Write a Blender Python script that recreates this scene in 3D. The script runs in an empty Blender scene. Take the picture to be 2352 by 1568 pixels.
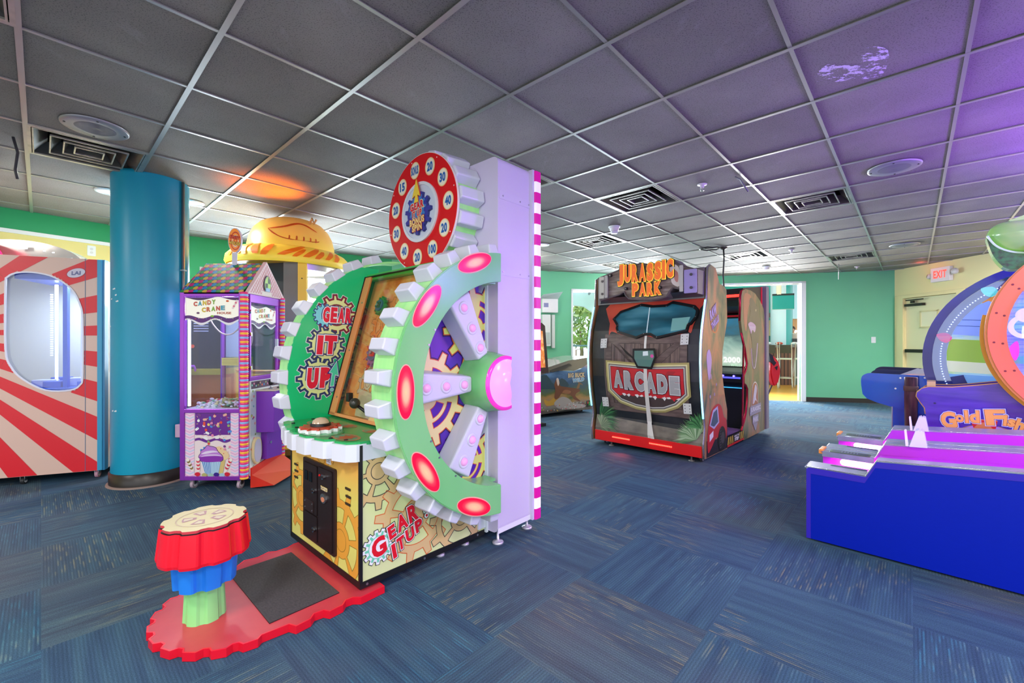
import bpy, bmesh, math, random
from math import sin, cos, pi, radians, sqrt, atan2
from mathutils import Vector, Matrix, noise
from mathutils.geometry import tessellate_polygon
random.seed(7)
SC = bpy.context.scene
COL = SC.collection
H = 1.17          # camera height
CEIL = 2.54

# ------------------------------------------------------------------ camera
cd = bpy.data.cameras.new('camera'); cam = bpy.data.objects.new('camera', cd); COL.objects.link(cam)
cam.location = (0, 0, H); cam.rotation_euler = (radians(90), 0, 0)
cd.sensor_fit = 'HORIZONTAL'; cd.sensor_width = 36.0; cd.lens = 36.0*998/2352
cd.shift_y = 2/2352; cd.clip_start = .05; cd.clip_end = 200
SC.camera = cam
# ------------------------------------------------------------------ world, exposure
W = bpy.data.worlds.new('sky'); SC.world = W; W.use_nodes = True
nt = W.node_tree; nt.nodes.clear()
out = nt.nodes.new('ShaderNodeOutputWorld'); bg = nt.nodes.new('ShaderNodeBackground')
tc = nt.nodes.new('ShaderNodeTexCoord'); sx = nt.nodes.new('ShaderNodeSeparateXYZ'); rp = nt.nodes.new('ShaderNodeValToRGB')
rp.color_ramp.elements[0].position = .45; rp.color_ramp.elements[0].color = (.78, .80, .80, 1)
rp.color_ramp.elements[1].position = .75; rp.color_ramp.elements[1].color = (.80, .90, 1, 1)
mr = nt.nodes.new('ShaderNodeMapRange'); mr.inputs[1].default_value = -1; mr.inputs[2].default_value = 1
nt.links.new(tc.outputs['Generated'], sx.inputs[0]); nt.links.new(sx.outputs[2], mr.inputs[0])
nt.links.new(mr.outputs[0], rp.inputs[0]); nt.links.new(rp.outputs[0], bg.inputs[0])
bg.inputs[1].default_value = 2.3
nt.links.new(bg.outputs[0], out.inputs[0])
SC.view_settings.view_transform = 'Standard'; SC.view_settings.look = 'None'
SC.view_settings.gamma = 1; SC.view_settings.use_curve_mapping = False
SC.view_settings.exposure = 0.0
# ------------------------------------------------------------------ lights
def lamp(name, typ, loc, energy, col=(1, 1, 1), size=.5, size_y=None, rot=(0, 0, 0), spot=None, blend=.6):
    l = bpy.data.lights.new(name, typ); o = bpy.data.objects.new(name, l); COL.objects.link(o)
    o.location = loc; o.rotation_euler = [radians(a) for a in rot]; l.energy = energy; l.color = col
    if typ == 'AREA':
        l.size = size
        if size_y: l.shape = 'RECTANGLE'; l.size_y = size_y
    elif typ == 'SUN': l.angle = radians(size)
    else: l.shadow_soft_size = size
    if typ == 'SPOT': l.spot_size = radians(spot); l.spot_blend = blend
    return o
# recessed ceiling lights of the room, behind and beside the camera
for i, (x, y) in enumerate([(-3.0, -1.2), (0, -1.2), (3.0, -1.2), (-1.5, .2), (1.6, .2), (-4.6, 1.2), (4.9, 1.0)]):
    lamp('ceiling_and_fill_lamp', 'AREA', (x, y, 2.50), 48, (1, .97, .93), .5)
for x, y in ((-3.66, 3.95), (-3.14, 4.26), (.42, 6.1)):   # the three recessed lights in view
    lamp('ceiling_and_fill_lamp', 'AREA', (x, y, 2.515), 30, (1, .97, .93), .14)
for x, y in ((0.0, 7.0), (2.6, 8.0)):                      # fill lights added out of sight behind the white tower and the dinosaur game
    lamp('ceiling_and_fill_lamp', 'POINT', (x, y, 2.38), 40, (1, .97, .93), .12)
lamp('ceiling_and_fill_lamp', 'AREA', (6.9, 4.9, 2.48), 150, (1, .98, .95), .6)  # fill light added out of view to brighten the far right wall
# daylight entering low through the windows of the curved wall
lamp('window_daylight', 'AREA', (-3.35, 6.75, 1.5), 330, (.93, .97, 1), 2.4, 1.4, (90, 0, 36 - 180))
lamp('window_daylight', 'AREA', (1.75, 9.0, 1.5), 200, (.93, .97, 1), 2.0, 1.4, (90, 0, 16 - 180))
lamp('doorway_daylight', 'AREA', (5.4, 9.5, 2.0), 330, (.95, .98, 1), 1.2, 1.2, (62, 0, -20+180))
# coloured game lights
lamp('alley_glow', 'POINT', (3.3, 1.70, 1.95), 110, (.30, .07, 1), .2)
lamp('alley_glow', 'POINT', (5.4, 3.6, 2.0), 40, (.22, .12, 1), .2)
lamp('alley_glow', 'SPOT', (2.55, 1.95, 1.0), 26, (1, .25, .95), .1, rot=(78, 0, 62), spot=80)
lamp('alley_glow', 'POINT', (3.9, 2.7, 2.0), 75, (.30, .08, 1), .15)
lamp('hat_glow', 'SPOT', (-2.15, 3.98, 2.20), 46, (1, .17, .0), .05, rot=(180+14, 0, -12), spot=100)
lamp('sign_glow', 'POINT', (7.05, 7.5, 2.50), 0.9, (1, .12, .04), .03)

# ------------------------------------------------------------------ materials
def srgb(h):
    if isinstance(h, str):
        h = h.lstrip('#'); c = [int(h[i:i+2], 16)/255 for i in (0, 2, 4)]
    else: c = h
    return tuple(x/12.92 if x <= .04045 else ((x+.055)/1.055)**2.4 for x in c) + (1,)
_M = {}
def mat(h, rough=.45, metal=0, emit=0, spec=.5, trans=0, alpha=1, coat=0, ecol=None):
    k = (h, rough, metal, emit, spec, trans, alpha, coat, ecol)
    if k in _M: return _M[k]
    m = bpy.data.materials.new('m_'+str(h).strip('#')); m.use_nodes = True
    b = m.node_tree.nodes['Principled BSDF']; c = srgb(h)
    b.inputs['Base Color'].default_value = c; b.inputs['Roughness'].default_value = rough
    b.inputs['Metallic'].default_value = metal; b.inputs['Specular IOR Level'].default_value = spec
    b.inputs['Transmission Weight'].default_value = trans; b.inputs['Alpha'].default_value = alpha
    b.inputs['Coat Weight'].default_value = coat
    if emit:
        b.inputs['Emission Color'].default_value = srgb(ecol) if ecol else c
        b.inputs['Emission Strength'].default_value = emit
    _M[k] = m; return m
def glass(tint='#ffffff', alpha=.12, rough=.03, rim=.6):
    k = ('glass', tint, alpha, rim)
    if k in _M: return _M[k]
    m = bpy.data.materials.new('m_glass'); m.use_nodes = True; n = m.node_tree; n.nodes.clear()
    o = n.nodes.new('ShaderNodeOutputMaterial'); t = n.nodes.new('ShaderNodeBsdfTransparent'); g = n.nodes.new('ShaderNodeBsdfGlossy')
    t.inputs[0].default_value = srgb(tint); g.inputs['Roughness'].default_value = rough
    f = n.nodes.new('ShaderNodeLayerWeight'); f.inputs[0].default_value = .5
    p = n.nodes.new('ShaderNodeMath'); p.operation = 'POWER'; p.inputs[1].default_value = 4
    a = n.nodes.new('ShaderNodeMath'); a.operation = 'MULTIPLY_ADD'; a.inputs[1].default_value = rim; a.inputs[2].default_value = alpha; a.use_clamp = True
    x = n.nodes.new('ShaderNodeMixShader')
    n.links.new(f.outputs['Facing'], p.inputs[0]); n.links.new(p.outputs[0], a.inputs[0]); n.links.new(a.outputs[0], x.inputs[0]); n.links.new(t.outputs[0], x.inputs[1]); n.links.new(g.outputs[0], x.inputs[2]); n.links.new(x.outputs[0], o.inputs[0])
    _M[k] = m; return m
class NB:
    """tiny node builder"""
    def __init__(s, name, rough=.6, **kw):
        s.m = bpy.data.materials.new(name); s.m.use_nodes = True; s.t = s.m.node_tree
        s.b = s.t.nodes['Principled BSDF']; s.b.inputs['Roughness'].default_value = rough
        for k, v in kw.items(): s.b.inputs[k.replace('_', ' ')].default_value = v
    def n(s, typ, ins=None, **props):
        x = s.t.nodes.new('ShaderNode'+typ)
        for k, v in props.items(): setattr(x, k, v)
        for k, v in (ins or {}).items():
            i = x.inputs[k]
            if hasattr(v, 'is_output') or isinstance(v, bpy.types.NodeSocket): s.t.links.new(v, i)
            else: i.default_value = v
        return x
    def math(s, op, a, b=0.0, c=None):
        d = {0: a, 1: b}
        if c is not None: d[2] = c
        return s.n('Math', d, operation=op).outputs[0]
    def mix(s, f, a, b, blend='MIX'):
        x = s.t.nodes.new('ShaderNodeMix'); x.data_type = 'RGBA'; x.blend_type = blend
        for i, v in ((0, f), (6, a), (7, b)):
            if isinstance(v, bpy.types.NodeSocket): s.t.links.new(v, x.inputs[i])
            else: x.inputs[i].default_value = v
        return x.outputs[2]
    def ramp(s, f, stops, interp='LINEAR'):
        x = s.t.nodes.new('ShaderNodeValToRGB'); x.color_ramp.interpolation = interp
        e = x.color_ramp.elements
        while len(e) < len(stops): e.new(.5)
        for k, (p, c) in enumerate(stops): e[k].position = p; e[k].color = srgb(c) if isinstance(c, str) else c
        s.t.links.new(f, x.inputs[0]); return x.outputs[0]
    def base(s, v): s.t.links.new(v, s.b.inputs['Base Color']); return s

# ------------------------------------------------------------------ mesh builder
def fr(o, U, V): return (Vector(o), Vector(U).normalized(), Vector(V).normalized())
def right_plane(x): return fr((x, 0, 0), (0, 1, 0), (0, 0, 1))    # faces +x, (y, z)
def front_plane(y): return fr((0, y, 0), (1, 0, 0), (0, 0, 1))    # faces -y, (x, z)
def top_plane(z): return fr((0, 0, z), (1, 0, 0), (0, 1, 0))      # faces up, (x, y)
def left_plane(x): return fr((x, 0, 0), (0, -1, 0), (0, 0, 1))    # faces -x, (-y, z)
def clip_poly(poly, a, b, c):
    """keep a*x+b*y<=c"""
    r = []
    for i in range(len(poly)):
        p, q = poly[i-1], poly[i]
        dp, dq = a*p[0]+b*p[1]-c, a*q[0]+b*q[1]-c
        if (dp <= 0) != (dq <= 0):
            t = dp/(dp-dq); r.append((p[0]+t*(q[0]-p[0]), p[1]+t*(q[1]-p[1])))
        if dq <= 0: r.append(q)
    return r
def rectclip(x0, x1, y0, y1): return [(-1, 0, -x0), (1, 0, x1), (0, -1, -y0), (0, 1, y1)]
def circ(cx, cy, r, n=40, ry=None, a0=0, a1=360):
    full = abs(a1-a0) >= 360; ry = r if ry is None else ry; k = n if full else n+1
    return [(cx+r*cos(radians(a0+(a1-a0)*i/n)), cy+ry*sin(radians(a0+(a1-a0)*i/n))) for i in range(k)]
def sector(cx, cy, r0, r1, a0, a1, n=12): return circ(cx, cy, r1, n, None, a0, a1)+circ(cx, cy, r0, n, None, a1, a0)
def gear(cx, cy, r0, r1, n, ph=0, duty=.5, taper=.62):
    P = []; st = 360/n
    for i in range(n):
        a = ph+i*st; w = st*duty/2
        for ang, r in ((-w, r0), (-w*taper, r1), (w*taper, r1), (w, r0)): P.append((cx+r*cos(radians(a+ang)), cy+r*sin(radians(a+ang))))
        P.append((cx+r0*cos(radians(a+st/2)), cy+r0*sin(radians(a+st/2))))
    return P
def rrect(x0, x1, y0, y1, r, n=5):
    P = []
    for cx, cy, a in ((x1-r, y0+r, -90), (x1-r, y1-r, 0), (x0+r, y1-r, 90), (x0+r, y0+r, 180)):
        P += circ(cx, cy, r, n, None, a, a+90)
    return P
def smooth(pts, n=6, closed=True):
    R = []; m = len(pts)
    for i in range(m if closed else m-1):
        p0, p1, p2, p3 = (pts[(i-1) % m] if closed or i > 0 else pts[i]), pts[i], pts[(i+1) % m], (pts[(i+2) % m] if closed or i+2 < m else pts[(i+1) % m])
        for k in range(n):
            t = k/n
            R.append(tuple(.5*((2*b)+(c-a)*t+(2*a-5*b+4*c-d)*t*t+(3*b-a-3*c+d)*t**3) for a, b, c, d in zip(p0, p1, p2, p3)))
    if not closed: R.append(tuple(pts[-1]))
    return R
def grow(poly, d):
    """offset a closed ccw polygon outward by d (approx.)"""
    m = len(poly); A = sum(poly[i-1][0]*poly[i][1]-poly[i][0]*poly[i-1][1] for i in range(m)); s = 1 if A > 0 else -1; R = []
    for i in range(m):
        p, q, r = poly[i-1], poly[i], poly[(i+1) % m]
        e1 = Vector((q[0]-p[0], q[1]-p[1])); e2 = Vector((r[0]-q[0], r[1]-q[1]))
        if e1.length < 1e-9 or e2.length < 1e-9: R.append(q); continue
        e1.normalize(); e2.normalize(); n1 = Vector((e1.y, -e1.x))*s; n2 = Vector((e2.y, -e2.x))*s
        k = n1+n2
        if k.length < .3: k = n1
        k = k.normalized(); l = d/max(.5, k.dot(n1)); R.append((q[0]+k.x*l, q[1]+k.y*l))
    return R
_T = {}
def text_tris(s, offset=.0, sp=1.0):
    k = (s, offset, sp)
    if k in _T: return _T[k]
    c = bpy.data.curves.new('t', 'FONT'); c.body = s; c.offset = offset; c.resolution_u = 3; c.fill_mode = 'FRONT'; c.align_x = 'LEFT'; c.space_character = sp
    o = bpy.data.objects.new('t', c); me = bpy.data.meshes.new_from_object(o)
    V = [(v.co.x, v.co.y) for v in me.vertices]; F = [tuple(p.vertices) for p in me.polygons]
    bpy.data.objects.remove(o); bpy.data.curves.remove(c); bpy.data.meshes.remove(me)
    _T[k] = (V, F); return _T[k]
class MB:
    def __init__(s): s.v = []; s.f = []; s.m = []; s.mats = []; s.sm = []
    def mi(s, m):
        if m not in s.mats: s.mats.append(m)
        return s.mats.index(m)
    def add(s, V, F, m, smooth=False):
        b = len(s.v); s.v += [Vector(p) for p in V]; k = s.mi(m)
        for f in F: s.f.append([b+i for i in f]); s.m.append(k); s.sm.append(smooth)
        return s
    def box(s, x0, x1, y0, y1, z0, z1, m, bev=0):
        if bev <= 0:
            V = [(x, y, z) for z in (z0, z1) for y in (y0, y1) for x in (x0, x1)]
            F = [(0, 2, 3, 1), (4, 5, 7, 6), (0, 1, 5, 4), (2, 6, 7, 3), (0, 4, 6, 2), (1, 3, 7, 5)]
            return s.add(V, F, m)
        bm = bmesh.new(); bmesh.ops.create_cube(bm, size=1)
        for v in bm.verts: v.co = Vector((x0+(v.co.x+.5)*(x1-x0), y0+(v.co.y+.5)*(y1-y0), z0+(v.co.z+.5)*(z1-z0)))
        bmesh.ops.bevel(bm, geom=bm.edges[:], offset=bev, segments=2, affect='EDGES', profile=.5)
        return s.bm(bm, m)
    def bm(s, bm, m, smooth=False):
        bm.verts.index_update(); s.add([v.co.copy() for v in bm.verts], [[v.index for v in f.verts] for f in bm.faces], m, smooth); bm.free(); return s
    def prism(s, loops, f, d0, d1, m, side=None, capm=None, caps=True):
        """extrude loops (first outer, rest holes) in frame f between heights d0 and d1 along its normal"""
        if isinstance(loops[0][0], (int, float)): loops = [loops]
        o, U, V = f; N = U.cross(V); side = side or m; capm = capm or m
        if caps:
            tr = tessellate_polygon([[Vector((p[0], p[1], 0)) for p in L] for L in loops])
            P = [p for L in loops for p in L]
            for d in ((d0, d1) if d1 != d0 else (d1,)):
                s.add([o+U*p[0]+V*p[1]+N*d for p in P], tr, capm if d == d1 else m)
        if d1 != d0:
            for L in loops:
                n = len(L); VV = [o+U*p[0]+V*p[1]+N*d0 for p in L]+[o+U*p[0]+V*p[1]+N*d1 for p in L]
                s.add(VV, [(i, (i+1) % n, n+(i+1) % n, n+i) for i in range(n)], side)
        return s
    def decal(s, loops, f, h, m, clip=None, bands=None, fn=None):
        """flat print; clip = list of half planes; fn maps (u, v, h) to 3D for curved panels"""
        if isinstance(loops[0][0], (int, float)): loops = [loops]
        P = [p for L in loops for p in L]
        tr = tessellate_polygon([[Vector((p[0], p[1], 0)) for p in L] for L in loops])
        return s.tris2d([(p[0], p[1]) for p in P], tr, f, h, m, clip, bands, fn)
    def tris2d(s, P, tr, f, h, m, clip=None, bands=None, fn=None):
        s.nd = getattr(s, 'nd', 0)+1; h += 2.5e-6*(s.nd % 200)      # prints never coincide
        if fn is None: o, U, V = f; N = U.cross(V); g = lambda u, v: o+U*u+V*v+N*h
        else: g = lambda u, v: Vector(fn(u, v, h))
        if not clip and not bands: return s.add([g(*p) for p in P], tr, m)
        for t in tr:
            q = [P[i] for i in t]
            for c in (clip or []):
                q = clip_poly(q, *c)
                if len(q) < 3: break
            if len(q) < 3: continue
            if bands:
                for z0, z1 in zip(bands, bands[1:]):
                    r = clip_poly(clip_poly(q, 0, -1, -z0), 0, 1, z1)
                    if len(r) >= 3: s.add([g(*p) for p in r], [list(range(len(r)))], m)
            else: s.add([g(*p) for p in q], [list(range(len(q)))], m)
        return s
    def text(s, body, f, cx, cy, w, h, ht, m, bold=.03, rot=0, shear=0, fn=None, bands=None, outline=None, ow=.05, arc=0, clip=None, sp=None):
        """text fitted into w x h, centred at (cx, cy)"""
        sp = 1+1.3*(bold+(ow if outline else 0)) if sp is None else sp
        V0, _ = text_tris(body, bold, sp)
        if not V0: return s
        x0, x1 = min(p[0] for p in V0), max(p[0] for p in V0); y0, y1 = min(p[1] for p in V0), max(p[1] for p in V0)
        sx_, sy_ = w/(x1-x0), h/(y1-y0); mx, my = (x0+x1)/2, (y0+y1)/2; c, n = cos(radians(rot)), sin(radians(rot))
        for k, (bo, mm) in enumerate(([(bold+ow, outline)] if outline else [])+[(bold, m)]):
            V, F = text_tris(body, bo, sp); P = []
            for x, y in V:
                X, Y = (x-mx)*sx_, (y-my)*sy_; X += Y*shear; Y += arc*(1-(X/(w/2))**2)
                P.append((cx+X*c-Y*n, cy+X*n+Y*c))
            s.tris2d(P, F, f, ht+.0008*k, mm, clip, bands, fn)
        return s
    def tube(s, pts, r, m, n=8, caps=True, closed=False):
        pts = [Vector(p) for p in pts]; R = []; prev = None; M = len(pts)
        for i, p in enumerate(pts):
            if closed: t = pts[(i+1) % M]-pts[i-1]
            else: t = pts[min(i+1, M-1)]-pts[max(i-1, 0)]
            t.normalize()
            if prev is None:
                a = Vector((0, 0, 1)) if abs(t.z) < .9 else Vector((1, 0, 0)); u = t.cross(a).normalized()
            else: u = (prev-t*prev.dot(t)).normalized()
            prev = u; w = t.cross(u); rr = r[i] if isinstance(r, (list, tuple)) else r
            R.append([p+u*rr*cos(2*pi*k/n)+w*rr*sin(2*pi*k/n) for k in range(n)])
        V = [q for ring in R for q in ring]; F = []
        for i in range(M if closed else M-1):
            a, b = i*n, ((i+1) % M)*n
            for k in range(n): F.append((a+k, a+(k+1) % n, b+(k+1) % n, b+k))
        if caps and not closed: F.append(tuple(range(n))[::-1]); F.append(tuple((M-1)*n+k for k in range(n)))
        return s.add(V, F, m, True)
    def lathe(s, prof, f, m, n=32, smooth=True, a0=0, a1=360, mfn=None):
        """prof = (radius, height) list around frame normal"""
        o, U, V = f; N = U.cross(V); full = abs(a1-a0) >= 360; K = n if full else n+1; P = []
        for r, h in prof:
            for k in range(K):
                a = radians(a0+(a1-a0)*k/n); P.append(o+U*r*cos(a)+V*r*sin(a)+N*h)
        for i in range(len(prof)-1):
            F = []
            for k in range(n):
                k2 = (k+1) % K; F.append((i*K+k, i*K+k2, (i+1)*K+k2, (i+1)*K+k))
            b = len(s.v)
            s.add([P[j] for j in range(i*K, (i+2)*K)], [[x-i*K for x in q] for q in F], mfn(i) if mfn else m, smooth)
        return s
    def sphere(s, c, r, m, n=16, k=10, sc=(1, 1, 1), a0=-90, a1=90):
        prof = [(r*cos(radians(a0+(a1-a0)*i/k)), r*sin(radians(a0+(a1-a0)*i/k))) for i in range(k+1)]
        b = len(s.v); s.lathe(prof, fr((0, 0, 0), (1, 0, 0), (0, 1, 0)), m, n)
        for i in range(b, len(s.v)): p = s.v[i]; s.v[i] = Vector((c[0]+p.x*sc[0], c[1]+p.y*sc[1], c[2]+p.z*sc[2]))
        return s
    def build(s, name, parent=None, kind=None, label=None, cat=None, group=None, loc=None, weld=True):
        me = bpy.data.meshes.new(name); me.from_pydata([tuple(v) for v in s.v], [], s.f)
        for m in s.mats: me.materials.append(m)
        me.polygons.foreach_set('material_index', s.m); me.polygons.foreach_set('use_smooth', s.sm)
        me.validate(); me.update()
        bm = bmesh.new(); bm.from_mesh(me)
        if weld: bmesh.ops.remove_doubles(bm, verts=bm.verts, dist=1e-5)
        bmesh.ops.recalc_face_normals(bm, faces=bm.faces)
        bm.to_mesh(me); bm.free()
        o = bpy.data.objects.new(name, me); COL.objects.link(o)
        if parent: o.parent = parent
        if loc: o.location = loc
        tag(o, label, cat, group, kind); return o
def tag(o, label=None, cat=None, group=None, kind=None):
    if label: o['label'] = label
    if cat: o['category'] = cat
    if group: o['group'] = group
    if kind: o['kind'] = kind
    return o
def thing(name, label, cat, loc, rot=0, group=None):
    o = bpy.data.objects.new(name, None); COL.objects.link(o); o.location = loc; o.rotation_euler = (0, 0, radians(rot)); o.empty_display_size = .1
    return tag(o, label, cat, group)
def copy_tree(o, parent=None):
    c = o.copy(); COL.objects.link(c)
    if parent: c.parent = parent
    for ch in list(o.children): copy_tree(ch, c)
    return c
CHROME = mat('#c8ccd0', .2, 1); STEEL = mat('#b9bcc0', .35, 1); BLACK = mat('#101014', .45); WHITE = mat('#eceef2', .4)
def screw(m, f, x, y, r=.006): m.prism(circ(x, y, r, 8), f, 0, .003, STEEL)
# ================================================================== ROOM
WL = [(-9.0, -3.0), (-6.35, 2.75), (-5.19, 4.41), (-4.71, 5.10), (-4.17, 5.63), (-1.99, 7.20), (.53, 8.34), (1.93, 8.74), (3.3, 9.13), (4.36, 8.99), (7.30, 8.29), (7.36, 6.70), (7.62, -3.0)]
# --- carpet
def carpet():
    q = NB('carpet', .95, Specular_IOR_Level=.1)
    P = q.n('TexCoord').outputs['Object']; mp = q.n('Mapping', {0: P, 2: (0, 0, radians(-47.3))}).outputs[0]
    s = q.n('SeparateXYZ', {0: mp}); x, y = s.outputs[0], s.outputs[1]
    T = .61
    xi = q.math('FLOOR', q.math('DIVIDE', x, T)); yi = q.math('FLOOR', q.math('DIVIDE', y, T))
    par = q.math('MODULO', q.math('ABSOLUTE', q.math('ADD', xi, yi)), 2.0)
    ci = q.n('CombineXYZ', {0: xi, 1: yi}).outputs[0]
    wn = q.n('TexWhiteNoise', {0: ci}, noise_dimensions='3D'); r1 = wn.outputs[0]
    sc = q.n('SeparateColor', {0: wn.outputs[1]}); r2 = sc.outputs[0]; r3 = sc.outputs[1]
    inv = q.math('SUBTRACT', 1.0, par)
    u = q.math('ADD', q.math('MULTIPLY', x, par), q.math('MULTIPLY', y, inv))
    v = q.math('ADD', q.math('MULTIPLY', y, par), q.math('MULTIPLY', x, inv))
    # ribs
    rib = q.math('SINE', q.math('MULTIPLY', u, 2*pi/.0115))
    rib = q.math('MULTIPLY_ADD', rib, .5, .5)
    off = q.math('MULTIPLY', r1, 37.0)
    c1 = q.n('CombineXYZ', {0: q.math('MULTIPLY', u, 26.0), 1: q.math('MULTIPLY', v, 1.8), 2: off}).outputs[0]
    n1 = q.n('TexNoise', {0: c1, 2: 1.0, 3: 2.0}).outputs[0]
    c2 = q.n('CombineXYZ', {0: q.math('MULTIPLY', q.math('FLOOR', q.math('DIVIDE', u, .0115)), 3.17), 1: q.math('MULTIPLY', v, 8.0), 2: off}).outputs[0]
    n2 = q.n('TexNoise', {0: c2, 2: 1.0, 3: 1.0}).outputs[0]
    c3 = q.n('CombineXYZ', {0: q.math('MULTIPLY', u, 2.2), 1: q.math('MULTIPLY', v, 2.2), 2: off}).outputs[0]
    n3 = q.n('TexNoise', {0: c3, 2: 1.0, 3: 2.0}).outputs[0]
    big = q.n('TexNoise', {0: P, 2: .55, 3: 2.0}).outputs[0]
    fine = q.n('TexNoise', {0: P, 2: 260.0, 3: 1.0}).outputs[0]
    basec = q.ramp(n1, [(.25, '#2f4058'), (.45, '#3b546b'), (.6, '#446376'), (.8, '#4e6d7a')])
    warm = q.ramp(r2, [(0, '#374e6b'), (.5, '#3d5468'), (.8, '#47535f'), (1, '#4e5056')])
    c = q.mix(.45, basec, warm)
    # thread colour lines
    fm = q.math('MULTIPLY', q.ramp(n2, [(.52, (0, 0, 0, 1)), (.66, (1, 1, 1, 1))]), rib)
    fm = q.math('MULTIPLY', fm, q.ramp(n3, [(.38, (0, 0, 0, 1)), (.58, (1, 1, 1, 1))]))
    thread = q.ramp(q.math('MULTIPLY_ADD', n3, .8, q.math('MULTIPLY', r3, .25)), [(.35, '#2f97b8'), (.5, '#4b8fa4'), (.62, '#a09a66'), (.8, '#b5a069')])
    c = q.mix(q.math('MULTIPLY', fm, .36), c, thread)
    wb = q.n('TexNoise', {0: P, 2: .8, 3: 3.0}).outputs[0]; c = q.mix(q.math('MULTIPLY', q.ramp(wb, [(.48, (0, 0, 0, 1)), (.66, (1, 1, 1, 1))]), .45), c, srgb('#636068'))
    dark = q.math('MULTIPLY_ADD', rib, .22, .80)
    val = q.math('MULTIPLY', dark, q.math('MULTIPLY_ADD', q.math('SUBTRACT', fine, .5), 1.2, 1.0))
    val = q.math('MULTIPLY', val, q.math('MULTIPLY_ADD', q.math('SUBTRACT', big, .5), .5, 1.05))
    val = q.math('MULTIPLY', val, q.math('MULTIPLY_ADD', r2, .10, .98))
    h = q.n('HueSaturation', {4: c}); q.t.links.new(val, h.inputs[2])
    q.base(h.outputs[0])
    bp = q.n('Bump', {0: .35, 1: .002, 2: q.math('ADD', rib, fine)}); q.t.links.new(bp.outputs[0], q.b.inputs['Normal'])
    return q.m
m = MB(); m.prism([(x*1.0, y) for x, y in WL], top_plane(0), -.05, 0, mat('#333a44'), capm=carpet()); m.build('floor', kind='structure')
# --- ceiling tiles
def tiles():
    q = NB('ceiling_tile', .8, Specular_IOR_Level=.25)
    P = q.n('TexCoord').outputs['Object']
    mp = q.n('Mapping', {0: P, 1: (-OX, -OY, 0)}).outputs[0]
    mp2 = q.n('Mapping', {0: mp, 2: (0, 0, radians(-YAW))}).outputs[0]
    s = q.n('SeparateXYZ', {0: mp2})
    xi = q.math('FLOOR', q.math('DIVIDE', s.outputs[0], .61)); yi = q.math('FLOOR', q.math('DIVIDE', s.outputs[1], .61))
    r = q.n('TexWhiteNoise', {0: q.n('CombineXYZ', {0: xi, 1: yi}).outputs[0]}, noise_dimensions='3D').outputs[0]
    sp = q.n('TexNoise', {0: P, 2: 165.0, 3: 2.0, 4: .6}).outputs[0]
    hole = q.ramp(sp, [(.36, '#37343a'), (.44, '#98938f')])
    cl = q.n('TexNoise', {0: P, 2: 1.6, 3: 5.0}).outputs[0]
    c = q.mix(.55, hole, q.ramp(cl, [(.3, '#75706f'), (.55, '#8f8a88'), (.75, '#aca6a0')]))
    sm = q.n('TexNoise', {0: q.n('Mapping', {0: P, 3: (9, 3, 1)}).outputs[0], 2: 1.0, 3: 8.0, 4: .7}).outputs[0]
    c = q.mix(q.math('MULTIPLY', q.ramp(sm, [(.6, (0, 0, 0, 1)), (.72, (1, 1, 1, 1))]), .22), c, srgb('#b8b4ba'))
    h = q.n('HueSaturation', {4: c}); q.t.links.new(q.math('MULTIPLY_ADD', r, .22, .86), h.inputs[2])
    q.base(h.outputs[0])
    bp = q.n('Bump', {0: .3, 1: .004, 2: sp}); q.t.links.new(bp.outputs[0], q.b.inputs['Normal'])
    return q.m
YAW = 47.3; OX, OY = -1.7343, 2.3372
gx = Vector((cos(radians(YAW)), sin(radians(YAW)), 0)); gy = Vector((-sin(radians(YAW)), cos(radians(YAW)), 0)); G0 = Vector((OX, OY, 0))
def gp(i, j, z=0): return G0+gx*(i*.61)+gy*(j*.61)+Vector((0, 0, z))
TILE = tiles()
wlp = WL
m = MB()
wc = [(a, b, c) for a, b, c in []]
half = []
for i in range(len(wlp)):
    p, q_ = wlp[i-1], wlp[i]; dx, dy = q_[0]-p[0], q_[1]-p[1]
    a, b = -dy, dx                                   # interior is on the right of the clockwise outline
    half.append((a, b, a*p[0]+b*p[1]))
VENTS = []; OPEN = set()
vent_cells = [(-1, 2), (5, -2), (7, -4), (7, 0), (11, -2), (13, -4), (10, 1), (-2, -1), (3, -1)]
for i in range(-16, 26):
    for j in range(-22, 16):
        q4 = [gp(i, j), gp(i+1, j), gp(i+1, j+1), gp(i, j+1)]; q4 = [(p.x, p.y) for p in q4]
        for c in half:
            q4 = clip_poly(q4, *c)
            if len(q4) < 3: break
        if len(q4) < 3: continue
        if (i, j) in vent_cells: continue
        m.add([(x, y, CEIL+.006) for x, y in q4], [list(range(len(q4)))], TILE)
m.build('ceiling', kind='structure')
m = MB(); m.prism([(x, y) for x, y in WL], top_plane(CEIL+.35), 0, .02, mat('#1c1c20')); m.build('trim_9', kind='structure')
# --- T bars
TEE = NB('ceiling_tee', .35, Metallic=.55); TEE.base(TEE.ramp(TEE.n('TexNoise', {2: 1.2, 3: 2.0}).outputs[0], [(.35, '#8f8d8c'), (.7, '#d8d6d2')])); TEE = TEE.m
m = MB()
def tee(p, d, L0, L1, w=.012):
    n = Vector((-d.y, d.x, 0))
    for (a, b, z0, z1) in ((-w, w, CEIL-.002-(w > .01)*.001, CEIL-(w > .01)*.001), (-.004, .004, CEIL+(w > .01)*.0005, CEIL+.03)):
        poly = [p+d*L0+n*a, p+d*L1+n*a, p+d*L1+n*b, p+d*L0+n*b]; q = [(v.x, v.y) for v in poly]
        for c in half:
            q = clip_poly(q, *c)
            if len(q) < 3: return
        m.prism(q, top_plane(0), z1, z0, TEE)
for k in range(-24, 27): tee(gp(k, 0), gy, -16, 12)
for k in range(-24, 18): tee(gp(0, k), gx, -12, 18, .009)
m.build('trim_8', kind='structure')
m = MB()
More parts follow.
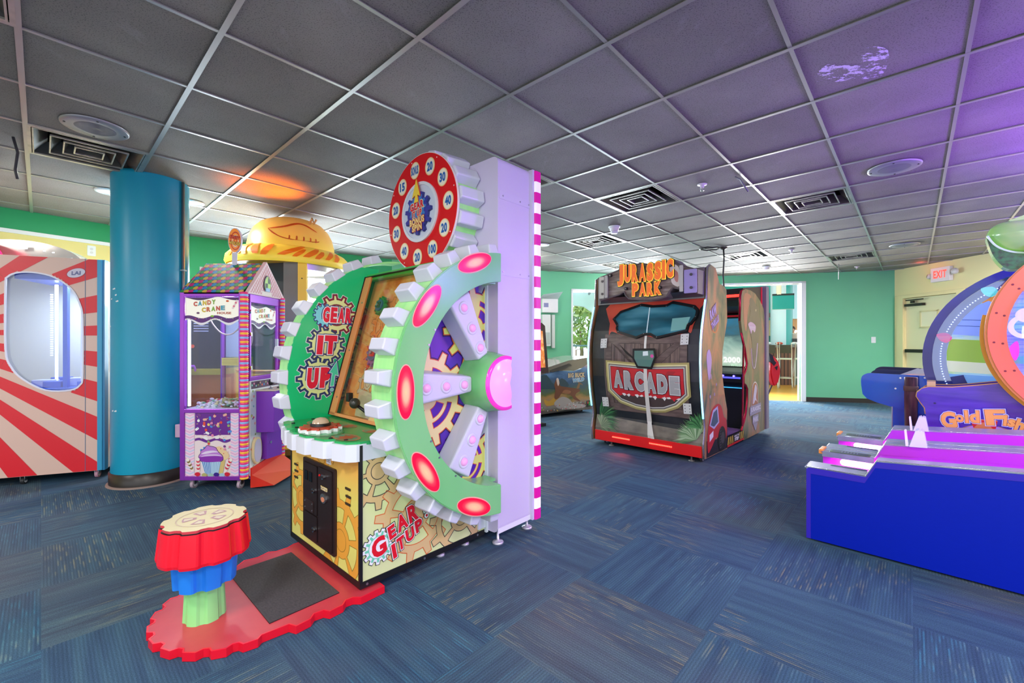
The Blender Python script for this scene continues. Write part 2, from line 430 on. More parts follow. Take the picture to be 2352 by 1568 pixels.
def wall_strip(p, q, z0, z1, t, mt, mb=None, t0=0.0, t1=None, out=0.0):
    p = Vector((*p, 0)); q = Vector((*q, 0)); d = (q-p); L = d.length; d.normalize(); n = Vector((d.y, -d.x, 0))  # n points into the room
    t1 = L if t1 is None else t1
    (mb or m).prism([(t0, z0), (t1, z0), (t1, z1), (t0, z1)], (p, d, Vector((0, 0, 1))), -t+out, out, mt)
def wall_paint(name, h, rough=.55):
    q = NB(name, rough, Specular_IOR_Level=.3)
    n = q.n('TexNoise', {2: 2.5, 3: 4.0}).outputs[0]; c = srgb(h)
    q.base(q.ramp(n, [(.3, tuple(x*.93 for x in c[:3])+(1,)), (.7, tuple(min(1, x*1.05) for x in c[:3])+(1,))]))
    n2 = q.n('TexNoise', {2: 160.0, 3: 2.0}).outputs[0]
    bp = q.n('Bump', {0: .12, 1: .002, 2: n2}); q.t.links.new(bp.outputs[0], q.b.inputs['Normal']); return q.m
GREEN = wall_paint('wall_green_paint', '#6fc299'); GREEN2 = wall_paint('wall_green_left', '#2fa067'); YELLOW = wall_paint('wall_yellow', '#e8dc8e'); TRIMW = mat('#eef4f6', .4); KICK = mat('#2c2824', .45)
CREAM = wall_paint('wall_cream', '#efe0a4')
TOP = CEIL+.02
def outline(z0=-.02, z1=TOP): pass
# left wall: yellow with white rail below a green band
for a, b in ((0, 1), (1, 2), (2, 3)):
    wall_strip(WL[a], WL[b], 0, 2.30, .15, YELLOW); wall_strip(WL[a], WL[b], 2.30, TOP, .15, GREEN2)
mw = MB()
for a, b in ((0, 1), (1, 2), (2, 3)): wall_strip(WL[a], WL[b], 2.295, 2.335, .02, TRIMW, mw, out=.012)
mw.build('trim_1', kind='structure')
wall_strip(WL[3], WL[4], 0, TOP, .15, GREEN2, t0=0, t1=None)
# segment with the wide windows behind the crane and the yellow machine
def wall_open(p, q, mt, holes, L=None):
    L = (Vector(q)-Vector(p)).length; x = 0
    for t0, t1, z0, z1 in holes:
        wall_strip(p, q, 0, TOP, .15, mt, t0=x, t1=t0)
        if z0 > 0: wall_strip(p, q, 0, z0, .15, mt, t0=t0, t1=t1)
        wall_strip(p, q, z1, TOP, .15, mt, t0=t0, t1=t1); x = t1
    wall_strip(p, q, 0, TOP, .15, mt, t0=x, t1=L)
wall_open(WL[4], WL[5], GREEN2, [(.10, 1.15, .75, 2.16), (1.35, 2.5, .75, 2.16)])
wall_open(WL[5], WL[6], GREEN, [])
wall_open(WL[6], WL[7], GREEN, [(.655, 1.40, .86, 2.22)])
wall_open(WL[7], WL[8], GREEN, [(.05, .95, .86, 2.22)])
m.build('wall_left', kind='structure')
m = MB()
wall_strip(WL[8], WL[9], 0, TOP, .15, GREEN)
wall_open(WL[9], WL[10], GREEN, [(.0, 1.435, 0, 2.345)])
m.build('wall_far', kind='structure')
m = MB()
DY = [(.20, 1.14, 0, 1.985)]
wall_open(WL[10], WL[11], CREAM, DY); wall_strip(WL[11], WL[12], 0, TOP, .15, CREAM)
m.build('wall_right', kind='structure')
# windows: white frames
def window(n, p, q, t0, t1, z0, z1, mull=()):
    k = MB()
    for a in ((t0, t1, z1-.035, z1), (t0, t1, z0, z0+.035), (t0, t0+.035, z0, z1), (t1-.035, t1, z0, z1)) + tuple((x-.02, x+.02, z0, z1) for x in mull):
        wall_strip(p, q, a[2], a[3], .16, TRIMW, k, t0=a[0], t1=a[1], out=.01)
    o = k.build('window_%d' % n, kind='structure')
    g = MB(); wall_strip(p, q, z0+.03, z1-.03, .006, glass('#f4fbff', .003, .03, .15), g, t0=t0+.03, t1=t1-.03, out=-.08); g.build('pane', o)
window(1, WL[4], WL[5], .10, 1.15, .75, 2.16); window(2, WL[4], WL[5], 1.35, 2.5, .75, 2.16, (1.95,))
window(3, WL[6], WL[7], .655, 1.40, .86, 2.22); window(4, WL[7], WL[8], .05, .95, .86, 2.22)
# door opening trim
k = MB()
wall_strip(WL[9], WL[10], 0, 2.385, .2, TRIMW, k, t0=1.435, t1=1.515, out=.03)
wall_strip(WL[9], WL[10], 2.345, 2.385, .2, TRIMW, k, t0=-.02, t1=1.515, out=.03)
k.build('trim_2', kind='structure')
k = MB(); wall_strip(WL[9], WL[10], 0, .085, .02, KICK, k, t0=1.53, out=.012); k.build('baseboard_far', kind='structure')
k = MB()
for a in range(0, 8): wall_strip(WL[a], WL[a+1], 0, .085, .02, KICK, k, out=.012)
k.build('baseboard_left', kind='structure')
# cream double door with frame
k = MB(); R = (WL[10], WL[11])
for a in ((.075, .20, 0, 2.04, .035), (.20, 1.14, 1.985, 2.04, .035), (1.14, 1.26, 0, 2.04, .035)): wall_strip(*R, a[2], a[3], .1, CREAM, k, t0=a[0], t1=a[1], out=a[4])
wall_strip(*R, 0, 1.985, .05, CREAM, k, t0=.0+.12, t1=.205, out=.01)
k.build('trim_3', kind='structure')
k = MB(); wall_strip(*R, .01, 1.98, .04, mat('#eee2b0', .5), k, t0=.205, t1=1.135, out=-.03)
d_ = k.build('door_1', kind='structure')
k = MB()
for a in ((.47, .80, 1.71, 1.735), (.47, .80, 1.43, 1.455), (.47, .495, 1.43, 1.735), (.775, .80, 1.43, 1.735)): wall_strip(*R, a[2], a[3], .02, mat('#e2d299', .5), k, t0=a[0], t1=a[1], out=-.015)
wall_strip(*R, 1.455, 1.71, .01, mat('#f2e7bd', .4), k, t0=.495, t1=.775, out=-.022); k.build('vision_panel', d_)
k = MB(); wall_strip(*R, .985, 1.045, .03, mat('#3a342c', .4, .6), k, t0=.235, t1=1.0, out=.03); wall_strip(*R, .995, 1.035, .04, STEEL, k, t0=.24, t1=.30, out=.0); k.build('push_bar', d_)
k = MB(); wall_strip(*R, 1.83, 1.875, .06, mat('#3c3730', .4, .6), k, t0=.23, t1=.57, out=.035); wall_strip(*R, 1.885, 1.925, .03, mat('#3c3730', .4, .6), k, t0=.36, t1=.42, out=.05)
wall_strip(*R, 1.93, 1.95, .02, mat('#3c3730', .4, .6), k, t0=.28, t1=.60, out=.06); k.build('door_closer', d_)
# wall end panel line above the door
k = MB(); wall_strip(*R, 2.035, 2.05, .02, mat('#dccf98', .5), k, t0=.02, t1=1.55, out=.006); k.build('trim_4', kind='structure')

# light switch plates and sockets
def on_wall(p, q, t, z, out=0.0):
    p = Vector((*p, 0)); q = Vector((*q, 0)); d = (q-p).normalized(); n = Vector((d.y, -d.x, 0)); return p+d*t+n*out+Vector((0, 0, z)), math.degrees(atan2(d.y, d.x))
def plate(name, label, cat, loc, rot, kind='switch', group=None):
    t = thing(name, label, cat, loc, rot, group); a = MB(); a.prism(rrect(-.036, .036, -.058, .058, .006, 3), front_plane(0), 0, .006, mat('#e6ecec', .4)); a.build('cover_plate', t)
    b = MB()
    if kind == 'switch': b.box(-.006, .006, -.014, -.006, -.012, .012, WHITE)
    else:
        for s_ in (-.02, .02): b.prism(circ(0, s_, .014, 12), front_plane(-.006), 0, .002, mat('#cfd2d0', .4))
    b.build('switch_toggle' if kind == 'switch' else 'socket', t); return t
l, r = on_wall(WL[9], WL[10], 2.675, 1.218); plate('light_switch', 'white light switch plate on the green wall left of the cream door', 'switch', l, r)
l, r = on_wall(WL[2], WL[3], .675, 2.215); plate('wall_socket', 'white power socket high on the yellow wall above the striped prize machine', 'socket', l, r, 'socket')
# ================================================================== GEAR GAME
def gear_print(m, f, cx, cy, r, n, ht, fill, line, clip, spokes=5, ph=0, lw=.004):
    """printed cog: outline, body, ring of windows"""
    g = gear(cx, cy, r*.80, r, n, ph); gi = grow(g, -lw)
    win = []
    for k in range(spokes):
        a = ph+360/spokes*k; w = 360/spokes-13
        win.append(sector(cx, cy, r*.34, r*.64, a+6, a+6+w, 8))
    m.decal([g, gi], f, ht, line, clip)
    m.decal([gi]+win, f, ht, fill, clip)
    for w in win: m.decal([w, grow(w, -lw)], f, ht+.0004, line, clip)
    m.decal([circ(cx, cy, r*.22, 24), circ(cx, cy, r*.22-lw, 24)], f, ht+.0004, line, clip)
def gear_logo(m, f, cx, cy, w, rot, ht):
    """GEAR IT UP! emblem on the side"""
    c, s = cos(radians(rot)), sin(radians(rot)); T = lambda x, y: (cx+(x*c-y*s)*w, cy+(x*s+y*c)*w)
    red, white, dk, teal, grn = mat('#e0142c', .35), mat('#f2f2f4', .4), mat('#2b3a33', .5), mat('#74d0ae', .4), mat('#2fbd7a', .4)
    gx_ = [T(x, y) for x, y in gear(-.30, -.02, .165, .205, 13)]
    m.decal(grow(gx_, .016*w), f, ht, dk); m.decal(grow(gx_, .008*w), f, ht+.0008, white); m.decal([T(x, y) for x, y in gear(-.30, -.02, .14, .185, 13)], f, ht+.0016, teal)
    m.decal([T(x, y) for x, y in circ(-.30, -.02, .13, 30)], f, ht+.002, white)
    for body, x, y, ww, hh, r2 in (('G', -.30, -.02, .20, .24, 0), ('E', -.09, .05, .105, .17, 2), ('A', .07, .08, .16, .21, 2), ('R', .25, .10, .15, .23, 0), ('I', -.135, -.20, .055, .19, 0), ('T', -.02, -.165, .115, .17, 0), ('U', .13, -.14, .13, .17, 0), ('P', .28, -.11, .115, .17, 0)):
        X, Y = T(x, y)
        if body != 'G':
            m.text(body, f, X, Y, ww*w+.015, hh*w+.015, ht+.0012, dk, .11, rot+r2, .1); m.text(body, f, X, Y, ww*w+.008, hh*w+.008, ht+.002, white, .075, rot+r2, .1)
        m.text(body, f, X, Y, ww*w, hh*w, ht+.003, red, .05, rot+r2, .1)
    ar = [T(x, y) for x, y in ((.405, .0), (.455, .0), (.475, .17), (.51, .15), (.45, .27), (.375, .17), (.41, .17))]
    m.decal(grow(ar, .018*w), f, ht+.001, dk); m.decal(grow(ar, .009*w), f, ht+.0018, white); m.decal(ar, f, ht+.0026, grn)
    m.decal([T(x, y) for x, y in circ(.43, -.055, .045, 16)], f, ht+.0012, dk); m.decal([T(x, y) for x, y in circ(.43, -.055, .036, 16)], f, ht+.0019, white); m.decal([T(x, y) for x, y in circ(.43, -.055, .018, 14)], f, ht+.0026, red)

GM = thing('wheel_arcade_game', 'tall wheel game with red number wheel, green half-cog sides and a white tower', 'arcade game', (-.69, 1.98, 0), -42.7)
SIDE = mat('#dbe5a6', .35); TAN = mat('#dcbc86', .4); TAN2 = mat('#e2ab5e', .4); LN = mat('#4a4640', .5); LNO = mat('#d8652e', .5)
FR = NB('game_front', .38); z_ = FR.n('SeparateXYZ', {0: FR.n('TexCoord').outputs['Object']}).outputs[2]
FR.base(FR.ramp(z_, [(.05, '#e6e27e'), (.42, '#e2d86c'), (.62, '#f0a548'), (.72, '#ee8a44')])); FR = FR.m
W_ = .80
# cabinet: side profile (y, z) extruded across
m = MB()
prof = [(0, .055), (.775, .055), (.775, 1.575), (.54, 1.575), (.285, .712), (0, .70)]
m.prism(prof, right_plane(0), -W_, 0, SIDE, side=mat('#e7d9a0', .4))
m.decal([(-W_+.001, .056), (-.001, .056), (-.001, .70), (-W_+.001, .70)], front_plane(0), .001, FR)
cl = rectclip(-W_+.012, -.012, .075, .69); f0 = front_plane(0)
for a in ((-.66, .30, .20, 11, 5), (-.19, .21, .25, 12, 6), (-.40, .64, .15, 10, 5)): gear_print(m, f0, a[0], a[1], a[2], a[3], .0016, mat('#eda83f', .4), mat('#9c7a2a', .5), cl, a[4], 10, .003)
cs = rectclip(.012, .765, .075, .69); r0 = right_plane(0)
gear_print(m, r0, .09, .565, .185, 11, .0012, TAN, LN, cs, 6, 8); gear_print(m, r0, .30, .30, .235, 12, .0012, TAN, LNO, cs, 5, 20); gear_print(m, r0, .60, .20, .22, 11, .0012, TAN, LN, cs, 4, 40)
m.build('cabinet', GM)
m = MB()
for a in ((-W_, 0, -.004, 0, .045, .075), (0, .004, -.004, .775, .045, .075), (-.010, .005, -.006, .008, .05, .70), (-W_-.004, -W_+.006, -.006, .01, .05, .70)): m.box(*a, BLACK)
for y in (.03, .35, .72): m.prism(circ(y, .06, .006, 8), right_plane(.004), 0, .002, STEEL)
m.build('edge_trim', GM)
m = MB(); gear_logo(m, r0, .198, .250, .385, 17, .003); m.build('side_logo', GM)
# coin door
DK = mat('#3b2a2a', .4, .3); DK2 = mat('#2b1e20', .45, .3)
m = MB(); m.prism(rrect(-.61, -.23, .115, .545, .012), f0, .001, .012, DK); cdp = m.build('coin_door', GM)
m = MB(); m.prism(rrect(-.588, -.418, .27, .525, .006), f0, .012, .02, DK2); m.prism(rrect(-.588, -.418, .13, .262, .006), f0, .012, .02, DK2); m.prism(rrect(-.405, -.25, .13, .53, .006), f0, .012, .019, DK2); m.build('door_leaf', cdp)
m = MB()
for x in (-.545, -.49): m.prism([(x-.018, .435), (x+.018, .435), (x+.018, .485), (x-.018, .485)], f0, .02, .023, mat('#050506', .2))
m.build('coin_slot', cdp)
m = MB(); m.prism(rrect(-.565, -.455, .275, .335, .006), f0, .02, .024, DK); [m.prism(circ(x, z, .004, 8), f0, .024, .027, STEEL) for x in (-.555, -.465) for z in (.288, .322)]; m.build('coin_return', cdp)
for x, z in ((-.44, .40), (-.435, .20), (-.325, .495)):
    m = MB(); m.prism(circ(x, z, .013, 16), f0, .02, .034, CHROME); m.prism(circ(x, z, .006, 10), f0, .034, .038, DK2); m.build('lock', cdp)
m = MB(); m.text('TICKETS', f0, -.33, .432, .075, .018, .021, mat('#f2ecd0'), .03, outline=mat('#d7b64c'), ow=.07); m.prism(circ(-.33, .385, .03, 18, .024), f0, .019, .028, STEEL); m.prism(circ(-.33, .38, .018, 14, .012), f0, .028, .030, mat('#d98a6a')); m.build('ticket_slot', cdp)
m = MB(); m.prism(circ(-.383, .49, .005, 10), f0, .019, .024, mat('#c01818', emit=.5)); m.build('button', cdp)
m = MB()
for x0 in (-.735, -.12):
    for k, dx in ((0, 0), (1, .004), (2, 0)): m = MB(); m.prism(rrect(x0-.022+dx, x0+.03+dx, .47-k*.036, .482-k*.036, .004), f0, .001, .004, mat('#3b2f1c')); m.build('vent_slot', GM)
m = MB(); m.prism([(-.345, .555), (-.295, .555), (-.295, .64), (-.345, .64)], f0, .001, .003, mat('#dfe3ee')); m.decal([(-.34, .60), (-.30, .60), (-.30, .636), (-.34, .636)], f0, .0034, mat('#2a3070'))
for k in range(4): m.decal([(-.338, .566+.008*k), (-.304, .566+.008*k), (-.304, .569+.008*k), (-.338, .569+.008*k)], f0, .0034, mat('#5a6080'))
m.build('sticker', GM)
# deck with scalloped translucent skirt
pts = []
N_ = 6
for i in range(91):
    t = i/90; pts.append((-W_-.03+t*(W_+.032), -.02-.085*sin(pi*t)-.030*min(1, 1.7*abs(sin(pi*6*t)))))
N_ = -1
for i in range(N_+1):
    t = i/N_; x = -W_-.03+t*(W_+.05); y = -.02-.085*sin(pi*t)
    if i: pts.append((x-.04, y+.004))
    pts.append((x, y-.030)) if i not in (0, N_) else pts.append((x, y))
    if i < N_: pts.append((x+.045, y-.024)); pts.append((x+.06, y+.002))
pts = [(x, y) for x, y in pts]
outl = [(-W_-.035, .16)]+pts+[(.02, .04), (.004, .16)]
m = MB(); m.prism([(min(.004, x), y) for x, y in outl], top_plane(0), .628, .706, mat('#dfe2f0', .35)); m.build('skirt', GM)
deck = grow([(x, y) for x, y in outl], -.012)
ART = NB('deck_art', .3); nn = ART.n('TexNoise', {0: ART.n('TexCoord').outputs['Object'], 2: 9.0, 3: 3.0}).outputs[0]
ART.base(ART.ramp(nn, [(.35, '#1f9a56'), (.5, '#35a860'), (.56, '#8a9a52'), (.64, '#b5784e')])); ART = ART.m
m = MB(); m.prism([(x, y) for x, y in deck], top_plane(0), .70, .716, mat('#2aa35c', .25), capm=mat('#2aa35c', .25)); 
m.prism([(-W_, .0), (0, .0), (0, .24), (-W_, .24)], top_plane(0), .70, .7165, mat('#2aa35c', .25))
for cx_, cy_, r_ in ((-.60, .07, .10), (-.14, .0, .10), (-.40, .14, .07), (-.18, .15, .06)):
    tp = top_plane(0)
    m.decal(circ(cx_, cy_, r_, 24, r_*.55), tp, .7175, mat('#a8835a', .35)); m.decal(circ(cx_, cy_, r_*.8, 24, r_*.42), tp, .718, mat('#4f9a78', .35)); m.decal(gear(cx_+.01, cy_, r_*.35, r_*.5, 9), tp, .7185, mat('#b05a3c', .35))
m.decal([circ(-.38, -.02, .17, 32, .10), circ(-.38, -.02, .15, 32, .085)], top_plane(0), .7185, mat('#1b8a4a', .3))
m.build('control_deck', GM)
m = MB(); g_ = gear(-.395, -.01, .085, .105, 12); m.prism(g_, top_plane(0), .716, .732, WHITE); m.prism(grow(g_, -.005), top_plane(0), .732, .742, mat('#b5452e', .35)); m.build('button_base', GM)
m = MB(); m.lathe([(.05, 0), (.05, .010), (.044, .014)], fr((-.395, -.01, .742), (1, 0, 0), (0, 1, 0)), BLACK, 24); m.lathe([(.042, .012), (.036, .028), (.022, .038), (0.001, .042)], fr((-.395, -.01, .742), (1, 0, 0), (0, 1, 0)), mat('#b9a28a', .12, emit=.15), 24); m.build('start_button', GM)
m = MB()
for x, y in ((-.70, -.03), (-.56, -.065), (-.17, -.06), (-.08, -.03), (-.75, .1)): m = MB(); m.prism(circ(x, y, .009, 10), top_plane(0), .716, .721, BLACK); m.build('deck_bolt', GM)
# playfield recess: sloping art board, frame, glass
d_ = Vector((0, .245, .865)).normalized(); o_ = Vector((-W_, .285, .712)); PF = (o_, Vector((1, 0, 0)), d_)   # normal faces the player and up
L_ = sqrt(.245**2+.865**2)
ORA = NB('playfield_art', .35); cc = ORA.n('TexCoord').outputs['Object']; n_ = ORA.n('TexNoise', {0: cc, 2: 6.0, 3: 4.0}).outputs[0]
ORA.base(ORA.ramp(n_, [(.3, '#c9723a'), (.45, '#e0a565'), (.55, '#e4c98c'), (.68, '#e6a06a')])); ORA = ORA.m
m = MB(); m.prism([(.01, 0), (W_-.01, 0), (W_-.01, L_), (.01, L_)], PF, .0, .004, ORA)
cp = rectclip(.05, W_-.02, .01, L_-.03)
for a in ((.28, .60, .17, 11, '#e6a25c'), (.5, .34, .16, 10, '#e3cf90'), (.62, .72, .15, 10, '#e08a52'), (.25, .22, .12, 9, '#bccfcf')): gear_print(m, PF, a[0], a[1], a[2], a[3], .005, mat(a[4], .4), mat('#7a5a3a', .5), cp, 5, 12, .003)
m.build('playfield', GM)
for cx_, cy_, r_, c1, c2, c3, nt_ in ((.23, .70, .062, '#2f8a52', '#3a5fa8', '#35383c', 12), (.30, .40, .085, '#7a62b8', '#2a6fb0', '#c04848', 12), (.60, .56, .075, '#3f9a6a', '#4a6ab8', '#44403c', 12)):
    m = MB(); m.prism(gear(cx_, cy_, r_*.8, r_, nt_), PF, .03, .045, mat(c1, .4)); m.prism(circ(cx_, cy_, r_*.6, 20), PF, .045, .055, mat(c2, .4)); m.prism([(cx_-r_*.33, cy_-r_*.3), (cx_+r_*.33, cy_-r_*.3), (cx_+r_*.33, cy_+r_*.3), (cx_-r_*.33, cy_+r_*.3)], PF, .055, .06, mat(c3, .4)); m.prism(circ(cx_, cy_, r_*.15, 12), PF, .06, .07, STEEL)
    m.prism(circ(cx_, cy_, .01, 8), PF, .004, .03, STEEL)
    if c3 == '#c04848':
        for k in range(9):
            a = radians(k*40+200); m.prism([(cx_+cos(a-.12)*r_*1.05, cy_+sin(a-.12)*r_*1.05), (cx_+cos(a+.12)*r_*1.05, cy_+sin(a+.12)*r_*1.05), (cx_+cos(a)*r_*1.55, cy_+sin(a)*r_*1.55)], PF, .03, .036, mat('#c84a4a', .4))
    m.build('spinning_cog', GM)
m = MB(); m.prism([(.22, .02), (.42, .02), (.36, .16), (.20, .18)], PF, .01, .02, mat('#bccbd0', .4)); m.prism([(.44, .0), (.62, .0), (.62, .06), (.52, .15)], PF, .01, .06, mat('#e8dfb8', .4)); m.box(-.545, -.515, .20, .23, .83, .88, BLACK, .004)
m.sphere((-.44, .20, .83), .03, mat('#30302c', .3)); m.tube([(-.44, .21, .82), (-.36, .22, .79)], .009, BLACK); m.build('ball_launcher', GM)
OR = mat('#e0935a', .4)
m = MB(); m.prism([(0, 0), (.075, 0), (.075, L_), (0, L_)], PF, .06, .072, OR); m.prism([(0, -.004), (.006, -.004), (.006, L_), (0, L_)], PF, .0, .078, BLACK); m.prism([(W_-.05, 0), (W_, 0), (W_, L_), (W_-.05, L_)], PF, .06, .072, OR)
m.prism([(0, L_-.004), (W_, L_-.004), (W_, L_), (0, L_)], PF, .0, .078, BLACK); m.prism([(0, -.003), (W_, -.003), (W_, .014), (0, .014)], PF, .0, .072, OR)
for k in (.12, .45, .8): m.prism(circ(.05, k*L_, .006, 8), PF, .072, .075, STEEL)
m.build('playfield_frame', GM)
m = MB(); m.prism([(.075, .014), (W_-.05, .014), (W_-.05, L_), (.075, L_)], PF, .064, .068, glass('#fdf6e8', .03)); m.build('playfield_glass', GM)
lmp = bpy.data.lights.new('playfield_fill', 'POINT'); lo = bpy.data.objects.new('playfield_fill', lmp); COL.objects.link(lo); lmp.energy = 1.6; lmp.shadow_soft_size = .03; lmp.color = (1, .95, .85); lo.parent = GM; lo.location = (-.10, .40, 1.28)  # fill light added behind the teeth to brighten the board, no real fixture
m = MB(); m.box(-W_, .02, .47, .79, 1.575, 1.612, mat('#3fb24e', .35)); m.box(-W_, 0, .55, .78, 1.54, 1.58, mat('#3fb24e', .35)); m.build('top_cap', GM)
# left half cog
GREENP = mat('#10c17a', .3); LG = NB('cog_green', .3, Emission_Strength=.12, Emission_Color=srgb('#a5e88a')); LG.base(LG.ramp(LG.n('TexNoise', {2: 3.0}).outputs[0], [(.3, '#8fd98a'), (.7, '#b2e69a')])); LG = LG.m
TOOTH = mat('#d6d7ea', .3)
def half(cx, cz, r, y1, n=48):
    return [(y, z) for y, z in circ(cx, cz, r, n, None, 60, 300) if y <= y1] + []
def cut_ring(cy, cz, ro, ri, yc, n=60):
    ao = math.degrees(math.acos((yc-cy)/ro)); ai = math.degrees(math.acos((yc-cy)/ri))
    return circ(cy, cz, ro, n, None, ao, 360-ao)+circ(cy, cz, ri, n, None, 360-ai, ai)
def cut_disc(cy, cz, ro, yc, n=60):
    ao = math.degrees(math.acos((yc-cy)/ro)); return circ(cy, cz, ro, n, None, ao, 360-ao)
LC, LZ, LR = .76, .95, .785
def zcut(poly, z0): return clip_poly(poly, 0, -1, -z0)
m = MB(); pl = zcut(cut_disc(LC, LZ, LR, .77), .66)
lim = clip_poly(clip_poly(pl, .865, -.25, .865*.285-.25*.712), 0, 1, 1.66)   # in front of the sloping board
m.prism(lim, right_plane(-W_), -.01, .002, GREENP); m.build('left_panel', GM)
def emblem(m, f, cx, cy, r, word, w, h, bold, ph, ring, n=12, blue=False):
    g = gear(cx, cy, r*.8, r, n, ph); m.decal(grow(g, .010), f, .003, mat('#d8dde0', .4)); m.decal(grow(g, .006), f, .0036, ring); m.decal(grow(g, -.006), f, .0042, mat('#dfe6a0', .4))
    m.decal([circ(cx, cy, r*.55, 24), circ(cx, cy, r*.47, 24)], f, .0046, ring)
    if blue: g2 = gear(cx-.075, cy-.005, .055, .068, 14); m.decal(grow(g2, .005), f, .0048, mat('#1f2f86', .4)); m.decal(g2, f, .0052, mat('#7fd6e6', .4))
    chars = list(word); cw = [(.45 if c == 'I' else 1.0) for c in chars]; tot = sum(cw); x = cx-w/2
    for c_, k_ in zip(chars, cw):
        ww = w*k_/tot; X = x+ww/2; x += ww
        for e_, h_, mm in ((.020, .006, mat('#232f7a', .4)), (.011, .007, mat('#e8ecf4', .4)), (0, .008, mat('#e5163c', .35))):
            m.text(c_, f, X+.005, cy, ww*.86+e_, h+e_, h_, mm, bold+e_*4, -2, .05)
m = MB(); rp_ = right_plane(-W_)
emblem(m, rp_, .265, 1.34, .125, 'GEAR', .19, .095, .06, 5, mat('#7a1f38', .4), 12, True)
emblem(m, rp_, .200, 1.155, .115, 'IT', .13, .115, .09, 15, mat('#2c3b66', .4))
emblem(m, rp_, .150, .955, .125, 'UP', .155, .125, .09, 0, mat('#22386a', .4))
ar = [(.222, .90), (.243, .90), (.252, .97), (.272, .962), (.262, 1.05), (.218, .985), (.235, .98)]
m.decal(grow(ar, .010), rp_, .0085, mat('#2a2f86')); m.decal(grow(ar, .003), rp_, .009, mat('#e8ecf4')); m.decal(ar, rp_, .0095, mat('#48cfae')); m.decal(circ(.232, .878, .016, 16), rp_, .0085, mat('#2a2f86')); m.decal(circ(.232, .878, .012, 16), rp_, .009, mat('#9fe0e0')); m.decal([circ(.232, .878, .007, 14), circ(.232, .878, .004, 12)], rp_, .0095, mat('#3a8f9a'))
m.build('left_logo', GM)
def cog_band(cy, cz, r, x0, x1, y1, name, zlo):
    P = [p for p in circ(cy, cz, r, 90, None, 0, 360) if p[0] <= y1 and p[1] >= zlo]
    P.sort(key=lambda p: -math.atan2(p[1]-cz, cy-p[0])); m = MB()
    for a, b in zip(P, P[1:]):
        V = []
        for (y, z) in (a, b):
            for rr in (0, -.012): 
                d = Vector((y-cy, z-cz)).normalized(); V += [(x0, y+d.x*rr, z+d.y*rr), (x1, y+d.x*rr, z+d.y*rr)]
        m.add(V, [(0, 1, 5, 4), (2, 6, 7, 3), (0, 4, 6, 2), (1, 3, 7, 5)], LG)
    return m.build(name, GM)
def tooth(cy, cz, r0, r1, ang, x0, x1, w):
    a = radians(ang); d = Vector((0, cos(a), sin(a))); t = Vector((0, -sin(a), cos(a))); X = Vector((1, 0, 0)); c = Vector((0, cy, cz)); m = MB()
    V = []
    for r, ww, i in ((r0, w*.5, 0), (r1, w*.34, .012)):
        for sx_ in (0, 1):
            for st in (-1, 1): V.append(c+d*r+t*st*ww+X*((x0+i) if sx_ == 0 else (x1-i)))
    bm = bmesh.new(); vs = [bm.verts.new(v) for v in V]
    for f in ((0, 1, 3, 2), (4, 6, 7, 5), (0, 2, 6, 4), (1, 5, 7, 3), (0, 4, 5, 1), (2, 3, 7, 6)): bm.faces.new([vs[i] for i in f])
    bmesh.ops.recalc_face_normals(bm, faces=bm.faces); bmesh.ops.bevel(bm, geom=bm.edges[:], offset=.006, segments=2, affect='EDGES', profile=.5)
    return m.bm(bm, TOOTH)
cog_band(LC, LZ, LR, -W_-.13, -W_-.0, .77, 'left_cog_band', .60)
for k in range(13):
    ang = 106+k*10.4
    if LZ+LR*sin(radians(ang)) < .62: continue
    tooth(LC, LZ, LR-.005, LR+.05, ang, -W_-.135, -W_+.005, .088).build('left_cog_tooth', GM)
# right half cog
RC, RZ = .752, .948; RO, RI = .708, .553; XO = .185
cog_band(RC, RZ, RO-.01, .0, XO, .775, 'right_cog_band', 0)
for k in range(16):
    ang = 95+k*11.4; tooth(RC, RZ, RO-.012, RO+.055, ang, .03, XO-.012, .080).build('right_cog_tooth', GM)
RG = NB('ring_green', .25); RG.base(RG.ramp(RG.n('TexNoise', {2: 2.0}).outputs[0], [(.3, '#74c77c'), (.7, '#8ad08c')])); RG = RG.m
m = MB(); rg = cut_ring(RC, RZ, RO, RI, .71); m.prism(rg, right_plane(XO), 0, .014, RG); m.prism(cut_ring(RC, RZ, RI+.014, RI, .77), right_plane(0), 0, .1, RG); m.prism(cut_ring(RC, RZ, RI+.014, RI, .712), right_plane(0), .1, XO, RG)
m.prism(cut_ring(RC, RZ, RO-.004, RI+.004, .71), right_plane(XO+.014), 0, .003, RG)
for a in (150, 158, 205, 215, 230): m.prism(circ(RC+(RI+.01)*cos(radians(a)), RZ+(RI+.01)*sin(radians(a)), .005, 8), right_plane(XO+.017), 0, .003, STEEL)
m.prism([(.70, RZ+RI+.002), (.712, RZ+RI+.002), (.712, RZ+RO-.004), (.70, RZ+RO-.004)], right_plane(0), 0, XO+.015, RG); m.prism([(.70, RZ-RO+.004), (.712, RZ-RO+.004), (.712, RZ-RI-.002), (.70, RZ-RI-.002)], right_plane(0), 0, XO+.015, RG)
m.build('ring_plate', GM)
OV = NB('oval_print', .25); gen = OV.n('TexCoord').outputs['UV']
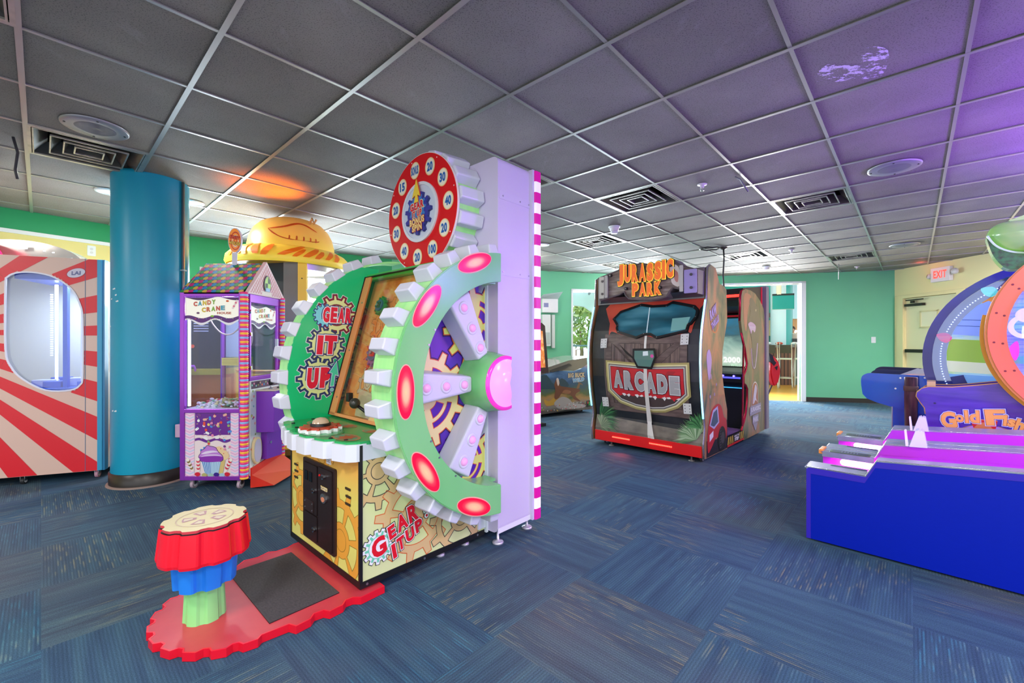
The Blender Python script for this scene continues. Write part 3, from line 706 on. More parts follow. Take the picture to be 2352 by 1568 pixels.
def oval_mat(cy, cz, ang, ra, rb, k):
    q = NB('oval_lens', .25); P = q.n('TexCoord').outputs['Object']; s = q.n('SeparateXYZ', {0: P}); c, n = cos(ang), sin(ang)
    y = q.math('SUBTRACT', s.outputs[1], cy); z = q.math('SUBTRACT', s.outputs[2], cz)
    u = q.math('ADD', q.math('MULTIPLY', y, c/ra), q.math('MULTIPLY', z, n/ra)); v = q.math('ADD', q.math('MULTIPLY', y, -n/rb), q.math('MULTIPLY', z, c/rb))
    d = q.math('SQRT', q.math('ADD', q.math('MULTIPLY', u, u), q.math('MULTIPLY', v, v)))
    r = q.ramp(d, [(.0, '#f6c08e'), (.35, '#f4ab88'), (.62, '#ee3f50'), (.80, '#e8103c'), (1, '#e8103c')]); q.base(r)
    q.t.links.new(r, q.b.inputs['Emission Color']); q.b.inputs['Emission Strength'].default_value = .35; return q.m
for k, (y, z) in enumerate(((.52, 1.578), (.222, 1.34), (.106, .95), (.214, .572), (.515, .330))):
    a = math.atan2(z-RZ, y-RC)+pi/2; ra, rb = .118, .042; m = MB()
    el = [(y+cos(a)*p-sin(a)*q, z+sin(a)*p+cos(a)*q) for p, q in circ(0, 0, ra, 40, rb)]; el2 = [(y+cos(a)*p-sin(a)*q, z+sin(a)*p+cos(a)*q) for p, q in circ(0, 0, ra+.006, 40, rb+.006)]
    m.decal(el2, right_plane(XO), .0175, mat('#f4b2a4', .4)); m.prism(el, right_plane(XO), .0175, .020, oval_mat(y, z, a, ra, rb, k)); m.build('oval_light', GM)
# art inside the ring
PUR = NB('cog_backboard', .35); s_ = PUR.n('SeparateXYZ', {0: PUR.n('TexCoord').outputs['Object']}); nn = PUR.n('TexNoise', {2: 4.0}).outputs[0]
PUR.base(PUR.ramp(nn, [(.3, '#4a1fa0'), (.55, '#5a2ab8'), (.8, '#34309a')])); PUR = PUR.m
m = MB(); m.prism(cut_disc(RC, RZ, RI+.012, .77), right_plane(0), .001, .012, PUR)
hc = [( -(RC+RI*cos(radians(a+10))-0)*0-cos(radians(a+5)), -sin(radians(a+5)), 0) for a in ()]
clr = [(cos(radians(a)), sin(radians(a)), (RC*cos(radians(a))+RZ*sin(radians(a))+RI)) for a in range(75, 290, 6)]+[(1, 0, .768)]
CR = mat('#f2dfa2', .35); OL = mat('#e05a30', .4); YL = mat('#dfe07a', .35)
for cy_, cz_, r_, n_, fl in ((.36, .88, .26, 13, CR), (.70, .80+.46, .24, 12, YL), (.62, .50, .20, 12, YL), (.76, .86, .13, 10, YL)):
    g = gear(cy_, cz_, r_*.8, r_, n_, 8)
    m.decal(grow(g, .007), right_plane(0), .0126, mat('#2b1560'), clr); m.decal(g, right_plane(0), .0132, OL, clr)
    gi = grow(g, -.005); wn_ = [sector(cy_, cz_, r_*.52, r_*.62, a, a+62, 8) for a in (15, 105, 195, 285)]+[sector(cy_, cz_, r_*.24, r_*.42, a, a+50, 8) for a in (20, 110, 200, 290)]
    m.decal(gi, right_plane(0), .0138, fl, clr)
    for w in wn_: m.decal(grow(w, .004), right_plane(0), .0144, OL, clr); m.decal(w, right_plane(0), .015, PUR, clr)
m.build('cog_backboard', GM)
SP = mat('#dad8ee', .3)
def spoke(ang):
    a = radians(ang); d = Vector((0, cos(a), sin(a))); t = Vector((0, -sin(a), cos(a))); m = MB(); c = Vector((0, .735, RZ)); X = Vector((1, 0, 0))
    V = []
    for x, k in ((.012, 1.0), (.125, .80)):
        for r, w in ((.155, .05), (RI-.02, .098)):
            for st in (-1, 1): V.append(c+d*(r+(.01 if r < .2 else -.012)*(x > .1))+t*st*w*k+X*x)
    bm = bmesh.new(); vs = [bm.verts.new(v) for v in V]
    for f in ((0, 1, 3, 2), (4, 6, 7, 5), (0, 4, 5, 1), (2, 3, 7, 6), (0, 2, 6, 4), (1, 5, 7, 3)): bm.faces.new([vs[i] for i in f])
    bmesh.ops.recalc_face_normals(bm, faces=bm.faces); bmesh.ops.bevel(bm, geom=bm.edges[:], offset=.012, segments=3, affect='EDGES', profile=.5)
    m.bm(bm, SP); o = m.build('spoke', GM)
    for r in (.22, .34, .46):
        p = c+d*r+X*.1255; m = MB(); F_ = (p, Vector((0, 1, 0)), Vector((0, 0, 1)))
        m.lathe([(.036, 0), (.032, .006), (.024, .002), (.022, .0012)], F_, SP, 20); m.lathe([(.021, .001), (.019, .008), (.012, .013), (.001, .015)], F_, mat('#e9a2dc', .15, emit=.35), 16); m.build('bulb', o)
for a in (119, 180, 241): spoke(a)
m = MB(); HF = (Vector((0, .735, RZ)), Vector((0, 1, 0)), Vector((0, 0, 1)))
m.lathe([(.175, .012), (.168, .10), (.155, .17), (.15, .21)], HF, RG, 36, a0=72, a1=288); hub = m.build('hub', GM)
m = MB(); m.lathe([(.150, .208), (.149, .216), (.13, .222), (.10, .224), (.08, .236), (.04, .244), (.001, .246)], HF, mat('#e56ad0', .15, emit=.45), 36, a0=72, a1=288, mfn=lambda i: mat('#e33bb8', .15, emit=.5) if i < 2 else mat('#e9a0dc', .15, emit=.45)); m.build('hub_lens', hub)
m = MB(); m.box(.0, .012, .72, .782, .09, 1.6, mat('#dfe6ee', .35)); m.box(.0, .02, .775, .79, .06, 1.62, mat('#d7dfe8', .35))
for z in (.15, .35, .62, 1.15, 1.45): m.prism(circ(.75, z, .004, 8), right_plane(.012), 0, .002, STEEL)
m.build('side_panel', GM)
# tower
LAV = NB('tower_white', .32); LAV.base(LAV.ramp(LAV.n('TexNoise', {2: .8}).outputs[0], [(.3, '#d3c8ea'), (.7, '#dcd2ee')])); LAV = LAV.m
m = MB(); tw = rrect(-.84, .10, .07, 2.245, .04); m.prism(tw, front_plane(1.12), 0, .33, LAV)
m.build('tower', GM)
m = MB()
for z in (1.56, 2.00):
    m = MB(); m.box(.099, .102, .80, 1.09, z, z+.045, mat('#d6cdec', .35))
    for y in (.83, .98, 1.06): m.prism(circ(y, z+.02, .005, 8), right_plane(.102), 0, .002, STEEL)
    m.build('seam_strip', GM)
m = MB(); m.box(.0995, .101, .79, 1.09, .07, .10, mat('#f0eef8')); m.build('bottom_strip', GM)
m = MB(); Z0 = .07; n_ = 33; st = (2.235-Z0)/n_
for i in range(n_):
    c = mat('#d4129a', .3, emit=.25) if i % 2 == 0 else mat('#f6eefb', .3, emit=.35)
    m.prism(rrect(.092, .132, 1.09, 1.15, .014, 3), top_plane(0), Z0+i*st, Z0+(i+1)*st, c, caps=i in (0, n_-1))
m.box(.085, .12, 1.075, 1.095, .07, 2.24, LAV); m.build('striped_light_strip', GM)
for x, y in ((.07, .82), (.06, 1.09), (-.78, .82), (-.78, 1.09)):
    m = MB(); m.lathe([(.001, 0), (.032, 0), (.034, .008), (.028, .014), (.008, .02), (.007, .075)], fr((x, y, 0), (1, 0, 0), (0, 1, 0)), mat('#d8d4e4', .3, .5), 18); m.build('levelling_foot', GM)
for x, y in ((-.06, .50), (-.06, .68), (-.74, .5), (-.74, .1), (-.1, .12)):
    m = MB(); m.lathe([(.001, 0), (.024, 0), (.024, .01), (.008, .014), (.007, .06)], fr((x, y, 0 if y > .3 else .03), (1, 0, 0), (0, 1, 0)), mat('#e4e0ee', .3, .4), 14); m.build('levelling_foot', GM)
# bonus wheel
BC, BZ, BR, BY = -.385, 1.972, .357, .60
bf = front_plane(BY)
m = MB(); m.prism(circ(BC, BZ, BR-.03, 60), front_plane(.79), 0, .18, LG); bd = m.build('bonus_drum', GM)
def btooth(ang):
    a = radians(ang); d = Vector((cos(a), 0, sin(a))); t = Vector((-sin(a), 0, cos(a))); c = Vector((BC, 0, BZ)); V = []
    for y, i in ((.615, 0), (.785, 0)):
        for r, w in ((BR-.04, .052), (BR+.028, .034)):
            for s in (-1, 1): V.append(c+d*(r-(.012 if y < .7 and r > BR else 0))+t*s*w+Vector((0, y, 0)))
    bm = bmesh.new(); vs = [bm.verts.new(v) for v in V]
    for f in ((0, 1, 3, 2), (4, 6, 7, 5), (0, 4, 5, 1), (2, 3, 7, 6), (0, 2, 6, 4), (1, 5, 7, 3)): bm.faces.new([vs[i] for i in f])
    bmesh.ops.recalc_face_normals(bm, faces=bm.faces); bmesh.ops.bevel(bm, geom=bm.edges[:], offset=.008, segments=2, affect='EDGES', profile=.5)
    k = MB(); k.bm(bm, TOOTH); return k
for k in range(16): btooth(k*22.5+8).build('bonus_tooth', GM)
RED = mat('#e0101c', .25)
m = MB(); m.prism(circ(BC, BZ, BR, 72), bf, -.012, .0, mat('#f3e6e4', .3)); m.prism(circ(BC, BZ, BR-.004, 72), bf, 0, .002, RED)
for k in range(8): m.prism(circ(BC+(BR-.02)*cos(radians(k*45+15)), BZ+(BR-.02)*sin(radians(k*45+15)), .004, 8), bf, .002, .004, mat('#f0c8c8'))
bw = m.build('bonus_wheel', GM)
nums = ['BONUS', '20', '30', '40', '20', '100', '20', '40', '30', '20', '15']; BL = mat('#1f62b4', .3)
for k, t in enumerate(nums):
    a = radians(101-k*360/11); x, z = BC+.275*cos(a), BZ+.275*sin(a); m = MB()
    m.decal(circ(x, z, .049, 24, .054), bf, .003, mat('#f0a878')); m.decal(circ(x, z, .046, 24, .051), bf, .0035, mat('#f6e0a8')); m.decal(circ(x, z, .040, 24, .046), bf, .004, mat('#f4ecdc'))
    w = {'BONUS': .075, '100': .07}.get(t, .055); m.text(t, bf, x, z, w, .055, .0046, BL, .05 if t != 'BONUS' else .045); m.build('number_badge', bw)
m = MB(); m.prism([circ(BC, BZ, .184, 48), circ(BC, BZ, .165, 48)], bf, .002, .012, mat('#dfe3f0', .3)); m.prism(circ(BC, BZ, .166, 48), bf, .002, .005, mat('#d3dbf0', .3)); hb = m.build('centre_ring', bw)
m = MB(); g = gear(BC, BZ-.01, .105, .132, 11, 5); m.prism(g, bf, .005, .022, mat('#2c2f7e', .35), capm=mat('#3a3aa0', .3)); m.prism(gear(BC, BZ+.02, .07, .088, 12), bf, .022, .024, mat('#3f7fc8', .3))
m.prism([(BC-.045, BZ+.085), (BC+.0, BZ+.20), (BC+.04, BZ+.085), (BC+.012, BZ+.10), (BC+.02, BZ+.055), (BC-.025, BZ+.055), (BC-.012, BZ+.10)], bf, .022, .03, mat('#e04a30'), capm=mat('#f3d040'))
for t, z, w, h, c, o_ in (('GEAR', BZ+.035, .14, .048, '#dc1c38', '#e6ecc8'), ('IT UP', BZ-.012, .10, .040, '#dc1c38', '#e6ecc8'), ('BONUS', BZ-.058, .15, .042, '#f4d890', '#c23a20'), ('SPIN', BZ-.098, .10, .040, '#f4d890', '#c23a20')):
    m.text(t, bf, BC, z, w, h, .0255, mat(c, .3), .05, 4, outline=mat(o_, .4), ow=.07)
m.build('centre_emblem', bw)

# ================================================================== STOOL
ST = thing('cog_stool', 'stacked red, blue and green cog stool on a red scalloped platform with black mat', 'stool', (-.69, 1.98, 0), -42.7)
def scallop():
    P = []
    left = [(-.715, .12), (-.72, -.02), (-.70, -.06), (-.70, -.12), (-.722, -.15), (-.70, -.21), (-.715, -.27), (-.67, -.32), (-.66, -.38)]
    P += left
    cx, cy, r = -.325, -.375, .330
    for k in range(10):
        a = 184+k*17.4
        for da, rr in ((0, r-.014), (2.6, r+.005), (11.0, r+.005), (14.0, r-.014)): P.append((cx+rr*cos(radians(a+da)), cy+rr*sin(radians(a+da))*1.0))
    P += [(.0, -.31), (.035, -.295), (.03, -.235), (.006, -.21), (.012, -.175), (.04, -.16), (.036, -.10), (.012, -.075), (.015, -.045), (.042, -.02), (.038, .10)]
    return P
REDP = mat('#d4283c', .4); REDT = NB('platform_top', .35); REDT.base(REDT.ramp(REDT.n('TexNoise', {2: 5.0, 3: 6.0}).outputs[0], [(.3, '#bf3340'), (.7, '#cf4650')])); REDT = REDT.m
m = MB(); sc_ = scallop(); m.prism(sc_, top_plane(0), 0.002, .033, mat('#e0122c', .3), capm=REDT); m.prism([sc_, grow(sc_, -.006)], top_plane(0), .033, .034, mat('#ea2038', .3)); m.build('platform', ST)
MT = NB('rubber_mat', .75); MT.base(MT.ramp(MT.n('TexNoise', {2: 40.0, 3: 4.0}).outputs[0], [(.3, '#38363a'), (.7, '#4a474a')])); MT = MT.m
m = MB(); m.prism([(-.62, -.362), (-.06, -.362), (-.062, -.07), (-.62, -.07)], top_plane(0), .033, .037, mat('#2a1a1c'), capm=MT); m.build('mat', ST)
def lobed(cx, cy, r, n, amp, ph=0, k=14):
    P = []
    for i in range(n*k):
        a = 2*pi*i/(n*k); s = sin(n*a+ph); s = max(-1, min(.75, s*2.6+1.1)); P.append((cx+(r+amp*s)*cos(a), cy+(r+amp*s)*sin(a)))
    return P
def loft(m, secs, mt, cap=None):
    n = len(secs[0][0]); V = []; F = []
    for L, z in secs: V += [(x, y, z) for x, y in L]
    for i in range(len(secs)-1):
        for k in range(n): F.append((i*n+k, i*n+(k+1) % n, (i+1)*n+(k+1) % n, (i+1)*n+k))
    m.add(V, F, mt); m.prism(secs[-1][0], top_plane(0), secs[-1][1], secs[-1][1], cap or mt); m.prism(secs[0][0], top_plane(0), secs[0][1], secs[0][1], mt)
sx0, sy0 = -.318, -.525
m = MB(); loft(m, [(lobed(sx0, sy0, .072, 6, .004, .5), .033), (lobed(sx0, sy0, .064, 6, .004, .5), .20)], mat('#8fdc8a', .4)); m.build('green_pedestal', ST)
m = MB(); loft(m, [(lobed(sx0+.01, sy0, .102, 7, .010, 1.2), .185), (lobed(sx0+.01, sy0, .110, 7, .010, 1.2), .315)], mat('#2380e8', .38)); m.build('blue_cog', ST)
m = MB(); loft(m, [(lobed(sx0+.01, sy0, .155, 9, .008, .3), .302), (lobed(sx0+.01, sy0, .158, 9, .008, .3), .314), (lobed(sx0+.01, sy0, .146, 9, .007, .3), .432)], mat('#f0142c', .22, coat=.3)); m.build('red_cog_seat', ST)
m = MB(); lp = lobed(sx0+.01, sy0, .145, 9, .007, .3); m.prism(lp, top_plane(0), .432, .436, BLACK); tp_ = grow(lp, -.004)
m.prism(tp_, top_plane(0), .436, .446, mat('#c8404a', .3), capm=mat('#dcd2a0', .35))
for k in range(5):
    a = 360/5*k+20; m.decal(sector(sx0+.01, sy0, .03, .078, a, a+38, 8), top_plane(0), .4468, mat('#b88c90', .4)); m.decal(sector(sx0+.01, sy0, .042, .072, a+8, a+30, 8), top_plane(0), .4472, mat('#d8ccae', .4))
m.decal([circ(sx0+.01, sy0, .10, 40), circ(sx0+.01, sy0, .095, 40)], top_plane(0), .4468, mat('#cdb79a', .4)); m.build('seat_top', ST)
# ================================================================== CEILING FITTINGS
VENTM = NB('vent_metal', .35, Metallic=.6); VENTM.base(VENTM.ramp(VENTM.n('TexNoise', {2: 3.0, 3: 3.0}).outputs[0], [(.3, '#8d8a86'), (.7, '#cfcac2')])); VENTM = VENTM.m
vlab = {(-1, 2): 'large louvred ceiling vent beside the round speaker above the blue column', (5, -2): 'square stepped ceiling vent nearest right of the white tower', (7, -4): 'louvred ceiling vent lit purple below the round speaker',
        (7, 0): 'square ceiling vent behind the plug-shaped smoke detector', (11, -2): 'small bronze-toned ceiling vent beside the hanging cable', (13, -4): 'ceiling vent lit green near the cream door wall',
        (10, 1): 'ceiling vent just above the top of the dinosaur game marquee', (-2, -1): 'ceiling vent cut by the top left corner of the photo', (3, -1): 'ceiling vent half hidden behind the top of the white tower'}
VM = None
for (i, j) in vent_cells:
    if VM is None:
        t = thing('ceiling_vent', vlab[(i, j)], 'vent', gp(i+.5, j+.5, CEIL), YAW); VM = t
        m = MB(); m.prism([[(-.3, -.3), (.3, -.3), (.3, .3), (-.3, .3)], [(-.282, -.282), (-.282, .282), (.282, .282), (.282, -.282)]], top_plane(0), -.004, .004, VENTM); m.box(-.3, .3, -.3, .3, .16, .17, BLACK)
        for a in ((-.3, -.29, -.3, .3), (.29, .3, -.3, .3), (-.3, .3, -.3, -.29), (-.3, .3, .29, .3)): m.box(a[0], a[1], a[2], a[3], 0, .16, mat('#2a2624', .5))
        m.build('vent_frame', t)
        for k, (r1, r2) in enumerate(((.29, .215), (.21, .15), (.145, .095), (.09, .045))):
            m = MB(); V = []; zz = (.085, -.004)
            for s_, z0 in ((r2-.01, .075), (r1-.012, .0)):
                for (a, b) in ((-1, -1), (1, -1), (1, 1), (-1, 1)): V.append((a*s_, b*s_, z0))
            V = [(x, y, z) for x, y, z in V]; V2 = [(x*1.0, y*1.0, z+.003) for x, y, z in V]
            m.add(V+V2, [(0, 1, 5, 4), (1, 2, 6, 5), (2, 3, 7, 6), (3, 0, 4, 7), (8, 12, 13, 9), (9, 13, 14, 10), (10, 14, 15, 11), (11, 15, 12, 8)], mat('#57534f', .45, .3))  # blades darker than the rims: shade of the gaps put into their colour
            rr = r1-.012
            m.prism([[(-rr, -rr), (rr, -rr), (rr, rr), (-rr, rr)], [(-rr+.008, -rr+.008), (-rr+.008, rr-.008), (rr-.008, rr-.008), (rr-.008, -rr+.008)]], top_plane(0), -.006, .004, VENTM)
            m.build('louvre', t)
    else:
        t = copy_tree(VM); t.location = gp(i+.5, j+.5, CEIL); t['label'] = vlab[(i, j)]
    t['group'] = 'square vents in the tiled ceiling'
def cspk(loc, label, first=[None]):
    if first[0] is None:
        t = thing('ceiling_speaker', label, 'speaker', loc, YAW, 'round ceiling speakers')
        m = MB(); m.lathe([(.165, 0), (.163, -.008), (.155, -.012), (.10, -.010)], fr((0, 0, 0), (1, 0, 0), (0, 1, 0)), mat('#9a9aa2', .4, .3), 40)
        for k in range(4): m.prism(circ(.14*cos(k*pi/2), .14*sin(k*pi/2), .006, 8), top_plane(-.0105), 0, -.004, BLACK)
        m.build('rim', t)
        m = MB(); m.lathe([(.10+.0, -.010)]+[(r/100, -.010-(.002 if k % 2 else 0)) for k, r in enumerate([x*.5 for x in range(19, 2, -1)])]+[(.001, -.011)], fr((0, 0, 0), (1, 0, 0), (0, 1, 0)), mat('#85868e', .5, .3), 36); m.build('grille', t); first[0] = t
    else: t = copy_tree(first[0]); t.location = loc; t['label'] = label
    return t
cspk((-2.655, 2.77, CEIL-.001), 'round grey ceiling speaker beside the large louvred vent at upper left')
cspk((2.99, 3.40, CEIL-.001), 'round ceiling speaker lit purple above the ball alleys'); cspk((5.51, 6.10, CEIL-.001), 'round ceiling speaker farthest back, near the exit sign')
def sprink(loc, label, first=[None]):
    if first[0] is None:
        t = thing('fire_sprinkler', label, 'sprinkler', loc, 0, 'ceiling fire sprinklers'); U = fr((0, 0, 0), (1, 0, 0), (0, 1, 0))
        m = MB(); m.lathe([(.04, 0), (.038, -.006), (.018, -.008), (.016, -.03), (.006, -.032)], U, mat('#e6d8e4', .3), 20); m.build('escutcheon', t)
        m = MB(); m.tube([(-.012, 0, -.02), (-.014, 0, -.04), (0, 0, -.052), (.014, 0, -.04), (.012, 0, -.02)], .003, CHROME); m.lathe([(.001, -.052), (.016, -.053), (.016, -.055), (.001, -.055)], U, CHROME, 16); m.build('deflector', t); first[0] = t
    else: t = copy_tree(first[0]); t.location = loc; t['label'] = label
sprink((1.65, 3.77, CEIL), 'white fire sprinkler nearest the centre of the ceiling'); sprink((4.13, 6.42, CEIL), 'fire sprinkler in front of the round smoke detector'); sprink((6.24, 7.86, CEIL), 'fire sprinkler close to the green and cream wall corner')
def smoke(loc, label, name='smoke_detector', r=.055):
    t = thing(name, label, 'smoke detector', loc); U = fr((0, 0, 0), (1, 0, 0), (0, 1, 0))
    m = MB(); m.lathe([(r*1.25, 0), (r*1.25, -.012), (r, -.02)], U, WHITE, 28); m.build('base', t)
    m = MB(); m.lathe([(r, -.02), (r*.95, -.045), (r*.7, -.06), (.001, -.062)], U, mat('#f0e6ea', .4), 28); m.build('cap', t); return t
t = smoke((1.21, 5.14, CEIL), 'white smoke detector with a small plug base between two square vents'); m = MB(); m.box(-.035, .035, -.03, .03, -.085, -.06, WHITE, .006); m.build('sensor_head', t)
smoke((4.60, 7.86, CEIL), 'round white smoke detector over the doorway')
# recessed downlights
for k, (x, y, lb) in enumerate(((-3.66, 3.95, 'recessed ceiling light left of the blue column top'), (-3.14, 4.26, 'recessed ceiling light right of the blue column top'), (.42, 6.1, 'recessed ceiling light just right of the white tower'))):
    t = thing('recessed_light', lb, 'ceiling light', (x, y, CEIL), 0, 'recessed ceiling lights'); U = fr((0, 0, 0), (1, 0, 0), (0, 1, 0))
    m = MB(); m.lathe([(.105, 0), (.10, -.01), (.078, -.012), (.075, .0)], U, WHITE, 30); m.build('trim_ring', t)
    m = MB(); m.lathe([(.075, -.004), (.001, -.004)], U, mat('#fff4e2', .4, emit=2.2), 24); m.build('diffuser', t)
# hanging bits
m = MB(); m.tube([(0, 0, 0), (.02, .01, -.10), (.015, 0, -.22), (.03, 0, -.28)], .008, mat('#3a3a40')); tag(m.build('hanging_cable_tie', loc=(-3.33, 2.90, CEIL)), 'black strip hanging from the ceiling left of the large vent', 'strap')
m = MB(); m.tube([(-.05, -.02, 0), (0, 0, -.01), (.045, -.04, -.13)], .006, mat('#77777c', .4, .5)); tag(m.build('bent_hook', loc=(1.90, 3.62, CEIL)), 'thin bent metal hook hanging near the central sprinkler', 'hook')
m = MB(); m.tube([(0, 0, 0), (0, 0, -.27)], .006, STEEL); tag(m.build('hanging_rod', loc=(5.714, 7.6, CEIL)), 'thin metal rod hanging in front of the green wall', 'rod')
t = thing('drop_cable', 'black power cable dropping from the ceiling to the dinosaur game', 'cable', (3.05, 6.27, CEIL))
m = MB(); m.tube([(0, 0, 0), (.01, 0, -.15), (-.005, 0, -.4), (.02, 0, -.75)], .011, mat('#1c1c20')); m.build('cord', t)
m = MB(); m.tube([(-.2+.14*cos(a*pi/6)*1, .1*sin(a*pi/6), -.015-.008*(a % 2)) for a in range(12)], .009, mat('#1c1c20'), closed=True); m.build('cable_coil', t)
m = MB(); m.lathe([(.05, 0), (.05, -.02), (.02, -.03)], fr((0, 0, 0), (1, 0, 0), (0, 1, 0)), mat('#3a3228')); m.build('socket_box', t)
# scuffed paint on the tile near the alleys (a white scrape)
SCR = NB('scrape', .7); gsc = SCR.n('TexNoise', {0: SCR.n('Mapping', {0: SCR.n('TexCoord').outputs['Object'], 2: (0, 0, .4), 3: (14, 26, 1)}).outputs[0], 2: 1.0, 3: 6.0, 4: .75}).outputs[0]
SCR.b.inputs['Base Color'].default_value = srgb('#e6d6f6'); SCR.t.links.new(SCR.ramp(gsc, [(.50, (0, 0, 0, 1)), (.54, (1, 1, 1, 1))]), SCR.b.inputs['Alpha'])
def cpt(u, v): y = (CEIL-H)*998/(786-v); return ((u-1176)/998*y, y)
m = MB(); m.prism([cpt(*p) for p in smooth([(1870, 185), (1900, 150), (1960, 150), (1990, 112), (2040, 118), (2025, 175), (1960, 185), (1910, 190)], 4)], top_plane(CEIL+.0045), 0, 0, SCR.m); tag(m.build('ceiling_scrape', kind='structure'))
# ================================================================== EXIT SIGN
l, r = on_wall(WL[10], WL[11], .905, 2.33, .03); t = thing('exit_sign', 'white EXIT sign with red letters and two emergency lamps above the cream door', 'exit sign', l, r)
m = MB(); m.box(-.16, .16, -.035, .03, -.125, .115, mat('#e9e4e4', .4), .006); m.build('sign_box', t)
m = MB(); m.text('EXIT', front_plane(-.036), 0, .0, .22, .13, .0, mat('#f2463c', .3, emit=1.6), .035, sp=1.1); m.build('sign_letters', t)
for s_ in (-1, 1):
    m = MB(); m.tube([(s_*.16, 0, -.01), (s_*.21, -.01, -.01)], .018, mat('#c9c4b6')); m.lathe([(.03, 0), (.045, .02), (.048, .06), (.001, .062)], fr((s_*.235, -.02, .0), (0, .3, 1), (-s_*1, -.6, .2)) , mat('#ddd8d2', .4), 20); m.build('emergency_lamp', t)
# ================================================================== BLUE COLUMN
CX_, CY_, CR_ = -3.095, 3.73, .262
t = thing('round_column', 'glossy teal blue round column with black skirting', 'column', (CX_, CY_, 0)); U0 = fr((0, 0, 0), (1, 0, 0), (0, 1, 0))
TEAL = NB('column_teal', .36); TEAL.base(TEAL.ramp(TEAL.n('TexNoise', {2: 1.5}).outputs[0], [(.3, '#0890b8'), (.7, '#109ebc')])); TEAL = TEAL.m
m = MB(); m.lathe([(CR_, 0), (CR_, CEIL+.02)], U0, TEAL, 64); m.build('shaft', t)
m = MB(); m.lathe([(CR_+.012, 0), (CR_+.012, .105), (CR_+.002, .11)], U0, mat('#2c2421', .35), 64); m.lathe([(CR_+.03, 0), (CR_+.028, .008), (CR_+.012, .012)], U0, mat('#8f7a72', .5), 64); m.build('skirting', t)
m = MB()
for a, z, w in ((-112, 1.60, .02), (-107, 1.55, .012), (-120, 1.52, .014), (-104, 1.50, .016), (-116, .62, .012), (-108, .62, .016), (-125, 1.3, .008)):
    p = Vector((cos(radians(a))*(CR_+.0015), sin(radians(a))*(CR_+.0015), z)); tt = Vector((-sin(radians(a)), cos(radians(a)), 0))
    m.add([p-tt*w, p+tt*w*.8+Vector((0, 0, .008)), p+tt*w+Vector((0, 0, -.004)), p-tt*w*.6+Vector((0, 0, -.008))], [(0, 1, 2, 3)], WHITE)
m.build('paint_chip', t, kind='stuff')
t = thing('conduit', 'steel conduit pipe running down the blue column', 'pipe', (CX_, CY_, 0)); a = radians(-1); px_, py_ = cos(a)*(CR_+.014), sin(a)*(CR_+.014)
m = MB(); m.tube([(px_, py_, .10), (px_, py_, CEIL)], .012, STEEL, 12); m.build('pipe', t)
for z in (1.78, 1.2): m = MB(); m.box(px_-.03, px_+.02, py_-.016, py_+.016, z, z+.012, STEEL); m.build('clamp', t)
m = MB(); m.box(px_-.015, px_+.035, py_-.075, py_-.01, .37, .48, mat('#cfa6c0', .4), .006); m.build('outlet_box', t)

# ================================================================== STRIPED PRIZE MACHINE
LM = thing('prize_machine', 'red and cream sunburst prize machine with a curved window, at the left edge', 'arcade game', (-3.53, 3.725, 0), 21)
win = smooth([(-.599, 1.62), (-.585, 1.70), (-.52, 1.738), (-.411, 1.742), (-.296, 1.71), (-.19, 1.62), (-.135, 1.50), (-.115, 1.36), (-.115, .90), (-.132, .81), (-.20, .768), (-.354, .775), (-.49, .866), (-.565, .97), (-.599, 1.12)], 4)[::-1]
X0 = -1.35; Z0, Z1 = .075, 1.878
face = [(X0, Z0), (-.0, Z0), (0, Z1), (X0, Z1)]
CRM = mat('#e2bcae', .35); REDS = mat('#e31f2e', .35)
m = MB(); m.prism([face, win], front_plane(.012), 0, .012, CRM, side=mat('#c8b8b8', .3))
hole = win
c0 = (-1.198, 1.228)
# rays, cut out around the window by splitting each ray into rows
def in_poly(x, y, P):
    c = False
    for i in range(len(P)):
        a, b = P[i-1], P[i]
        if (a[1] > y) != (b[1] > y) and x < (b[0]-a[0])*(y-a[1])/(b[1]-a[1])+a[0]: c = not c
    return c
clf = rectclip(X0+.002, -.002, Z0+.002, Z1-.002)
edges = sorted(set([-90+k*.0 for k in range(1)]))
rays = [(-76, -68), (-62, -55.5), (-48.5, -42.5), (-37.2, -30.5), (-25.5, -18.6), (-12.8, -6.6), (.0, 4.2), (9.6, 16.4), (23, 30), (37, 43.5), (50, 57), (64, 71)]
for a0, a1 in rays:
    nst = 70
    for k in range(nst):
        r0, r1 = k*.025, (k+1)*.025
        q = [(c0[0]+r*cos(radians(a)), c0[1]+r*sin(radians(a))) for r, a in ((r0, a0), (r1, a0), (r1, a1), (r0, a1))]
        ins = [in_poly(x, y, grow(win, .0)) for x, y in q]
        if all(ins): continue
        if any(ins):
            for s in range(4):
                f0_, f1_ = s/4, (s+1)/4
                for e in range(6):
                    g0, g1 = a0+(a1-a0)*e/6, a0+(a1-a0)*(e+1)/6
                    qq = [(c0[0]+r*cos(radians(a)), c0[1]+r*sin(radians(a))) for r, a in ((r0+.025*f0_, g0), (r0+.025*f1_, g0), (r0+.025*f1_, g1), (r0+.025*f0_, g1))]
                    if not any(in_poly(x, y, win) for x, y in qq): m.tris2d(qq, [(0, 1, 2), (0, 2, 3)], front_plane(0), .0015, REDS, clf)
        else: m.tris2d(q, [(0, 1, 2), (0, 2, 3)], front_plane(0), .0015, REDS, clf)
m.decal([(-.101, Z0), (-.098, Z0), (-.098, Z1), (-.101, Z1)], front_plane(0), .0022, mat('#2a6f9a'))
m.build('front_panel', LM)
m = MB(); m.prism([grow(win, .006), grow(win, -.006)], front_plane(-.003), 0, .004, mat('#e8e4f4', .3)); m.build('window_rim', LM)
m = MB(); m.prism(grow(win, .004), front_plane(.016), 0, .002, glass('#f2f6ff', .06)); m.build('window_pane', LM)
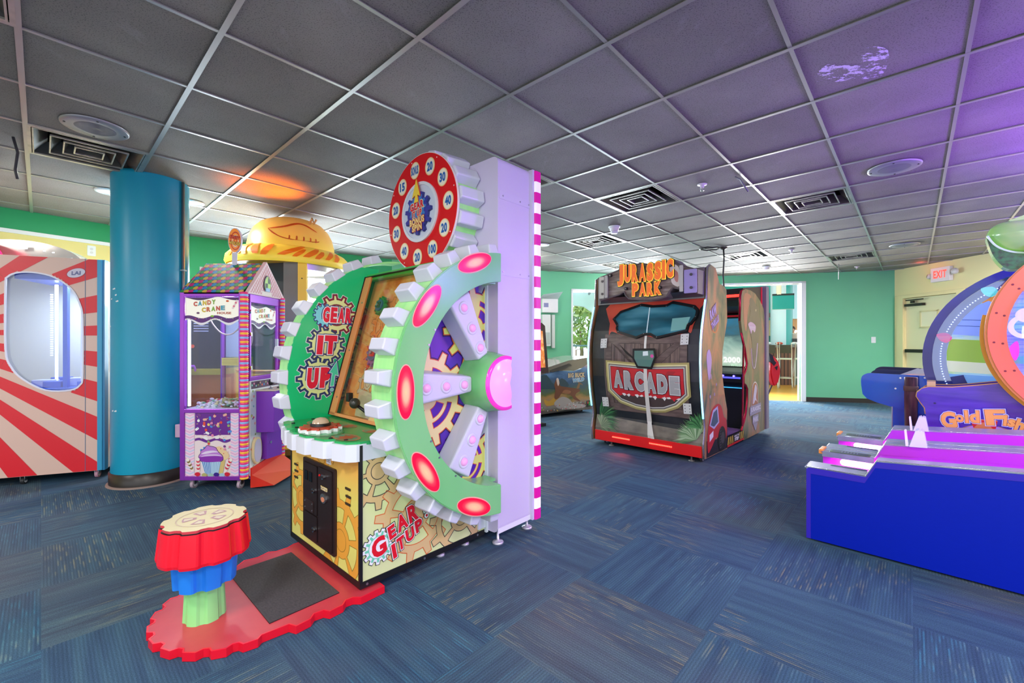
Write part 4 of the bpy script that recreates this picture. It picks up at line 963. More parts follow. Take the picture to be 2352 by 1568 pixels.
m = MB(); m.box(-.02, .015, -.006, .03, Z0, Z1, mat('#3b9fc8', .3), .004); m.box(.012, .03, .0, .06, Z0, Z1, mat('#2c7fae', .3)); m.build('corner_post', LM)
WS = mat('#e6e4e2', .35)
m = MB(); m.box(.0, .02, .05, .85, Z0, Z1, WS); rpn = right_plane(.02)
for q in ([(.1, .9), (.3, 1.3), (.3, 1.75), (.1, 1.35)], [(.09, .2), (.3, .9), (.22, .9), (.07, .3)], [(.1, 1.72), (.2, 1.85), (.4, 1.85), (.2, 1.6)], [(.3, .1), (.5, .8), (.7, .8), (.4, .1)]): m.decal(q, rpn, .0015, mat('#e6c4bc', .4))
m.box(X0, X0+.02, .05, .85, Z0, Z1, WS); m.box(X0, .0, .83, .85, Z0, Z1, WS); m.box(X0, .0, .02, .85, Z0, Z0+.02, WS); m.box(X0, 0, .02, .85, Z1-.02, Z1, WS); m.build('side_panel', LM)
m = MB(); m.prism(rrect(.12, .20, .30, .40, .005), rpn, .001, .006, mat('#26262a')); m.prism(rrect(.14, .18, .325, .375, .004), rpn, .006, .01, mat('#0a0a0c')); m.build('power_inlet', LM)
m = MB(); m.tube([(.03, .16, .35), (.09, .2, .2), (.10, .22, .05), (.0, .25, .02), (.12, .05, .014), (.2, .12, .012), (.1, .2, .012)], .009, BLACK); m.build('power_cord', LM)
m = MB(); f_ = front_plane(-.001); ov = lambda s: [( -.158+x*cos(.38)-z*sin(.38), 1.755+x*sin(.38)+z*cos(.38)) for x, z in circ(0, 0, .062*s, 32, .036*s)]
m.decal(ov(1.08), f_, .002, mat('#a8243a')); m.decal(ov(1.0), f_, .003, mat('#d8cfe0')); m.text('LAI', f_, -.158, 1.755, .06, .032, .004, mat('#3a3f86'), .05, 6, .15)
for k in range(4): m.decal([(-.188, 1.742+k*.008), (-.128, 1.747+k*.008), (-.128, 1.7488+k*.008), (-.188, 1.7438+k*.008)], f_, .005, mat('#cfc8dc'))
m.build('maker_badge', LM)
# interior
BLU = mat('#2c5fd0', .35); IW = mat('#e9eefc', .4, emit=.25)
m = MB(); m.box(X0+.03, -.02, .80, .82, Z0+.3, Z1-.05, mat('#dfe2cf', .5)); m.box(-.33, -.30, .18, .22, .76, 1.72, BLU); m.box(-.60, -.05, .10, .60, 1.70, 1.78, BLU); m.box(-.62, -.04, .05, .62, .72, .78, BLU)
m.box(-.12, -.06, .1, .6, .78, 1.72, mat('#c8d4f6', .35)); m.build('inner_frame', LM)
m = MB(); m.box(-.24, -.215, .25, .28, .78, 1.7, IW); m.box(-.44, -.425, .30, .32, .78, 1.68, mat('#f4f6ff', .3, emit=.8)); m.build('light_tube', LM)
m = MB()
for k in range(28): m.box(-.495, -.48, .35, .36, 1.05+k*.02, 1.06+k*.02, mat('#f6f8ff', .3, emit=.8))
m.build('led_column', LM)
for x, y, z, s in ((-.50, .30, .78, .07), (-.40, .22, .78, .06), (-.28, .35, .78, .08), (-.46, .45, .80, .06), (-.2, .25, .78, .05)):
    m = MB(); m.box(x-s, x+s, y-s*.8, y+s*.8, z, z+s*.9, BLU if s < .07 else mat('#cfd8f4', .4), .005); m.build('prize_box', LM)
lmp = bpy.data.lights.new('prize_lamp', 'AREA'); lo = bpy.data.objects.new('prize_lamp', lmp); COL.objects.link(lo); lmp.energy = 11; lmp.size = .3; lmp.color = (.8, .88, 1); lo.parent = LM; lo.location = (-.35, .35, 1.69)
m = MB(); m.prism([p for p in circ(-.70, 1.86, .45, 40, .20, 0, 180)], front_plane(.32), -.18, .0, mat('#a7a39e', .12, .6)); m.build('mirror_dome', LM)
m = MB(); m.prism(circ(-.90, 1.86, .17, 24, .17, 0, 180), front_plane(.12), -.1, .1, mat('#ef1e5a', .15, emit=.6)); m.build('beacon', LM)
for x, z, a in ((-.64, 1.99, 1), (-.50, 1.97, 0), (-.50, 1.995, 0), (-.44, 1.96, 0), (-.34, 1.90, 1)): m = MB(); w = .03 if a else .008; m.prism([(x-w, z-w*.6), (x+w, z-w*.4), (x+w, z+w*.7), (x-w, z+w*.5)], front_plane(.3), .02, .024, mat('#f4f6fa', .3, emit=.6)); m.build('dome_light', LM)
def caster(m, x, y, z1, r=.032, col='#c9b0c0'):
    m.prism(circ(y, r, r, 20), right_plane(x), -.011, .011, mat(col, .4)); m.prism(circ(y, r, r*.6, 16), right_plane(x), -.013, .013, mat('#e0dce4', .4)); m.box(x-.016, x-.012, y-.02, y+.012, r, z1, STEEL); m.box(x+.012, x+.016, y-.02, y+.012, r, z1, STEEL); m.box(x-.03, x+.03, y-.03, y+.03, z1-.006, z1, STEEL)
for x, y, c in ((-.52, .06, '#2a2a2c'), (-.05, .08, '#d49ab0'), (-1.25, .08, '#2a2a2c'), (-.06, .75, '#2a2a2c')): m = MB(); caster(m, x, y, .075, .03, c); m.build('caster', LM)

# ================================================================== CANDY CRANE
CC = thing('candy_crane', 'purple candy claw machine shaped like a house with a rainbow tiled roof', 'claw machine', (-2.63, 3.44, 0))
PU = mat('#9a3fc0', .22, .35); PU2 = mat('#7f35b8', .3, .2); CW, CD = .54, .51
m = MB()
for a in ((-.001, .033, -.001, .033, .076, 1.569), (-.001, .031, CD-.031, CD+.001, .076, 1.569), (.465, .478, -.001, .031, .076, 1.569)): m.box(*a, PU, .003)
for z0, z1 in ((.077, .108), (.611, .641), (1.533, 1.568)): m.box(.0, .475, .0, .03, z0, z1, PU, .003)
for z0, z1 in ((.077, .108), (1.49, 1.568), (.86, .895)): m.box(.505, CW, .03, CD, z0, z1, PU, .003)
m.box(0, .03, .0, CD, .077, .11, PU); m.box(0, CW, CD-.03, CD, .077, .11, PU); m.box(0, .03, .03, CD, .61, .64, PU); m.box(0, CW, CD-.03, CD, 1.53, 1.568, PU); m.box(0, .03, .03, CD, 1.53, 1.568, PU); m.box(0, CW, 0, CD, 1.555, 1.568, PU2)
m.build('frame', CC)
m = MB(); c_ = ['#f2a72c', '#f0c23c', '#e42a7a', '#7fb4e8', '#e8387a']
def candy_post(x, y, r, n):
    m = MB(); h = (1.568-.09)/n
    for i in range(n):
        z = .09+i*h; cc = (mat('#f5b53a', .35, emit=.15), mat('#ee2f82', .35, emit=.1), mat('#8fb8ee', .35, emit=.1), mat('#ee2f82', .35, emit=.1))[i % 4]
        m.lathe([(r*.86, z), (r, z+h*.3), (r, z+h*.7), (r*.86, z+h)], fr((x, y, 0), (1, 0, 0), (0, 1, 0)), cc, 16)
    return m.build('candy_post', CC)
candy_post(.51, .0, .031, 88); candy_post(.55, .495, .022, 100)
# lower printed panel
f = front_plane(.012); FPM = mat('#f2dde0', .4); cl = rectclip(.034, .468, .11, .609)
m = MB(); m.prism([(.03, .105), (.47, .105), (.47, .615), (.03, .615)], f, -.01, 0, FPM)
m.decal([(.112, .435), (.394, .435), (.394, .609), (.112, .609)], f, .001, mat('#6a1f92', .4))
def wave(x0, x1, z, amp, k, n=24, ph=0): return [(x0+(x1-x0)*i/n, z+amp*sin(ph+k*2*pi*i/n)) for i in range(n+1)]
m.decal(wave(.112, .394, .43, .008, 1.5, ph=2)+[(.394, .40), (.112, .40)], f, .0014, mat('#f0dfe0')); m.decal(wave(.112, .394, .435, .01, 1.5)+wave(.112, .394, .45, .0, 1)[::-1], f, .0018, mat('#6a1f92', .4))
m.decal(wave(.112, .394, .405, .008, 2)+wave(.112, .394, .383, .01, 2, ph=.3)[::-1], f, .002, mat('#6a1f92', .4))
for x0 in (.036, .396):
    m.decal([(x0, .11), (x0+.072, .11), (x0+.072, .609), (x0, .609)], f, .0022, mat('#f4d2e8', .4))
    for k in range(24):
        z = .10+k*.022; c = mat('#b9d0f2' if k % 2 else '#eaa6d4', .4)
        for s_, xa, xb in ((1, x0, x0+.036), (-1, x0+.036, x0+.072)): m.decal([(xa, z+(.016 if s_ > 0 else 0)), (xb, z+(0 if s_ > 0 else .016)), (xb, z+.007+(0 if s_ > 0 else .016)), (xa, z+.007+(.016 if s_ > 0 else 0))], f, .0026, c, cl)
random.seed(3)
cols = ['#e84a3a', '#9ab06a', '#8fd0c8', '#f0b0a0', '#7a3a8a', '#e8d06a', '#e88ab0', '#f4f0f0', '#4a90e0']
for k in range(70):
    x, z, a = random.uniform(.12, .39), random.uniform(.40, .60), random.uniform(0, pi); c = mat(random.choice(cols), .4)
    if k % 5 == 0: m.decal(circ(x, z, .011, 12), f, .003, c)
    elif k % 5 == 1: m.decal([(x+cos(a)*u-sin(a)*v, z+sin(a)*u+cos(a)*v) for u, v in rrect(-.016, .016, -.009, .009, .006, 3)], f, .003, c)
    else: m.decal([(x+cos(a)*u-sin(a)*v, z+sin(a)*u+cos(a)*v) for u, v in ((-.007, -.0018), (.007, -.0018), (.007, .0018), (-.007, .0018))], f, .003, c)
for k in range(30):
    x, z = random.uniform(.12, .39), random.uniform(.23, .40); m.decal(circ(x, z, random.choice((.004, .010)), 10), f, .003, mat(random.choice(cols), .4))
# cupcake
yel = smooth([(.29, .24), (.36, .24), (.385, .27), (.36, .31), (.31, .345), (.27, .32)], 4); m.decal(yel, f, .0034, mat('#f2cfa0', .4)); m.decal([(.27, .13), (.335, .13), (.355, .235), (.28, .235)], f, .0034, mat('#dcc07a', .4))
ic = smooth([(.155, .235), (.145, .265), (.16, .29), (.165, .31), (.19, .325), (.21, .35), (.235, .345), (.275, .335), (.295, .305), (.31, .29), (.33, .27), (.335, .24), (.30, .222), (.20, .218)], 4)
m.decal(grow(ic, .004), f, .0038, mat('#3a1648')); m.decal(ic, f, .0042, mat('#c27fd8', .35)); m.decal(smooth([(.155, .235), (.15, .26), (.24, .275), (.33, .262), (.335, .24), (.30, .224), (.20, .22)], 4), f, .0046, mat('#8f2fb0', .35))
m.decal(smooth([(.165, .285), (.20, .305), (.26, .312), (.30, .30), (.25, .295), (.20, .285)], 4), f, .005, mat('#ead6f4', .35)); m.decal(smooth([(.16, .262), (.21, .281), (.29, .281), (.325, .268), (.27, .27), (.20, .266)], 4), f, .005, mat('#e0c0ee', .35))
m.decal([(.165, .222), (.32, .222), (.30, .125), (.195, .125)], f, .0044, mat('#c4dff6', .4))
for k in range(11): x = .172+k*.014; m.decal([(x, .221), (x+.006, .221), (.198+k*.0098+.004, .126), (.198+k*.0098, .126)], f, .0048, mat('#2a5fc0' if k < 5 else '#8fb4dc', .4))
for x, z, c, a in ((.075, .20, '#8a6a3a', 2.0), (.14, .20, '#e0405a', 1.6), (.38, .20, '#d8304a', 1.1)):
    for k in range(7): d = (k-3)*.014; m.decal(circ(x+cos(a)*d, z+sin(a)*d, .014, 12), f, .0045+k*.0002, mat(c if k % 2 else '#f2e8e0', .4))
for x, z, c in ((.135, .125, '#d81f3a'), (.37, .125, '#d81f3a'), (.285, .122, '#3a1f8a'), (.19, .118, '#b8b070'), (.33, .118, '#a8c8d8'), (.24, .115, '#9ac0b8')): m.decal(circ(x, z, .022, 16, .016), f, .006, mat(c, .35))
m.build('printed_panel', CC)
# glass panes
m = MB(); m.box(.032, .466, .014, .018, .641, 1.533, glass('#f6f6ff', .03)); m.build('side_glass', CC)
m = MB(); m.box(.522, .526, .04, .47, .895, 1.49, glass('#f6f6ff', .05)); m.box(.525, .538, .03, .045, .895, 1.49, PU); m.box(.525, .538, .425, .475, .895, 1.49, PU); dr = m.build('glass_door', CC)
for z in (1.4, 1.22, .95): m = MB(); m.box(.536, .548, .03, .042, z, z+.03, CHROME); m.build('hinge', dr)
m = MB(); m.box(.536, .56, .40, .41, 1.1, 1.2, STEEL); m.build('door_lock', dr)
# banner
def banner(m, f, x0, x1, zt, s, fn=None):
    w = x1-x0; cb = [(-1, 0, -x0), (1, 0, x1)]
    m.decal(wave(x0, x1, zt-.008, .012*s, 1.5, ph=2.2)+wave(x0, x1, zt-.155*s, .012*s, 2.0, ph=.8)[::-1], f, .001, mat('#f4f0e2', .35, emit=.25))
    m.decal(wave(x0, x1, zt, .0, 1)+wave(x0, x1, zt-.012, .012*s, 1.5, ph=2.2)[::-1], f, .0014, mat('#4a1460', .4))
    m.decal(wave(x0, x1, zt-.155*s, .012*s, 2.0, ph=.8)+wave(x0, x1, zt-.185*s, .018*s, 2.0, ph=.9)[::-1], f, .0018, mat('#5a1678', .4))
    m.decal(wave(x0, x1, zt-.185*s, .018*s, 2.0, ph=.9)+wave(x0, x1, zt-.20*s, .022*s, 2.0, ph=.9)[::-1], f, .0016, mat('#f0ecf4', .4))
    pal = ['#d8504a', '#3aa8c8', '#e8c83a', '#e0704a', '#8ac04a']
    for word, cx, cz, ww in (('CANDY', x0+.36*w, zt-.045*s, .42*w), ('CRANE', x0+.52*w, zt-.092*s, .44*w)):
        for k, ch in enumerate(word):
            m.text(ch, f, cx+(k-2)*ww/5, cz+.004*s*(k-2), ww/5*.82, .036*s, .0026, mat(pal[(k+(2 if word == 'CRANE' else 0)) % 5], .35), .05, outline=mat('#a8803a', .4), ow=.02)
    m.text('HOUSE', f, x0+.72*w, zt-.125*s, .26*w, .018*s, .003, mat('#b8503a', .4), .04)
    m.decal(circ(x0+.78*w, zt-.03*s, .012*s, 14, .008*s), f, .003, mat('#e0602a')); m.decal(circ(x0+.24*w, zt-.125*s, .013*s, 14, .008*s), f, .003, mat('#6a3a6a')); m.decal(circ(x0+.50*w, zt-.15*s, .014*s, 14, .008*s), f, .003, mat('#8ac03a'))
    for k in range(5): m.decal(circ(x0+.88*w+k*.008*s, zt-(.085-k*.014)*s, .009*s, 12), f, .003+k*.0002, mat('#e8809a' if k % 2 else '#f4e0e4'))
    for k in range(26): x = random.uniform(x0+.01, x1-.01); m.decal(circ(x, zt-(.172+.004*sin(4*pi*(x-x0)/w+.9)*s)*s, .003, 8), f, .0034, mat(random.choice(cols)))
m = MB(); banner(m, front_plane(.012), .034, .466, 1.528, 1.0); banner(m, right_plane(.529), .05, .42, 1.47, .85); m.build('banner', CC)
# interior: light strip, back panes, candy pile, claw
m = MB(); m.box(.04, .056, .03, .045, .66, 1.35, mat('#f8f6ff', .3, emit=1.2)); m.build('light_tube', CC)
m = MB(); m.box(.03, .50, CD-.018, CD-.014, .64, 1.53, glass('#d8dcf0', .05)); m.box(.012, .016, .03, CD-.03, .64, 1.53, glass('#d8dcf0', .04)); m.build('rear_glass', CC)
m = MB(); m.box(.03, .51, .02, CD-.02, .60, .645, mat('#f0f0f6', .4)); m.box(.012, .52, .035, CD-.03, .11, .60, mat('#d8d0e4', .5)); m.build('prize_tray', CC)
random.seed(11)
m = MB()
for k in range(420):
    x, y = random.uniform(.05, .46), random.uniform(.045, .46); hgt = .645+.05*(.4+.6*sin(3.2*(x+y)+1))*(1+(x > .25)*.7)*(.6+y)
    r = random.uniform(.008, .014); c = mat(random.choice(['#e8ece8', '#c8e4d8', '#e8f0c8', '#e0686a', '#7abf9a', '#f4f4f4', '#f0e8b0', '#f4f4f4', '#e8c8d8', '#dfe8f0']), .3)
    m.sphere((x, y, random.uniform(.648, hgt)), r, c, 6, 4, (random.uniform(1, 1.8), 1, .8))
m.build('wrapped_candy', CC, kind='stuff')
m = MB(); hose = [(.09, .2, 1.40), (.12, .2, 1.33), (.18, .2, 1.26), (.24, .2, 1.235), (.30, .2, 1.25), (.36, .2, 1.31), (.40, .2, 1.37)]; m.tube(smooth(hose, 5, False), .006, mat('#c8c0b4', .35)); m.tube(smooth([(.40, .2, 1.36), (.385, .2, 1.27), (.39, .2, 1.17), (.42, .2, 1.13), (.45, .2, 1.17), (.45, .2, 1.28), (.43, .2, 1.36)], 5, False), .006, mat('#c8c0b4', .35)); m.build('air_hose', CC)
m = MB(); m.box(.38, .46, .16, .24, 1.37, 1.43, STEEL, .004); m.tube([(.42, .2, 1.37), (.42, .2, 1.26)], .008, STEEL)
for k in range(3): a = k*2.1; m.tube([(.42, .2, 1.27), (.42+.035*cos(a), .2+.035*sin(a), 1.235), (.42+.022*cos(a), .2+.022*sin(a), 1.19)], .005, CHROME)
m.build('claw', CC)
m = MB(); m.box(.30, .46, .05, .19, .645, .65, glass('#f8f4d8', .05)); m.box(.30, .302, .05, .2, .65, 1.05, glass('#f8f4d8', .08)); m.box(.30, .46, .2, .202, .65, 1.05, glass('#f8f4d8', .08)); m.build('prize_chute', CC)
m = MB(); m.box(.30, .44, .046, .049, .985, 1.045, mat('#e4dc6a', .4)); 
for k in range(4): m.box(.31, .43, .044, .046, .995+k*.012, .998+k*.012, mat('#a89a3a'))
m.build('notice', CC)
lmp = bpy.data.lights.new('crane_fill', 'POINT'); lo = bpy.data.objects.new('crane_fill', lmp); COL.objects.link(lo); lmp.energy = 5; lmp.shadow_soft_size = .04; lmp.color = (.95, .95, 1); lo.parent = CC; lo.location = (.22, .25, 1.46)  # unseen fill light added to brighten the candy and the interior
# gable roof
RF = NB('candy_roof', .35); s_ = RF.n('SeparateXYZ', {0: RF.n('TexCoord').outputs['Object']}); X = RF.math('DIVIDE', s_.outputs[0], .036); Zq = RF.math('DIVIDE', s_.outputs[2], .030)
row = RF.math('FLOOR', Zq); xs = RF.math('ADD', X, RF.math('MULTIPLY', row, .5)); col_ = RF.math('FLOOR', xs); idx = RF.math('MODULO', RF.math('ADD', RF.math('MULTIPLY', row, 2.0), RF.math('ADD', col_, 40.0)), 4.0)
cc = RF.ramp(RF.math('DIVIDE', RF.math('ADD', idx, .5), 4.0), [(0, '#c8187a'), (.25, '#0f86c8'), (.5, '#3a9a4a'), (.75, '#d8b03a')], 'CONSTANT')
fx = RF.math('SUBTRACT', RF.math('FRACT', xs), .5); fz = RF.math('SUBTRACT', RF.math('FRACT', Zq), .42); dd = RF.math('SQRT', RF.math('ADD', RF.math('MULTIPLY', fx, fx), RF.math('MULTIPLY', fz, fz)))
RF.base(RF.mix(RF.ramp(dd, [(.50, (0, 0, 0, 1)), (.58, (1, 1, 1, 1))]), cc, srgb('#3a2a5a')))
m = MB(); y0, y1, z0, zr = -.01, CD+.01, 1.568, 1.84; ym = (y0+y1)/2
for ya in (y0, y1): m.add([(.005, ya, z0), (.50, ya, z0), (.545, ym, zr), (.03, ym, zr), (.005, ya*.97+ym*.03, z0-.004), (.50, ya*.97+ym*.03, z0-.004), (.545, ym, zr-.012), (.03, ym, zr-.012)], [(0, 1, 2, 3), (4, 5, 6, 7), (0, 1, 5, 4), (1, 2, 6, 5), (3, 0, 4, 7)], RF.m)
m.build('roof', CC)
m = MB(); gf = right_plane(.545); tri = [(y0, z0-.01), (y1+.03, z0-.01), (ym, zr+.012)]; m.prism(tri, gf, -.03, .0, mat('#f0ccd4', .4)); k_ = MB(); k_.prism([(y0, z0), (y1, z0), (ym, zr)], right_plane(.03), 0, .006, mat('#f0ccd4', .4)); k_.build('rear_gable', CC)
ct = [(-(zr-z0), (ym-y0)*-1, 0)]
hp = []
for a, b in ((tri[0], tri[1]), (tri[1], tri[2]), (tri[2], tri[0])): dx, dz = b[0]-a[0], b[1]-a[1]; hp.append((dz, -dx, dz*a[0]-dx*a[1]-.012*sqrt(dx*dx+dz*dz)))
for k in range(-6, 16):
    for sl in (1.25, -1.25):
        q = [(y0+k*.035, z0), (y0+k*.035+.0045, z0), (y0+k*.035+.0045+.3/sl, z0+.3), (y0+k*.035+.3/sl, z0+.3)] if sl > 0 else [(y1-k*.035, z0), (y1-k*.035+.0045, z0), (y1-k*.035+.0045+.3/sl, z0+.3), (y1-k*.035+.3/sl, z0+.3)]
        m.decal(q, gf, .001, mat('#c83a4a', .4), hp)
m.decal([(ym-.07, z0), (ym+.07, z0), (ym+.075, z0+.03), (ym-.075, z0+.03)], gf, .0015, mat('#f4e4dc'))
m.build('gable', CC)
m = MB(); o1 = smooth([(ym-.045, 1.62), (ym-.045, 1.69), (ym, 1.735), (ym+.045, 1.69), (ym+.045, 1.62), (ym, 1.605)], 6); m.prism(o1, gf, .0, .008, mat('#4a4a4e', .4)); m.decal(grow(o1, -.008), gf, .009, mat('#a8d85a', .35))
for q in ([(ym, 1.668), (ym+.037, 1.668), (ym+.035, 1.70), (ym, 1.725)], [(ym-.037, 1.625), (ym, 1.615), (ym, 1.668), (ym-.037, 1.668)]): m.decal(q, gf, .0096, mat('#2f4a3a'))
m.build('round_window', CC)
m = MB(); m.box(.548, .556, ym-.03, ym+.03, 1.60, 1.63, mat('#8fc0e8', .35)); m.build('window_tag', CC)
# lollipop sign
m = MB(); lp = front_plane(.245); m.box(.258, .298, .24, .25, 1.80, 1.93, mat('#d8d4e8', .35)); m.build('sign_post', CC)
m = MB(); el = circ(.278, 2.035, .056, 36, .104); m.prism(el, lp, -.02, 0, mat('#d8d0e4', .35)); m.decal(grow(el, -.004), lp, .001, mat('#f08a2a', .3, emit=.25))
for k in range(3): m.decal([circ(.285, 2.03, .042-k*.014, 28, .078-k*.026), circ(.285, 2.03, .036-k*.014, 28, .068-k*.026)], lp, .002, mat('#d83a2a' if k != 1 else '#f4d8c0', .3))
m.text('CANDY', lp, .278, 2.06, .085, .028, .004, mat('#e8402a', .3), .05, -12, outline=mat('#7a1f1a'), ow=.06); m.text('HOUSE', lp, .282, 2.01, .095, .028, .004, mat('#f0c84a', .3), .05, -12, outline=mat('#8a3a1a'), ow=.06)
m.build('lollipop_sign', CC)
# right side: printed board, control box, coin door, ramp, scoop
m = MB(); m.box(.515, .54, .03, CD-.02, .10, .86, mat('#e6ecf0', .4)); rf = right_plane(.54)
random.seed(5)
for k in range(60): y, z = random.choice((random.uniform(.04, .10), random.uniform(.44, .48))), random.uniform(.12, .85); m.decal(circ(y, z, random.uniform(.006, .014), 10), rf, .001, mat(random.choice(cols), .4))
m.decal([(.04, .795), (.47, .795), (.47, .855), (.04, .855)], rf, .002, mat('#4a1a4a', .4))
for k in range(16): m.decal(circ(.05+k*.028, .825+.012*sin(k*2), .009, 10), rf, .0026, mat(random.choice(cols), .4))
m.build('side_board', CC)
m = MB(); m.box(.54, .686, .107, .37, .434, .772, PU2, .006); m.prism([(.37, .434), (.46, .47), (.46, .772), (.37, .772)], right_plane(.54), 0, .12, PU2); cb = m.build('control_box', CC)
m = MB(); m.box(.54, .70, .10, .47, .772, .782, mat('#d8c4b4', .3), .002); m.build('control_top', cb)
m = MB(); m.lathe([(.018, 0), (.016, .006), (.006, .01), (.006, .035)], fr((.61, .20, .782), (1, 0, 0), (0, 1, 0)), STEEL, 16); m.sphere((.61, .20, .835), .02, BLACK, 14, 8, (1, 1, 1.3)); m.build('joystick', cb)
m = MB(); m.prism(rrect(.13, .24, .65, .745, .02), right_plane(.686), 0, .004, mat('#e8f4ff', .3, emit=1.4)); m.build('display', cb)
for y in (.28, .32): m = MB(); m.lathe([(.012, 0), (.011, .008), (.001, .01)], fr((.63, y, .782), (1, 0, 0), (0, 1, 0)), BLACK, 14); m.build('button', cb)
m = MB(); m.prism(rrect(.255, .295, .56, .66, .004), right_plane(.686), 0, .005, mat('#5a5868', .4)); m.build('bill_slot', cb)
m = MB(); m.prism([(.175, .20), (.41, .18), (.41, .40), (.175, .42)], right_plane(.541), 0, .05, PU2); kd = m.build('cash_door', CC)
m = MB(); m.prism(circ(.225, .33, .012, 12), right_plane(.591), 0, .008, CHROME); m.build('lock', kd)
m = MB(); m.prism(smooth([(.045, .24), (.05, .36), (.10, .40), (.15, .36), (.155, .24), (.10, .18)], 5), rf, .002, .02, mat('#e8d0a0', .35)); m.prism(smooth([(.055, .24), (.06, .35), (.10, .385), (.14, .35), (.145, .24), (.10, .195)], 5), rf, .02, .022, mat('#c8c0d8', .35)); m.build('prize_flap', CC)
m = MB(); RP = mat('#e0301e', .35); m.prism([(.03, .01), (.03, .165), (.49, .21), (.49, .06)], right_plane(.541), 0, .012, RP); m.add([(.553, .03, .11), (.553, .49, .16), (.73, .49, .03), (.73, .03, .03)], [(0, 1, 2, 3)], mat('#e8604a', .35)); m.add([(.73, .03, .03), (.73, .49, .03), (.66, .45, .008), (.60, .08, .008)], [(0, 1, 2, 3)], RP); m.add([(.553, .03, .01), (.553, .03, .11), (.73, .03, .03)], [(0, 1, 2)], RP); m.build('step_ramp', CC)
for x, y in ((.07, .06), (.45, .05), (.07, .45), (.47, .45)): m = MB(); caster(m, x, y, .08, .034, '#b8a0b0'); m.build('caster', CC)
# ================================================================== YELLOW HAT MACHINE
HM = thing('hat_game', 'round game cabinet topped by a giant yellow straw-coloured hat with a feather wing print', 'arcade game', (-2.41, 4.72, 0)); U0 = fr((0, 0, 0), (1, 0, 0), (0, 1, 0))
HY = NB('hat_yellow', .4, Emission_Strength=.15); s_ = HY.n('SeparateXYZ', {0: HY.n('TexCoord').outputs['Object']}).outputs[2]
c_ = HY.ramp(HY.math('ADD', HY.math('MULTIPLY', HY.n('TexNoise', {2: 3.0}).outputs[0], .05), s_), [(.0, '#f8e04a'), (1.0, '#f8e04a')])
mr_ = HY.n('MapRange', {0: s_, 1: 1.95, 2: 2.5}).outputs[0]; c_ = HY.ramp(mr_, [(0, '#f6dc3e'), (.4, '#f7d04a'), (.6, '#fac055'), (1, '#fdb554')]); HY.base(c_); HY.t.links.new(c_, HY.b.inputs['Emission Color']); HY = HY.m
HO = mat('#ee7a10', .4, emit=.1)
m = MB(); n = 56; secs = []
def brim(s, z, dz=0): 
    P = []
    for k in range(n):
        a = 2*pi*k/n; r = .56*s*(1+.05*cos(2*a)); P.append((r*cos(a)*1.03, r*sin(a), z+dz*(cos(a)*-.06)))
    return P
prof = [(1.0, 1.965), (1.03, 2.0), (1.01, 2.06), (.93, 2.11), (.82, 2.145), (.73, 2.155)]
V = []; F = []
for s, z in prof: V += [(x, y, z+.03*(-x)) for x, y, _ in brim(s, z)]
for i in range(len(prof)-1):
    for k in range(n): F.append((i*n+k, i*n+(k+1) % n, (i+1)*n+(k+1) % n, (i+1)*n+k))
m.add(V, F, HY, True); m.prism([(x, y) for x, y, _ in brim(.99, 0)], top_plane(1.965), 0, 0, mat('#d8b83a'))
br = m.build('hat_brim', HM)
for a, da, z0, z1, tw in ((-118, 5, .95, .80, 8), (-108, 3, .99, .86, -4), (-96, 4, .96, .78, -5), (-88, 4, 1.0, .80, 6), (-72, 5, .97, .82, 22), (-60, 3, 1.0, .9, 10), (-50, 4, .98, .84, 14), (-40, 3, 1.0, .9, 8), (-30, 3, .97, .86, 10), (-130, 3, .98, .82, 6), (-20, 3, .99, .88, 6)):
    V = []
    for t in range(7):
        u = t/6; h = 2.012+(1-z0)*.25+(.128-(z1-.78)*.35)*u; s = 1.0
        # height on the brim profile
        for (s0, h0), (s1, h1) in zip(prof[1:], prof[2:]):
            if h0 <= h <= h1: s = s0+(s1-s0)*(h-h0)/(h1-h0); break
        ang = a+tw*u; w = da*(.4+.6*sin(pi*(u*.8+.15)))
        for d in (-w, w):
            q = radians(ang+d); r = .565*s*(1+.05*cos(2*q)); x, y = r*cos(q)*1.03, r*sin(q); V.append((x*1.004, y*1.004, h-.03*x+.004))
    k_ = MB(); k_.add(V, [(2*i, 2*i+1, 2*i+3, 2*i+2) for i in range(6)], HO); k_.build('straw_mark', br)
m = MB(); cp_ = [(.43, 2.12), (.425, 2.20), (.405, 2.29), (.365, 2.37), (.30, 2.435), (.21, 2.475), (.10, 2.492), (.001, 2.495)]; m.lathe(cp_, fr((.02, 0, 0), (1, 0, 0), (0, 1, 0)), HY, 48); cr = m.build('hat_crown', HM)
def on_crown(u, v, h):   # u = angle deg, v = z
    v = v-.02
    for (r0, z0), (r1, z1) in zip(cp_, cp_[1:]):
        if z0 <= v <= z1 or (r1, z1) == cp_[-1]: r = r0+(r1-r0)*(v-z0)/(z1-z0); break
    a = radians(-68+(u+68)*1.12+8); return (.02+(r+h)*cos(a), (r+h)*sin(a), v+h*.3)
bands = [z+.02 for r, z in cp_]; m = MB()
wing = smooth([(-100, 2.325), (-92, 2.325), (-80, 2.34), (-68, 2.375), (-60, 2.39), (-52, 2.375), (-40, 2.335), (-40, 2.345), (-52, 2.395), (-60, 2.408), (-68, 2.398), (-80, 2.36), (-92, 2.338)], 3)
m.decal(wing, None, .004, mat('#e05a18', .4), bands=bands, fn=on_crown)
low = smooth([(-100, 2.33), (-94, 2.28), (-84, 2.235), (-74, 2.215), (-60, 2.21), (-48, 2.215), (-40, 2.225), (-38, 2.24), (-44, 2.225), (-50, 2.222), (-62, 2.218), (-74, 2.224), (-84, 2.245), (-92, 2.285)], 3)
m.decal(low, None, .004, mat('#c8501a', .4), bands=bands, fn=on_crown)
